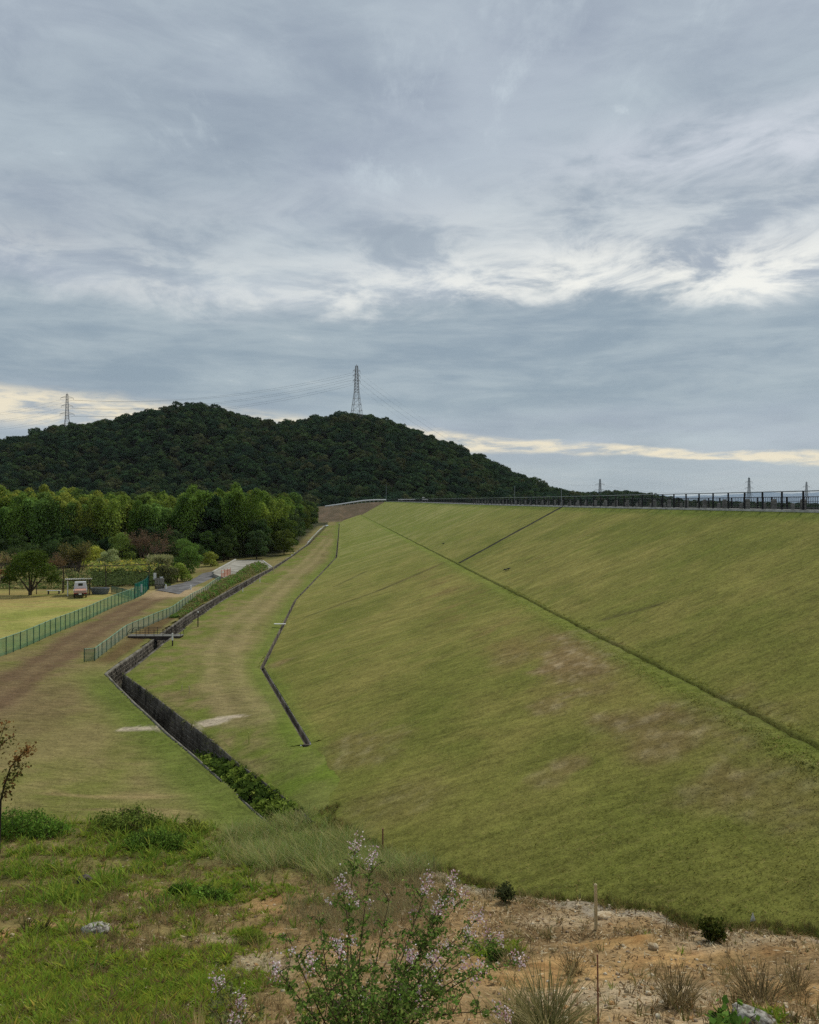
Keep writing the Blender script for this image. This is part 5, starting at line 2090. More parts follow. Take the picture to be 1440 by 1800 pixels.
# plank over the toe ditch
p = P(482, 1097.5, -11.15)
q = P(502, 1097.0, -11.1)
o = MB().box((0, 0, 0), (q[0] - p[0], .26, .05), bev=.008).build('plank_bridge', M['white'], None, ((p[0] + q[0]) / 2, (p[1] + q[1]) / 2, max(gz(p[0], p[1]), gz(q[0], q[1]), ZC - 11.2) + .1))
tag(o, 'short white plank laid across the narrow toe ditch', 'plank')


# ------------------------------------------------------------------ stakes and posts
def stake(px, py, h, r, mat, label, cat='stake', lean=(0, 0), cap=None, name='stake'):
    p = Pg(px, py)
    o = thing(name, label, cat, tuple(p))
    b = MB()
    top = (lean[0] * h, lean[1] * h, h)
    b.tube([(0, 0, -.15), (lean[0] * h * .5, lean[1] * h * .5, h * .5), top], [r, r, r * .92], 7)
    b.build('shaft', mat, o)
    if cap:
        c = MB()
        if cap == 'white':
            c.tube([(lean[0] * h * .45, lean[1] * h * .45, h * .45), (top[0], top[1], h + .01)], r * 1.15, 7)
            c.build('painted_top', M['white'], o)
        elif cap == 'round':
            c.tube([top, (top[0], top[1], h + .03), (top[0] + .0, top[1], h + .05)], [r * 1.05, r * .95, r * .3], 8)
            c.build('cap', mat, o)
        elif cap == 'pale':
            c.tube([(top[0], top[1], h - .05), (top[0], top[1], h + .06)], r * 1.3, 7)
            c.build('cap', M['white'], o)
    return o


M['pale_wood'] = paint_mat('pale_wood', A(196, 180, 140), 0.8, 0, 0.2, 5)
M['red_wood'] = paint_mat('red_brown_wood', A(140, 96, 76), 0.85, 0, 0.25, 5)
M['yellow_stake'] = paint_mat('yellow_green_stake', A(176, 180, 96), 0.7, 0, 0.15, 5)
M['dark_wood'] = paint_mat('dark_wood', A(70, 60, 50), 0.9, 0, 0.25, 5)
stake(348, 1102, 1.32, .05, M['dark_wood'], 'tall dark post with a pale top beside the channel, beyond the footbridge', 'post', (.01, 0), 'pale')
stake(303.5, 1136, 1.0, .055, M['dark_wood'], 'white-topped post at the right end of the footbridge', 'post', (-.01, 0), 'white')
stake(303, 1165, .40, .022, M['pale_wood'], 'thin leaning stick on the bare bank by the channel bend', 'stake', (-.35, 0))
stake(320, 1213, .26, .028, M['pale_wood'], 'very short pale peg on the grass right of the channel, left of a leaning one', 'stake')
stake(334, 1219, .42, .028, M['pale_wood'], 'short pale peg leaning left on the grass right of the channel', 'stake', (-.14, 0))
stake(438, 1308, .52, .028, M['yellow_stake'], 'yellow-green stake on the grass above the end of the toe ditch', 'stake', (-.04, 0), None)
stake(427, 1041, .5, .05, M['white'], 'small white post on the channel edge, nearest of three toward the pale bridge', 'post')
stake(457, 1024, .55, .05, M['white'], 'small white post on the channel edge, middle one of three near the pale bridge', 'post')
stake(481, 1007, .9, .05, M['pale_wood'], 'pale post where the channel passes the far corner of the bridge deck', 'post')
stake(673, 1497, .62, .022, M['red_wood'], 'thin red-brown stake at the foot of the dam slope', 'stake', (0, 0))
pv = stake(1048, 1634, .80, .032, M['pale_wood'], 'pale cream stake with a rounded top standing in the bare soil', 'stake', (-.012, 0), 'round')
stake(1052, 1826, .78, .008, M['red_wood'], 'very thin dry stem rising from the soil below the cream stake', 'plant stem', (-.01, 0), None, 'dry_plant')
p = Pg(1324, 1622)
o = MB()
o.add([(-.055, 0, 0), (.055, 0, 0), (0, .05, 0), (0, .012, .17)], [(0, 1, 3), (1, 2, 3), (2, 0, 3), (0, 2, 1)])
o = o.build('marker_cone', M['white'], None, tuple(p))
tag(o, 'tiny white pointed marker at the lower edge of the grass slope', 'marker')


# ------------------------------------------------------------------ crows on the slope
def build_crow(px, py, rz, label, peck):
    x, y, z = H(px, py)
    r = thing('crow', label, 'bird', (x, y, z), rz, 'black birds on the grass slope', .62)
    body = []
    ax = [(-.30, .17, .012, .05), (-.2, .18, .03, .045), (-.1, .20, .075, .075), (.02, .225, .10, .10), (.12, .235, .095, .09), (.19, .25 - peck * .03, .06, .06), (.24, .29 - peck * .12, .052, .055), (.29, .31 - peck * .17, .05, .05), (.325, .305 - peck * .19, .026, .026), (.40, .29 - peck * .22, .008, .008)]
    n = 10
    vs, fs = [], []
    for (a, zz, rw, rh) in ax:
        for k in range(n):
            t = 2 * math.pi * k / n
            vs.append((a, rw * math.cos(t), zz + rh * math.sin(t)))
    for i in range(len(ax) - 1):
        for k in range(n):
            j = (k + 1) % n
            fs.append((i * n + k, i * n + j, i * n + n + j, i * n + n + k))
    fs += [tuple(range(n - 1, -1, -1)), tuple(range((len(ax) - 1) * n, len(ax) * n))]
    b = MB()
    b.add(vs, fs)
    for s in (-1, 1):
        b.tube([(.03, s * .035, .15), (.015, s * .038, .07), (.02, s * .04, 0), (.07, s * .045, .003)], [.022, .011, .008, .006], 5)
    M.setdefault('crow', paint_mat('black_feathers', (.008, .008, .010), .45))
    b.build('body', M['crow'], r, smooth=True)
    for s in (-1, 1):
        w = MB()
        w.add([(.14, s * .085, .26), (.02, s * .106, .28), (-.16, s * .08, .22), (-.30, s * .03, .185), (-.14, s * .095, .17), (.04, s * .112, .19), (.0, s * .09, .235)], [(0, 1, 5), (1, 2, 4, 5), (2, 3, 4)])
        w.build('wing', M['crow'], r)


build_crow(779.5, 957, .3, 'black bird standing alone on the slope left of the gutter foot', 0)
build_crow(888.5, 1004.5, 2.6, 'black bird pecking on the slope, left one of the close pair', 1)
build_crow(893.5, 1003, .2, 'black bird with raised head on the slope, right one of the close pair', 0)


# ------------------------------------------------------------------ separate trees and bushes in the middle ground
def tree_obj(name, label, cat, px, py, s, crown, trunk, rz=0.0, group=None, zs=1.0, y=None):
    if y is None:
        x, y, z = Pg(px, py)
    else:
        x = (px - 720) / FPX * y
        z = gz(x, y)
    o = thing(name, label, cat, (x, y, z - .05), rz, group, (s, s, s * zs))
    obj('crown', crown, o)
    if trunk:
        obj('trunk', trunk, o)
    return o


def build_mid_trees():
    # spreading round tree by the field
    lob = [(0, 0, 3.6, 2.0, 1.7, 1.5), (-1.9, .2, 2.9, 1.35, 1.3, 1.15), (1.9, -.2, 2.9, 1.5, 1.3, 1.2), (-1.0, .3, 4.3, 1.3, 1.3, 1.0), (.9, 0, 4.5, 1.3, 1.3, 1.1), (-2.5, .2, 1.9, .95, .9, .75), (2.7, .1, 1.9, 1.0, .9, .85), (-.6, -1.1, 2.8, 1.4, 1.0, 1.1), (.9, -1.1, 2.7, 1.4, 1.0, 1.1), (0, 1.0, 3.2, 1.7, 1.2, 1.3), (.1, .1, 5.0, .8, .8, .6)]
    cm = crown_mesh('crown', lob, 9000, .15, A(74, 86, 36), M['leaf'], 701, 1.6, (.62, 1.08), .35, -.5, .6, None, .22)
    b = MB()
    for i, (ph, ln, up) in enumerate(((2.9, 2.0, 2.6), (.2, 2.0, 2.7), (1.6, .9, 3.6), (2.2, 1.1, 3.4), (.9, 1.2, 3.3), (-1.2, 1.0, 3.0))):
        c, s = math.cos(ph), math.sin(ph)
        b.tube([(c * .05, s * .05, -.2), (c * .12, s * .1, .5), (c * ln * .45, s * ln * .45, up * .55), (c * ln, s * ln, up)], [.17, .13, .085, .03], 6)
    tm = b.mesh('trunk', M['bark'])
    tree_obj('round_tree', 'spreading round green tree with forked trunk at the edge of the playing field', 'tree', 53, 1046.5, 1.0, cm, tm, 0)
    # brown twiggy thicket and ragged tree
    def bare(name, label, px, py, h, w, seed, leafc, nleaf, barkm, y=None, lsize=.10):
        R = random.Random(seed)
        b = MB()
        tips = []
        for k in range(int(7 + w * 2)):
            ph = R.uniform(0, 6.28)
            x0, y0 = R.uniform(-.3, .3) * w * .5, R.uniform(-.3, .3) * w * .4
            ln = R.uniform(.3, .5) * w
            e = (x0 + math.cos(ph) * ln, y0 + math.sin(ph) * ln * .8, h * R.uniform(.65, 1.0))
            mid = (x0 + math.cos(ph) * ln * .4, y0 + math.sin(ph) * ln * .3, h * .5)
            b.tube([(x0, y0, -.1), mid, e], [.06, .04, .012], 4)
            for j in range(7):
                t = R.uniform(.35, 1)
                q = Vector(mid).lerp(Vector(e), t)
                a = R.uniform(0, 6.28)
                f = q + Vector((math.cos(a), math.sin(a), R.uniform(.2, 1.0))) * R.uniform(.3, .8) * h * .2
                b.tube([tuple(q), tuple(f)], [.022, .008], 3)
                tips += [q.lerp(f, R.random()) for _ in range(4)] + [f]
        x, yy, z = Pg(px, py) if y is None else ((px - 720) / FPX * y, y, gz((px - 720) / FPX * y, y))
        o = thing(name, label, 'tree' if h > 3 else 'bush', (x, yy, z - .05))
        b.build('branches', barkm, o)
        rg = np.random.default_rng(seed)
        T = np.array([tuple(t) for t in tips])
        c = T[rg.integers(0, len(T), nleaf)] + rg.normal(size=(nleaf, 3)) * .16 * (h / 4)
        V, F = leaves_np(c, lsize, rg, None, 1.6)
        base = np.array(leafc)[rg.integers(0, len(leafc), nleaf)] * rg.uniform(.6, 1.3, (nleaf, 1))
        obj('foliage', mesh_np('foliage', V, F, M['leaf'], np.repeat(base, 4, 0)), o)
    tw = paint_mat('grey_twig', A(92, 80, 70), .9, 0, .25, 2)
    bare('brown_bush', 'leafless brown bush between the round tree and the ragged tree', 96, 1010, 3.4, 4.4, 11, [A(104, 84, 62), A(90, 72, 58), A(120, 92, 62)], 1500, tw, 121)
    bare('brown_bush', 'leafless brown bush right beside the ragged tree, behind the shelter', 112, 1010, 3.8, 4.0, 12, [A(96, 80, 62), A(86, 76, 58)], 1500, tw, 124)
    bare('ragged_tree', 'ragged olive-brown tree standing behind the pickup shelter', 134, 1010, 5.6, 4.2, 13, [A(84, 84, 48), A(98, 88, 52), A(76, 72, 46)], 4200, tw, 119, .13)
    bare('bare_tree', 'bare brownish twiggy tree in front of the dark wood', 258, 985, 6.6, 6.4, 14, [A(84, 72, 56), A(78, 68, 56), A(96, 78, 60)], 2200, paint_mat('reddish_bark', A(84, 66, 56), .9), 141, .13)
    bare('bare_tree', 'small bare brownish tree just right of the larger twiggy tree', 282, 985, 4.6, 3.6, 15, [A(104, 84, 70), A(92, 78, 62)], 700, tw, 138)
    bare('autumn_bush', 'rusty orange bush at the left edge behind the round tree', 3, 1030, 2.6, 4.4, 16, [A(128, 88, 56), A(108, 80, 54), A(100, 86, 54)], 2600, tw, 112)
    bare('brown_bush', 'pale brown bush at the left edge behind the rusty orange bush', 8, 1000, 3.6, 4.2, 17, [A(112, 92, 70), A(128, 120, 80)], 1800, tw, 124)

    def bush(name, label, px, y, w, h, col, seed, n=3600, size=.16, group=None, elong=1.6):
        R = random.Random(seed)
        L = dome_lobes(R, 8, w / 2, h * .95, 0, .8, (.34, .52))
        cm = crown_mesh('crown', L, n, size, col, M['leaf'], 720 + seed, elong, (.65, 1.08), .38, -.6, .65, None, .25)
        tm = trunk_mesh('trunk', h * .75, .07, [(.3, 1, w * .25, h * .3), (.35, 3.2, w * .25, h * .3), (.4, 5, w * .2, h * .25)], M['bark'], seed)
        return tree_obj(name, label, 'bush' if h < 4.2 else 'tree', px, 0, 1.0, cm, tm, R.uniform(0, 6), group, 1.0, y)
    bush('green_tree', 'rounded bright green tree against the dark wood, left of the bare brownish tree', 211, 143, 5.4, 6.2, A(92, 110, 54), 1, 5000)
    bush('pale_bush', 'pale grey-green bush below the rounded bright green tree', 193, 136, 4.2, 3.6, A(128, 138, 96), 2, 3600)
    bush('light_bush', 'yellowish-green bush left of the pale grey-green bush', 163, 139, 4.4, 3.8, A(132, 132, 58), 3, 3600)
    bush('green_bush', 'upright mid-green bush on the left side of the asphalt road', 331, 132, 5.2, 5.4, A(84, 102, 48), 4, 5000)
    bush('yellow_bush', 'low yellow-green bush beside the road behind the notice boards', 312, 117, 3.6, 2.6, A(112, 124, 54), 5, 3200)
    bush('yellow_bush', 'small light green bush beyond the bend of the asphalt road', 370, 143, 3.0, 2.6, A(120, 132, 62), 6, 2400)
    bush('grey_bush', 'grey-brown thicket behind the grey plank board', 290, 113, 3.4, 2.6, A(92, 94, 62), 7, 3000)
    bush('dark_bush', 'dark green bush at the far side of the road, left of the bridge deck', 352, 150, 4.0, 3.0, A(64, 80, 42), 8, 3000)
    bush('dark_bush', 'dark low bush at the left foot of the wood', 30, 134, 7, 3.4, A(64, 74, 42), 9, 4200)
    for k, (px, y, w, h) in enumerate(((60, 138, 6, 4.0), (90, 140, 6, 4.4), (120, 141, 6, 3.6), (150, 144, 7, 4.2), (240, 146, 6, 3.8), (275, 147, 6, 4.0), (305, 147, 6, 3.8), (395, 166, 6, 4.4), (425, 170, 6, 4.4), (455, 174, 6, 4.6), (485, 176, 6, 4.6))):
        bush('understory_bush', 'dark bush filling the foot of the wood', px, y, w, h, A(58, 70, 40), 20 + k, 3000, .2, 'dark bushes along the foot of the wood')
    return


build_mid_trees()


# ------------------------------------------------------------------ leafy masses: vines, weeds, goldenrod
def leaf_mass(name, pts, size, cols, seed, elong=1.3, up=.6, var=.35, mat='leaf', droop=None):
    rg = np.random.default_rng(seed)
    n = len(pts)
    nr = rg.normal(size=(n, 3)) * .8 + np.array((0, -.15, up))
    V, F = leaves_np(pts, size, rg, nr, elong, droop, .4)
    cols = np.array(cols)
    cl = np.clip((fbm(pts[:, 0] / 1.1, pts[:, 1] / 1.1 + pts[:, 2], 3, seed) + 1) / 2 * len(cols), 0, len(cols) - 1).astype(int)
    C = cols[cl] * rg.uniform(1 - var, 1 + var, (n, 1))
    o = obj(name, mesh_np(name, V, F, M[mat], np.repeat(C, 4, 0)))
    return tag(o, kind='stuff')


def build_masses():
    rg = np.random.default_rng(77)
    # vine-covered bank behind the truck
    n = 15000
    px, y = rg.uniform(150, 300, n), rg.uniform(110, 132, n)
    x = (px - 720) / FPX * y
    zz = surf_z(x, y)
    h = (.35 + .9 * sstep(109, 126, y)) * (1 + .8 * fbm(x / 1.6, y / 1.6, 3, 120)) * sstep(302, 284, px) * sstep(148, 158, px)
    leaf_mass('vine_thicket', np.c_[x, y, zz + h * rg.uniform(.55, 1.0, n) ** .6], .24, [A(62, 76, 44), A(84, 100, 60), A(74, 90, 50), A(98, 114, 74)], 1)
    # goldenrod band along its top
    n = 9000
    px, y = rg.uniform(150, 292, n), rg.uniform(122, 140, n)
    x = (px - 720) / FPX * y
    h = .5 + 1.1 * rg.random(n) ** .7 + .7 * fbm(x / 1.5, y / 1.5, 3, 121)
    leaf_mass('goldenrod', np.c_[x, y, surf_z(x, y) + h * sstep(146, 160, px)], .17, [A(132, 126, 66), A(150, 136, 62), A(112, 118, 60), A(146, 128, 84), A(96, 106, 58)], 2, 2.2, .3)
    # pale plumes
    n = 2600
    px, y = rg.normal(283, 9, n), rg.uniform(131, 136, n)
    x = (px - 720) / FPX * y
    leaf_mass('pampas_grass', np.c_[x, y, surf_z(x, y) + 2.6 * rg.random(n) ** .5], .17, [A(150, 144, 112), A(128, 128, 88), A(166, 158, 130)], 3, 4.0, .2, .3, 'leaf', .5)
    # rough grass below the field trees
    n = 9000
    px, y = rg.uniform(-40, 160, n), rg.uniform(107, 122, n)
    x = (px - 720) / FPX * y
    h = .35 + 1.2 * sstep(107, 118, y) * (1 + .5 * fbm(x / 1.5, y / 1.5, 3, 122))
    leaf_mass('rough_weeds', np.c_[x, y, surf_z(x, y) + h * rg.random(n)], .2, [A(104, 106, 70), A(84, 92, 52), A(122, 112, 78), A(92, 100, 56)], 4, 2.0)
    # rank growth on the bank between low fence and channel
    n = 12000
    t = rg.uniform(0, 1, n)
    k = rg.uniform(0, 1, n)
    yy = 80 + 52 * t
    lx = np.interp(yy, L_ST[NA:, 1], L_ST[NA:, 0])
    fpts = np.array([Pg(a, b) for a, b in ((288, 1089), (330, 1063), (372, 1036), (388, 1025), (430, 1008), (460, 998))])
    fx = np.interp(yy, fpts[:, 1], fpts[:, 0])
    x = fx + .25 + (lx - fx - .35) * k
    hh = (.22 + .75 * sstep(82, 96, yy) * (.55 + .6 * fbm(x / 1.2, yy / 1.6, 3, 123)) + .9 * sstep(114, 124, yy) * sstep(134, 128, yy) * np.sin(np.pi * k))
    hh = np.maximum(hh, .12)
    leaf_mass('bank_weeds', np.c_[x, yy, surf_z(x, yy) + hh * rg.random(n) ** .5], .17, [A(70, 100, 46), A(86, 114, 56), A(112, 112, 70), A(80, 108, 52)], 5)
    # kudzu in the near end of the channel
    n = 5200
    i = rg.uniform(.5, 22, n)
    k = rg.uniform(0.0, 1.08, n)
    ii = np.floor(i).astype(int)
    f = (i - ii)[:, None]
    Lq = L_ST[ii] * (1 - f) + L_ST[ii + 1] * f
    Rq = R_ST[ii] * (1 - f) + R_ST[ii + 1] * f
    q = Lq + (Rq - Lq) * k[:, None]
    dens = sstep(15.0, 11, i + 1.8 * fbm(q[:, 0], q[:, 1], 3, 124))
    keep = rg.random(n) < dens
    q, i = q[keep], i[keep]
    top = -.55 + .6 * sstep(15, 8, i) + .25 * fbm(q[:, 0] / .8, q[:, 1] / .8, 3, 125)
    q[:, 2] += np.minimum(top, .3) - .35 * rg.random(len(q)) ** 2
    leaf_mass('kudzu_vines', q, .17, [A(92, 112, 44), A(112, 130, 54), A(76, 96, 40), A(124, 136, 62)], 6, 1.15, .9, .35, 'near_leaf')
    # dry grass hanging over the right wall
    n = 1300
    i = rg.uniform(1, 33, n)
    ii = np.floor(i).astype(int)
    f = (i - ii)[:, None]
    q = R_ST[ii] * (1 - f) + R_ST[np.minimum(ii + 1, NA - 1)] * f
    d = (R_ST[ii, :2] - L_ST[ii, :2])
    d /= np.linalg.norm(d, axis=1)[:, None]
    q[:, :2] -= d * rg.uniform(-.12, .10, n)[:, None]
    q[:, 2] -= rg.random(n) ** 2.2 * .55 - .07
    ok = fbm(i / 1.3, i * 0, 3, 126) + rg.uniform(-.25, .25, n) > .12
    leaf_mass('hanging_grass', q[ok], .055, [A(124, 114, 82), A(100, 100, 62), A(150, 138, 108)], 7, 5.5, .2, .4, 'leaf', .55)


build_masses()

# ================================================================== grasses, soil litter and plants near the eye
def tuft(seed, n, h, spread, w, bend, seg=2, up=.25):
    """one tuft of n bent tapering blades: verts, quads, tris, blade index per vertex"""
    rg = np.random.default_rng(seed)
    V, Q, T, B = [], [], [], []
    for i in range(n):
        a = rg.uniform(0, 2 * np.pi)
        r = spread * rg.random() ** .7
        p0 = np.array((r * np.cos(a) * .6, r * np.sin(a) * .6, -.02))
        a2 = a + rg.normal() * .7
        d = np.array((np.cos(a2), np.sin(a2), 0))
        hh = h * rg.uniform(.55, 1.15)
        b = bend * rg.uniform(.4, 1.3) * hh
        s = np.array((-d[1], d[0], 0)) * w * .5 * rg.uniform(.7, 1.3)
        k = len(V)
        for j in range(seg + 1):
            t = j / seg
            c = p0 + d * (b * t * t + spread * up * t) + np.array((0, 0, hh * (t - .28 * t * t * min(1.6, bend))))
            if j < seg:
                ww = s * (1 - .35 * t)
                V += [c - ww, c + ww]
                B += [i, i]
            else:
                V.append(c)
                B.append(i)
        for j in range(seg - 1):
            Q.append((k + 2 * j, k + 2 * j + 1, k + 2 * j + 3, k + 2 * j + 2))
        m = k + 2 * (seg - 1)
        T.append((m, m + 1, m + 2))
    return np.array(V), np.array(Q, int).reshape(-1, 4), np.array(T, int).reshape(-1, 3), np.array(B)


def scatter(name, temps, pts, scale, tint, seed, var=.28, kind='stuff', mat='grass', parent=None, warm=.12, tilt=.12):
    rg = np.random.default_rng(seed)
    n = len(pts)
    if n == 0:
        return None
    pick = rg.integers(0, len(temps), n)
    Vs, Qs, Ts, Cs, off = [], [], [], [], 0
    for k, (V, Q, T, B) in enumerate(temps):
        i = np.where(pick == k)[0]
        if not len(i):
            continue
        m = len(V)
        a = rg.uniform(0, 2 * np.pi, len(i))
        ca, sa = np.cos(a)[:, None], np.sin(a)[:, None]
        s = scale[i][:, None]
        tx, ty = rg.normal(size=(2, len(i), 1)) * tilt
        x = (V[:, 0] * ca - V[:, 1] * sa) * s + V[:, 2] * s * tx
        y = (V[:, 0] * sa + V[:, 1] * ca) * s + V[:, 2] * s * ty
        z = V[:, 2] * s
        W = np.stack([x, y, z], 2) + pts[i][:, None, :]
        Vs.append(W.reshape(-1, 3))
        o = (np.arange(len(i)) * m + off)[:, None, None]
        if len(Q):
            Qs.append((Q[None] + o).reshape(-1, 4))
        if len(T):
            Ts.append((T[None] + o).reshape(-1, 3))
        nb = B.max() + 1
        mul = rg.uniform(1 - var, 1 + var, (len(i), nb))[:, B]
        wm = 1 + rg.normal(size=(len(i), nb))[:, B] * warm
        c = tint[i][:, None, :] * mul[:, :, None]
        c[:, :, 0] *= wm
        Cs.append(c.reshape(-1, 3))
        off += len(i) * m
    V, C = np.concatenate(Vs), np.concatenate(Cs)
    F = []
    if Qs:
        F.append(np.concatenate(Qs))
    if Ts:
        F.append(np.concatenate(Ts))
    o = obj(name, mesh_np(name, V, F, M[mat], np.clip(C, 0, 1)), parent)
    if kind:
        tag(o, kind=kind)
    return o


def wedge_pts(rg, n, y0, y1, half=.53, pw=1.0):
    """points in the part of the ground that lies in front of the eye, denser close by"""
    u = rg.random(n)
    Y = (y0 ** (2 - pw) + (y1 ** (2 - pw) - y0 ** (2 - pw)) * u) ** (1 / (2 - pw)) if pw != 2 else y0 * (y1 / y0) ** u
    X = rg.uniform(-half, half, n) * Y
    return X, Y


def on_hill(X, Y):
    """True where the hillside, not the dam, is the surface"""
    c = X + TAN * Y
    return ~((c > toe_c(Y)) & (dam_z(X, Y) > ground_z(X, Y)))


def build_grasses():
    rg = np.random.default_rng(99)
    short = [tuft(i, 5, .07, .07, .014, .9, 2) for i in range(5)]
    weed = [tuft(20 + i, 9, .15, .10, .022, .8, 2) for i in range(6)]
    fine = [tuft(40 + i, 9, .22, .08, .009, .7, 2) for i in range(5)]
    tall = [tuft(60 + i, 14, .62, .20, .011, .75, 3, .6) for i in range(6)]
    herb = [tuft(80 + i, 10, .16, .09, .036, .9, 2, .5) for i in range(6)]

    # mown dam turf, close part
    X, Y = wedge_pts(rg, 84000, 12.5, 56, .56, 1.5)
    c = X + TAN * Y
    ok = (c > toe_c(Y) + .55) & (c < 26) & ~((c > 12.32) & (c < 12.62)) & ~on_hill(X, Y)
    X, Y, c = X[ok], Y[ok], c[ok]
    pts = np.c_[X, Y, dam_z(X, Y) - .015]
    col = dam_col(X, Y) * rg.uniform(.75, 1.25, (len(X), 1))
    dry = rg.random(len(X)) < .14
    col[dry] = AA(166, 148, 98) * rg.uniform(.7, 1.1, (dry.sum(), 1))
    lush = np.exp(-((c - 11.9) / .7) ** 2)
    scatter('dam_turf', short, pts, (.7 + .9 * lush + .25 * rg.random(len(X))) * (1 + .25 * sstep(25, 15, Y)), col, 1)
    # rank grass along the berm ditch
    Y = rg.uniform(17, 62, 1900)
    cc = np.where(rg.random(1900) < .5, rg.normal(12.24, .08, 1900), rg.normal(12.70, .07, 1900))
    X = cc - TAN * Y
    ok = np.abs(X) < .56 * Y
    X, Y, cc = X[ok], Y[ok], cc[ok]
    scatter('ditch_grass', weed, np.c_[X, Y, dam_z(X, Y)], rg.uniform(.4, .85, len(X)), dam_col(X, Y) * rg.uniform(.75, 1.15, (len(X), 1)), 2)
    # shaggy lower rim of the dam turf above the bare hillside
    X, Y = wedge_pts(rg, 90000, 12.5, 27, .54, 1.3)
    d = dam_z(X, Y) - ground_z(X, Y)
    ok = (d > -.03) & (d < .10) & (X + TAN * Y > toe_c(Y) + .3)
    X, Y = X[ok][:2400], Y[ok][:2400]
    scatter('rim_grass', fine, np.c_[X, Y, surf_z(X, Y)], rg.uniform(.4, .9, len(X)), np.array([AA(88, 98, 42), AA(118, 106, 62), AA(96, 90, 54)])[rg.integers(0, 3, len(X))], 3)

    # flats
    X, Y = wedge_pts(rg, 30000, 25, 62, .56, 1.6)
    c = X + TAN * Y
    ok = (c < toe_c(Y) - .3) & ~inpoly(X, Y, CH_POLY) & (pdist(X, Y, [tuple(p[:2]) for p in CH_MID[::3]]) > .95) & on_hill(X, Y)
    X, Y = X[ok], Y[ok]
    col = ground_col(X, Y) * rg.uniform(.75, 1.3, (len(X), 1))
    scatter('meadow_grass', short, np.c_[X, Y, ground_z(X, Y) - .01], rg.uniform(.6, 1.2, len(X)), col, 4)

    # hillside
    X, Y = wedge_pts(rg, 150000, 5.2, 31, .56, 1.3)
    ok = on_hill(X, Y) & (hillmask(X, Y) > .15) & ~inpoly(X, Y, CH_POLY)
    X, Y = X[ok], Y[ok]
    Z = ground_z(X, Y)
    g = field(GREEN, X, Y, 58)
    b = field(BROWN, X, Y, 57)
    s = field(SILVER, X, Y, 59)
    oc = field(OCHRE, X, Y, 55)
    lft = sstep(1.0, -3.0, X + .12 * Y)
    patch = fbm(X / .8, Y / .8, 3, 130)
    clm = fbm(X / .30, Y / .36, 2, 137)
    r = rg.random(len(X))
    pg = np.clip(g * 1.1 - .12 + .35 * patch, 0, 1) * .55 + lft * .24 * sstep(-.25, .4, patch)
    pgk = (r < pg * 1.35 * sstep(-.55, .15, clm)) & (s < .6)
    r2 = rg.random(len(X))
    n = pgk.sum()
    hue = np.clip((fbm(X[pgk] / 1.3, Y[pgk] / 1.3, 3, 131) + 1) / 2, 0, 1)[:, None]
    low = sstep(14, 7, Y[pgk])[:, None]
    col = AA(98, 124, 40) * (1 - hue) + AA(138, 150, 52) * hue
    col = col * (1 - .35 * low) + AA(112, 122, 48) * .35 * low
    col = np.where(rg.random((n, 1)) < .06, AA(150, 146, 66), np.where(rg.random((n, 1)) < .14, AA(110, 92, 58), col))
    hb = rg.random(n) < .45
    pts = np.c_[X, Y, Z][pgk]
    scatter('green_weeds', weed, pts[~hb], rg.uniform(.45, 1.15, (~hb).sum()) * np.clip(.75 + .55 * clm[pgk][~hb] + .25 * patch[pgk][~hb], .4, 1.6), col[~hb], 5)
    scatter('broad_leaf_weeds', herb, pts[hb], rg.uniform(.45, 1.0, hb.sum()) * np.clip(.75 + .55 * clm[pgk][hb], .4, 1.5), col[hb] * .92, 6)
    rk = (rg.random(len(X)) < .035 * (g > .4) * sstep(13, 19, Y)) | (rg.random(len(X)) < .004 * lft)
    big = [tuft(140 + i, 12, .40, .16, .030, .6, 3, .7) for i in range(5)]
    scatter('rank_weeds', big, np.c_[X, Y, Z][rk], rg.uniform(.5, 1.1, rk.sum()) * (.5 + .5 * sstep(9, 17, Y[rk])), (AA(96, 124, 42) + rg.random((rk.sum(), 1)) * (AA(136, 146, 60) - AA(96, 124, 42))) * .95, 16)
    pb = np.clip(b * .5 + .06 + .22 * lft + .10 * sstep(13, 22, Y), 0, 1) * (1 - .85 * oc) * sstep(-.6, .3, fbm(X / .6, Y / .6, 3, 132))
    k = (r2 < pb * .5) & ~pgk & (s < .5)
    base = np.array([AA(128, 108, 74), AA(108, 92, 64), AA(150, 132, 92), AA(104, 104, 58)])
    scatter('dry_grass', fine, np.c_[X, Y, Z][k], rg.uniform(.5, 1.15, k.sum()), base[rg.integers(0, 4, k.sum())], 7)
    k = (rg.random(len(X)) < np.clip(s * 1.1 - .15, 0, 1) * .34)
    base = np.array([AA(140, 144, 88), AA(122, 134, 72), AA(156, 150, 104), AA(112, 126, 66)])
    scatter('silvery_tall_grass', tall, np.c_[X, Y, Z][k], rg.uniform(.5, 1.05, k.sum()), base[rg.integers(0, 4, k.sum())], 8, .25)

    # pale wispy grass about the flowering shrub
    wi = field(_blobs([(650, 1605, 120, 46, 1.0), (700, 1545, 80, 24, .8), (570, 1600, 60, 24, .6)]), X, Y, 60)
    k = rg.random(len(X)) < wi * .13
    wisp = [tuft(160 + i, 13, .50, .16, .006, .55, 3, .6) for i in range(5)]
    base = np.array([AA(150, 134, 98), AA(130, 116, 84), AA(142, 138, 94), AA(118, 110, 78)])
    scatter('wispy_grass', wisp, np.c_[X, Y, Z][k], rg.uniform(.5, 1.05, k.sum()), base[rg.integers(0, 4, k.sum())], 18, .25)

    # gravel
    ico = []
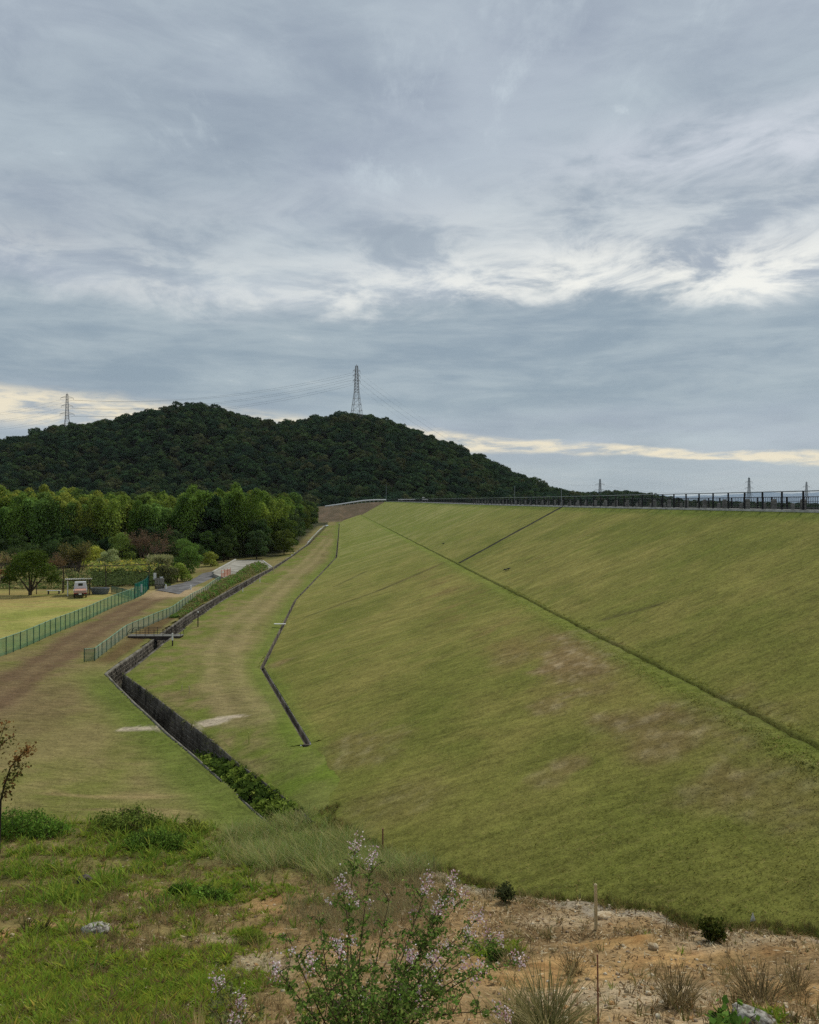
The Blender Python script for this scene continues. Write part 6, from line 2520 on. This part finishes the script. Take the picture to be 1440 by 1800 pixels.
    for i in range(5):
        r3 = np.random.default_rng(i)
        phi = (1 + 5 ** .5) / 2
        v = np.array([(-1, phi, 0), (1, phi, 0), (-1, -phi, 0), (1, -phi, 0), (0, -1, phi), (0, 1, phi), (0, -1, -phi), (0, 1, -phi), (phi, 0, -1), (phi, 0, 1), (-phi, 0, -1), (-phi, 0, 1)]) / 1.9
        v = v * r3.uniform(.65, 1.2, (12, 1)) * np.array((1, r3.uniform(.6, .95), r3.uniform(.45, .7)))
        f = np.array([(0, 11, 5), (0, 5, 1), (0, 1, 7), (0, 7, 10), (0, 10, 11), (1, 5, 9), (5, 11, 4), (11, 10, 2), (10, 7, 6), (7, 1, 8), (3, 9, 4), (3, 4, 2), (3, 2, 6), (3, 6, 8), (3, 8, 9), (4, 9, 5), (2, 4, 11), (6, 2, 10), (8, 6, 7), (9, 8, 1)])
        ico.append((v, np.zeros((0, 4), int), f, np.zeros(12, int)))
    X, Y = wedge_pts(rg, 60000, 5.2, 25, .56, 1.3)
    ok = on_hill(X, Y)
    X, Y = X[ok], Y[ok]
    p = field(PALE, X, Y, 56)
    g2 = field(GREEN, X, Y, 58)
    pr = (.06 + .24 * p) * (1 - g2) * sstep(-7, 2, X + .25 * Y) + .10 * p * (1 - g2)
    k = rg.random(len(X)) < pr
    X, Y = X[k], Y[k]
    sz = .012 + .045 * rg.random(len(X)) ** 4.0
    base = np.array([AA(190, 172, 140), AA(168, 144, 110), AA(206, 194, 168), AA(150, 132, 110), AA(178, 140, 96)])
    scatter('gravel', ico, np.c_[X, Y, ground_z(X, Y) + sz * .15], sz, base[rg.integers(0, 5, len(X))], 9, .0, 'stuff', 'stone_bit', None, 0, 0)

    # straw, dead leaves and twigs lying about
    X, Y = wedge_pts(rg, 130000, 5.2, 25, .56, 1.3)
    ok = on_hill(X, Y)
    X, Y = X[ok], Y[ok]
    br = field(BROWN, X, Y, 57)
    far = sstep(11, 15, Y) * sstep(-1, 2, X)
    k = rg.random(len(X)) < (.10 + .28 * br + .50 * far) * sstep(-.8, .3, fbm(X / .5, Y / .5, 3, 133)) * (1 - .8 * field(OCHRE, X, Y, 55))
    X, Y = X[k], Y[k]
    n = len(X)
    cen = np.c_[X, Y, ground_z(X, Y) + rg.uniform(.004, .03, n)]
    nr = np.tile((0, 0, 1.0), (n, 1)) + rg.normal(size=(n, 3)) * .35
    V, F = leaves_np(cen, .022, rg, nr, 5.5, None, .1)
    base = np.array([AA(176, 156, 120), AA(140, 116, 84), AA(198, 184, 152), AA(104, 88, 68)])[rg.integers(0, 4, n)]
    tag(obj('dead_litter', mesh_np('dead_litter', V, F, M['grass'], np.repeat(base * rg.uniform(.7, 1.15, (n, 1)), 4, 0))), kind='stuff')


m, t, out = mat_new('pale_stone_chips')
_d = t.add('ShaderNodeBsdfDiffuse')
_a = t.add('ShaderNodeAttribute', attribute_name='col').outputs['Color']
_p = t.add('ShaderNodeNewGeometry').outputs['Position']
_s = t.add('ShaderNodeVectorMath', operation='SCALE')
t.link(_a, _s.inputs[0])
t.link(t.mapr(t.noise(_p, 40, 4, .6), .3, .7, .75, 1.2), _s.inputs['Scale'])
t.link(_s.outputs[0], _d.inputs[0])
t.link(_d.outputs[0], out.inputs[0])
M['stone_bit'] = m
build_grasses()


# ------------------------------------------------------------------ single dry clumps, bushes and rocks of the hillside
def clump(px, py, h, w, n, cols, label, seed, name='grass_clump', cat='grass clump', blade=.008, bend=.45):
    p = Pg(px, py)
    rg = np.random.default_rng(seed)
    o = thing(name, label, cat, tuple(p))
    V, Q, T, B = tuft(seed, n, h, w, blade, bend, 3, .5)
    C = np.array(cols)[rg.integers(0, len(cols), B.max() + 1)][B] * rg.uniform(.7, 1.25, B.max() + 1)[B][:, None]
    obj('blades', mesh_np('blades', V, [Q, T], M['grass'], C), o)
    V, Q, T, B = tuft(seed + 1, n // 3, h * .45, w * .9, blade * 1.3, 1.0, 2, .6)
    C = np.array(cols)[rg.integers(0, len(cols), B.max() + 1)][B] * .8
    obj('old_leaves', mesh_np('old_leaves', V, [Q, T], M['grass'], C), o)
    return o


DRY = [A(126, 112, 78), A(104, 90, 64), A(150, 134, 98), A(92, 84, 56)]
DRYG = [A(118, 116, 72), A(136, 126, 84), A(96, 98, 58), A(150, 142, 104)]
clump(1190, 1768, .42, .24, 190, DRY, 'upright dry brown grass clump on the bare soil, right of the thin dry stem', 31)
clump(1335, 1762, .40, .34, 220, DRY, 'wide dark dry grass clump near the lower right corner', 32, bend=.7)
clump(1400, 1745, .36, .2, 110, DRY, 'small thin dry grass clump at the right edge beside the wide one', 33)
clump(1008, 1712, .34, .18, 120, DRY, 'small dry grass clump below the foot of the cream stake', 34)
clump(905, 1700, .30, .26, 120, DRY, 'low brown grass clump right of the flowering shrub', 35)
clump(965, 1822, .62, .34, 300, DRYG, 'big pale feathery grass clump at the bottom edge right of the flowering shrub', 36, bend=.6)
clump(905, 1830, .5, .24, 160, DRYG, 'feathery grass clump at the bottom edge against the flowering shrub', 37, bend=.6)
clump(440, 1656, .17, .16, 120, [A(92, 104, 44), A(110, 112, 54)], 'small round green grass clump on the ochre soil', 38, blade=.014, bend=.9)
clump(75, 1640, .26, .18, 60, [A(66, 62, 40), A(84, 78, 48), A(70, 82, 40)], 'dark seeding weed standing before the ochre patch at the left', 39, 'weed', 'weed', .012)
clump(45, 1634, .26, .14, 50, [A(70, 66, 44), A(84, 84, 48)], 'dark thin weed left of the other dark weed at the left', 40, 'weed', 'weed', .012)
clump(350, 1830, .40, .06, 16, [A(176, 160, 112)], 'pale dry flower stalk at the bottom edge left of the flowering shrub', 41, 'dry_stalk', 'plant stem', .012, .1)


def small_shrub(px, py, w, h, cols, label, seed, n=900, size=.035, elong=1.7):
    p = Pg(px, py)
    o = thing('low_shrub', label, 'shrub', (p[0], p[1], p[2] - .02))
    R = random.Random(seed)
    rg = np.random.default_rng(seed)
    b = MB()
    tips = []
    for k in range(16):
        ph, r = R.uniform(0, 6.28), R.uniform(.2, .5) * w
        e = Vector((math.cos(ph) * r, math.sin(ph) * r, h * R.uniform(.55, 1)))
        b.tube([(0, 0, 0), tuple(e * .5 + Vector((0, 0, h * .1))), tuple(e)], [.008, .006, .003], 4)
        for _ in range(10):
            q = e * R.uniform(.35, 1.05)
            tips.append(tuple(q + Vector((R.gauss(0, .05), R.gauss(0, .05), R.gauss(0, .04) + h * .06))))
    b.build('stems', M['bark_dark'], o)
    T = np.array(tips)
    c = T[rg.integers(0, len(T), n)] + rg.normal(size=(n, 3)) * .035
    V, F = leaves_np(c, size, rg, rg.normal(size=(n, 3)) + np.array((0, 0, .6)), elong)
    C = np.array(cols)[rg.integers(0, len(cols), n)] * rg.uniform(.6, 1.3, (n, 1))
    obj('leaves', mesh_np('leaves', V, F, M['near_leaf'], np.repeat(C, 4, 0)), o)


small_shrub(1256, 1656, .46, .36, [A(70, 82, 34), A(52, 66, 30), A(86, 92, 42)], 'small dark green shrub at the foot of the dam slope', 51, 1500)
small_shrub(887, 1584, .40, .30, [A(78, 84, 52), A(62, 70, 42)], 'small grey-green shrub in the dry ground left of the cream stake', 52, 800)
small_shrub(1290, 1815, .5, .22, [A(84, 118, 50), A(104, 136, 60)], 'fresh green broad-leaved seedling at the bottom edge of the bare soil', 53, 90, .085, 1.2)
small_shrub(868, 1690, .34, .2, [A(66, 92, 38)], 'tiny green shrub on the bare soil below the thin dry stem', 54, 260)


def rock(px, py, d, cols, label, seed, dz=0.0, name='rock'):
    p = Pg(px, py)
    rg = np.random.default_rng(seed)
    nu, nv = 22, 14
    V, F = [], []
    for j in range(nv + 1):
        th = math.pi * j / nv
        for i in range(nu):
            ph = 2 * math.pi * i / nu
            v = np.array((math.sin(th) * math.cos(ph), math.sin(th) * math.sin(ph), math.cos(th)))
            f = 1 + .30 * float(perlin(v[0] * 1.7 + v[2] * 1.3, v[1] * 1.7 - v[2], seed)) + .14 * float(perlin(v[0] * 4 + v[2] * 3, v[1] * 4 - v[2] * 2, seed + 3))
            q = np.sign(v) * np.abs(v) ** .75
            V.append(q * f * np.array(d) / 2)
    for j in range(nv):
        for i in range(nu):
            k = (i + 1) % nu
            F.append((j * nu + i, j * nu + nu + i, j * nu + nu + k, j * nu + k))
    me = mesh_np(name, np.array(V), np.array(F), cols)
    o = obj(name, me, None, (p[0], p[1], p[2] + d[2] * .18 + dz))
    o.rotation_euler = (0, 0, rg.uniform(0, 6))
    tag(o, label, 'rock')


M['dark_rock'] = concrete_mat('dark_rock', A(92, 84, 76), A(54, 50, 46), 9, False, .8)
M['pale_rock'] = concrete_mat('pale_rock', A(206, 190, 160), A(164, 140, 104), 14, False, .6)
M['lichen_rock'] = concrete_mat('lichen_rock', A(180, 176, 164), A(96, 90, 80), 16, False, .8)
rock(150, 1556, (.48, .36, .34), M['dark_rock'], 'dark pointed rock set in the green weeds on the left', 61)
rock(249, 1532, (.22, .18, .16), M['dark_rock'], 'smaller dark stone uphill right of the dark pointed rock', 62)
rock(168, 1640, (.50, .36, .20), M['lichen_rock'], 'grey lichen-covered stone beside the ochre soil patch', 63)
rock(1149, 1668, (.16, .12, .12), M['pale_rock'], 'pale stone in the middle of the bare soil on the right', 64)
rock(1017, 1597, (.12, .10, .10), M['pale_rock'], 'small pale stone just left of the cream stake', 65)
rock(1325, 1798, (.42, .22, .16), M['lichen_rock'], 'grey stone half out of the picture at the lower right', 66)
rock(1392, 1790, (.10, .09, .08), M['pale_rock'], 'pale stone near the lower right corner', 67)
rock(21, 1645, (.09, .07, .05), M['pale_rock'], 'little white stone on the ochre patch at the left edge', 68)
rock(1062, 1612, (.34, .26, .10), M['pale_rock'], 'flat ochre block of earth right of the cream stake', 69)


# ------------------------------------------------------------------ flowering shrub in the middle, and its neighbour
def curve(a, b, lift, n=9, side=(0, 0, 0)):
    a, b = Vector(a), Vector(b)
    o = []
    for i in range(n):
        t = i / (n - 1)
        p = a.lerp(b, t)
        p.z += lift * math.sin(math.pi * t ** .85)
        p += Vector(side) * math.sin(math.pi * t)
        o.append(p)
    return o


def flower_head(rg, n, r):
    """loose head of small pea flowers: each a keel and two wing petals"""
    V, F, C = [], [], []
    pal = np.array([A(226, 206, 210), A(236, 224, 226), A(212, 180, 188), A(240, 234, 232), A(198, 156, 166)])
    for i in range(n):
        c = rg.normal(size=3) * r * np.array((.5, .5, .85))
        u = rg.normal(size=3)
        u /= np.linalg.norm(u)
        w = np.cross(u, rg.normal(size=3))
        w /= np.linalg.norm(w)
        v = np.cross(u, w)
        s = rg.uniform(.007, .013)
        k = len(V)
        V += [c, c + u * s + w * s * .7, c + u * s * 1.7, c + u * s - w * s * .7, c + u * s + v * s * .9]
        F += [(k, k + 1, k + 2), (k, k + 2, k + 3), (k, k + 2, k + 4)]
        cc = pal[rg.integers(0, 5)] * rg.uniform(.8, 1.15)
        C += [cc] * 5
    return np.array(V), np.array(F), np.array(C)


def flowering_shrub(name, label, base, stems, seed, leafcols, leaf_n=27, twig_n=10):
    """stems: list of (tip point, has flowers, lift)"""
    rg = np.random.default_rng(seed)
    R = random.Random(seed)
    root = thing(name, label, 'shrub', tuple(base))
    B0 = Vector(base)
    LV, LN = [], []
    fl = []
    tw = MB()
    for (tip, flo, lift) in stems:
        tip = Vector(tip) - B0
        b0 = Vector((R.uniform(-.06, .06), R.uniform(-.06, .06), -.02))
        path = curve(b0, tip, lift, 10, (R.uniform(-.08, .08), R.uniform(-.08, .08), 0))
        L = sum((path[i + 1] - path[i]).length for i in range(9))
        st = MB().tube(path, [.0085 * (1 - .78 * i / 9) for i in range(10)], 5)
        st.build('stem', M['hagi_stem'], root)

        def leafy(p, q, n):
            for _ in range(n):
                t = R.random()
                c = p.lerp(q, t)
                a = R.uniform(0, 6.28)
                d = Vector((math.cos(a), math.sin(a), R.uniform(-.1, .6))) * R.uniform(.012, .045)
                for s in range(3):                         # three leaflets
                    LV.append(tuple(c + d + Vector((R.gauss(0, .013), R.gauss(0, .013), R.gauss(0, .008)))))
                    LN.append((d.x * 8, d.y * 8 - .3, .8))
        for i in range(2, 9):
            leafy(path[i], path[i + 1], int(leaf_n * L / 9 * (1.25 - i / 11)))
        for j in range(int(twig_n * L)):
            t = R.uniform(.25, .95) * 9
            k = min(int(t), 8)
            p = path[k].lerp(path[k + 1], t - k)
            a = R.uniform(0, 6.28)
            ln = R.uniform(.12, .32) * (1.15 - t / 12)
            q = p + Vector((math.cos(a), math.sin(a), R.uniform(.1, .9))) * ln
            m = p.lerp(q, .5) + Vector((0, 0, .03))
            tw.tube([tuple(p), tuple(m), tuple(q)], [.0035, .003, .0015], 4)
            leafy(p, q, int(leaf_n * ln * .9) + 4)
            if flo and R.random() < .10:
                fl.append((q, R.uniform(.025, .045), 16))
        if flo:
            fl.append((path[-1], R.uniform(.04, .06), 46))
            fl.append((path[-1].lerp(path[-2], .55) + Vector((R.uniform(-.06, .06), R.uniform(-.06, .06), .02)), .045, 34))
    o = tw.build('twigs', M['hagi_stem'], root)
    o['kind'] = 'stuff'
    LV, LN = np.array(LV), np.array(LN)
    V, F = leaves_np(LV, .019, rg, LN, 1.7, None, .55)
    C = np.array(leafcols)[rg.integers(0, len(leafcols), len(LV))] * rg.uniform(.6, 1.3, (len(LV), 1))
    lo = obj('leaves', mesh_np('leaves', V, F, M['near_leaf'], np.repeat(C, 4, 0)), root)
    lo['kind'] = 'stuff'
    for (q, r, n) in fl:
        V, F, C = flower_head(rg, n, r)
        obj('flower_cluster', mesh_np('flower_cluster', V, F, M['petal'], C), root, q)['kind'] = 'stuff'
    return root


M['hagi_stem'] = paint_mat('shrub_stem', A(78, 66, 46), .8, 0, .25, 20)
M['petal'] = leaf_mat('petals', (1.2, 1.2, 1.2), .35, 0, 0)
GL = [A(110, 136, 58), A(90, 120, 50), A(132, 150, 76), A(100, 122, 60)]
yb = 6.3
bx = (632 - 720) / FPX * yb
base = (bx, yb, gz(bx, yb))


def tipat(px, py, Y):
    return tuple(D(px, py, Y))


stems = [(tipat(627, 1484, 6.9), True, .05), (tipat(658, 1500, 7.1), True, .04), (tipat(601, 1552, 6.7), True, .08), (tipat(592, 1655, 6.2), True, .10), (tipat(545, 1690, 6.0), True, .12), (tipat(484, 1700, 5.9), True, .16), (tipat(505, 1640, 6.2), False, .1),
         (tipat(700, 1645, 6.3), False, .05), (tipat(722, 1680, 6.2), True, .08), (tipat(755, 1545, 7.2), True, .10), (tipat(797, 1544, 7.4), True, .12), (tipat(815, 1575, 7.3), True, .15), (tipat(772, 1590, 7.1), True, .12), (tipat(845, 1612, 7.2), True, .20),
         (tipat(828, 1645, 6.9), True, .20), (tipat(768, 1690, 6.3), True, .14), (tipat(842, 1700, 6.3), True, .18), (tipat(880, 1650, 6.9), True, .22), (tipat(915, 1692, 6.7), True, .24), (tipat(890, 1782, 6.1), True, .22), (tipat(820, 1745, 6.0), False, .14), (tipat(730, 1720, 5.9), False, .08),
         (tipat(560, 1745, 5.8), False, .1), (tipat(520, 1770, 5.7), False, .1), (tipat(660, 1740, 5.7), False, .05), (tipat(610, 1700, 5.9), False, .05), (tipat(690, 1560, 6.9), False, .05), (tipat(560, 1600, 6.6), False, .08)]
flowering_shrub('flowering_shrub', 'large leafy shrub with thin arching stems and pink-white flowers in the middle of the foreground', base, stems, 71, GL)
yb2 = 7.0
bx2 = (410 - 720) / FPX * yb2
stems = [(tipat(378, 1722, 7.2), True, .06), (tipat(402, 1748, 7.0), False, .06), (tipat(425, 1758, 6.9), True, .05), (tipat(386, 1784, 6.8), False, .05), (tipat(440, 1775, 6.8), False, .05), (tipat(408, 1792, 6.6), True, .05), (tipat(365, 1760, 6.9), False, .05)]
flowering_shrub('flowering_shrub', 'low flowering shrub with pinkish clusters left of the large flowering shrub', (bx2, yb2, gz(bx2, yb2)), stems, 72, [A(104, 118, 66), A(120, 128, 78)], 22, 5)


# ------------------------------------------------------------------ sapling and bushes at the left edge
def build_sapling():
    y = 23.5
    x = (-2 - 720) / FPX * y
    z = gz(x, y)
    r = thing('sapling', 'thin leaning sapling with orange-brown leaves at the left edge', 'tree', (x, y, z))
    o = Vector((x, y, z))
    rg = np.random.default_rng(81)
    R = random.Random(81)
    q = lambda px, py: Vector(D(px, py, y)) - o
    trunk = [Vector((0, 0, -.1)), q(1, 1408), q(8, 1380), q(18, 1350), q(30, 1334), q(45, 1320), q(57, 1312)]
    MB().tube(trunk, [.035, .032, .028, .022, .016, .010, .004], 6).build('trunk', M['bark_dark'], r)
    br = [[q(3, 1405), q(10, 1395), q(14, 1382)], [q(-14, 1400), q(-8, 1330), q(2, 1292), q(8, 1268)], [q(-8, 1330), q(-2, 1310), q(12, 1300), q(22, 1296)], [q(20, 1348), q(32, 1350), q(42, 1342)], [q(-14, 1400), q(-20, 1340), q(-12, 1290), q(-8, 1262)], [q(12, 1370), q(24, 1368), q(34, 1358)]]
    tips = []
    for k, b in enumerate(br):
        jj = [p + Vector((0, R.uniform(-.25, .25), 0)) for p in b]
        MB().tube(jj, [.014 * (1 - .7 * i / len(jj)) for i in range(len(jj))], 5).build('branch', M['bark_dark'], r)
        for i in range(70):
            t = R.random() ** .6 * (len(jj) - 1)
            i0 = min(int(t), len(jj) - 2)
            tips.append((jj[i0].lerp(jj[i0 + 1], t - i0), k))
    for i in range(170):
        t = 3.6 + R.random() * 2.4
        i0 = min(int(t), 5)
        tips.append((trunk[i0].lerp(trunk[i0 + 1], t - i0), 9))
    P_ = np.array([tuple(p) for p, k in tips]) + rg.normal(size=(len(tips), 3)) * np.array((.10, .12, .08))
    orange = np.array([A(146, 112, 64), A(132, 104, 60), A(124, 108, 62)])
    green = np.array([A(74, 84, 40), A(96, 92, 48), A(112, 84, 50)])
    C = np.array([(orange if k == 9 or (k in (1, 4) and R.random() < .45) else green)[R.randrange(3)] for p, k in tips]) * rg.uniform(.6, 1.3, (len(tips), 1))
    V, F = leaves_np(P_, .06, rg, None, 1.7)
    obj('leaves', mesh_np('leaves', V, F, M['near_leaf'], np.repeat(C, 4, 0)), r)


build_sapling()


def herb_bush(px, py, w, h, cols, label, seed, n, size=.045):
    p = Pg(px, py)
    o = thing('leafy_bush', label, 'bush', (p[0], p[1], p[2] - .03))
    rg = np.random.default_rng(seed)
    R = random.Random(seed)
    L = []
    for i in range(16):
        a = R.uniform(0, 6.28)
        rr = R.random() ** .5 * w * .42
        L.append((rr * math.cos(a), rr * math.sin(a) * .6, h * R.uniform(.2, .6), w * R.uniform(.10, .26), w * R.uniform(.10, .22), h * R.uniform(.22, .5)))
    b = MB()
    for (x, y, z, *_r) in L:
        b.tube([(x * .3, y * .3, 0), (x, y, z * 1.2)], [.012, .005], 4)
        for k in range(3):
            b.tube([(x, y, z * .6), (x + R.uniform(-.15, .15), y + R.uniform(-.15, .15), z + h * R.uniform(.3, .75))], [.006, .003], 3)
    b.build('stems', M['bark'], o)
    me = crown_mesh('leaves', L, n, size, cols, M['near_leaf'], seed, 2.0, (.35, 1.3), .4, -.5, .7, None, .3)
    obj('leaves', me, o)


herb_bush(35, 1468, 2.2, .75, A(92, 124, 48), 'dense green bush at the left edge under the leaning sapling', 91, 5200)
herb_bush(85, 1472, 1.3, .5, A(100, 130, 50), 'lower green bush right of the dense one at the left edge', 92, 2600)
herb_bush(225, 1462, 1.9, .75, A(104, 124, 56), 'tall weedy green bush with upright shoots at the edge of the flat meadow', 93, 4200)
herb_bush(275, 1492, 1.6, .55, A(98, 124, 50), 'rounded bright green bush just below the weedy tall one', 94, 4200)
herb_bush(345, 1465, 1.5, .5, A(124, 138, 58), 'yellowish-green bush right of the weedy tall one', 95, 2600, .04)
herb_bush(372, 1585, .85, .34, A(100, 126, 50), 'low bright green bush on the bare hillside right of the eroded gully', 96, 2600, .035)
herb_bush(318, 1572, .55, .26, A(102, 132, 48), 'smaller low green bush left of the bright one by the gully', 97, 1400, .035)


# ------------------------------------------------------------------ thin evening air over the whole valley
m, t, out = mat_new('valley_air')
_v = t.add('ShaderNodeVolumePrincipled')
_v.inputs['Color'].default_value = (.74, .82, .90, 1)
_v.inputs['Density'].default_value = 0.00003
_v.inputs['Anisotropy'].default_value = 0.2
t.link(_v.outputs[0], out.inputs['Volume'])
_b = MB().box((0, 3500, 62), (21000, 24000, 190))
tag(_b.build('haze', m), kind='stuff')
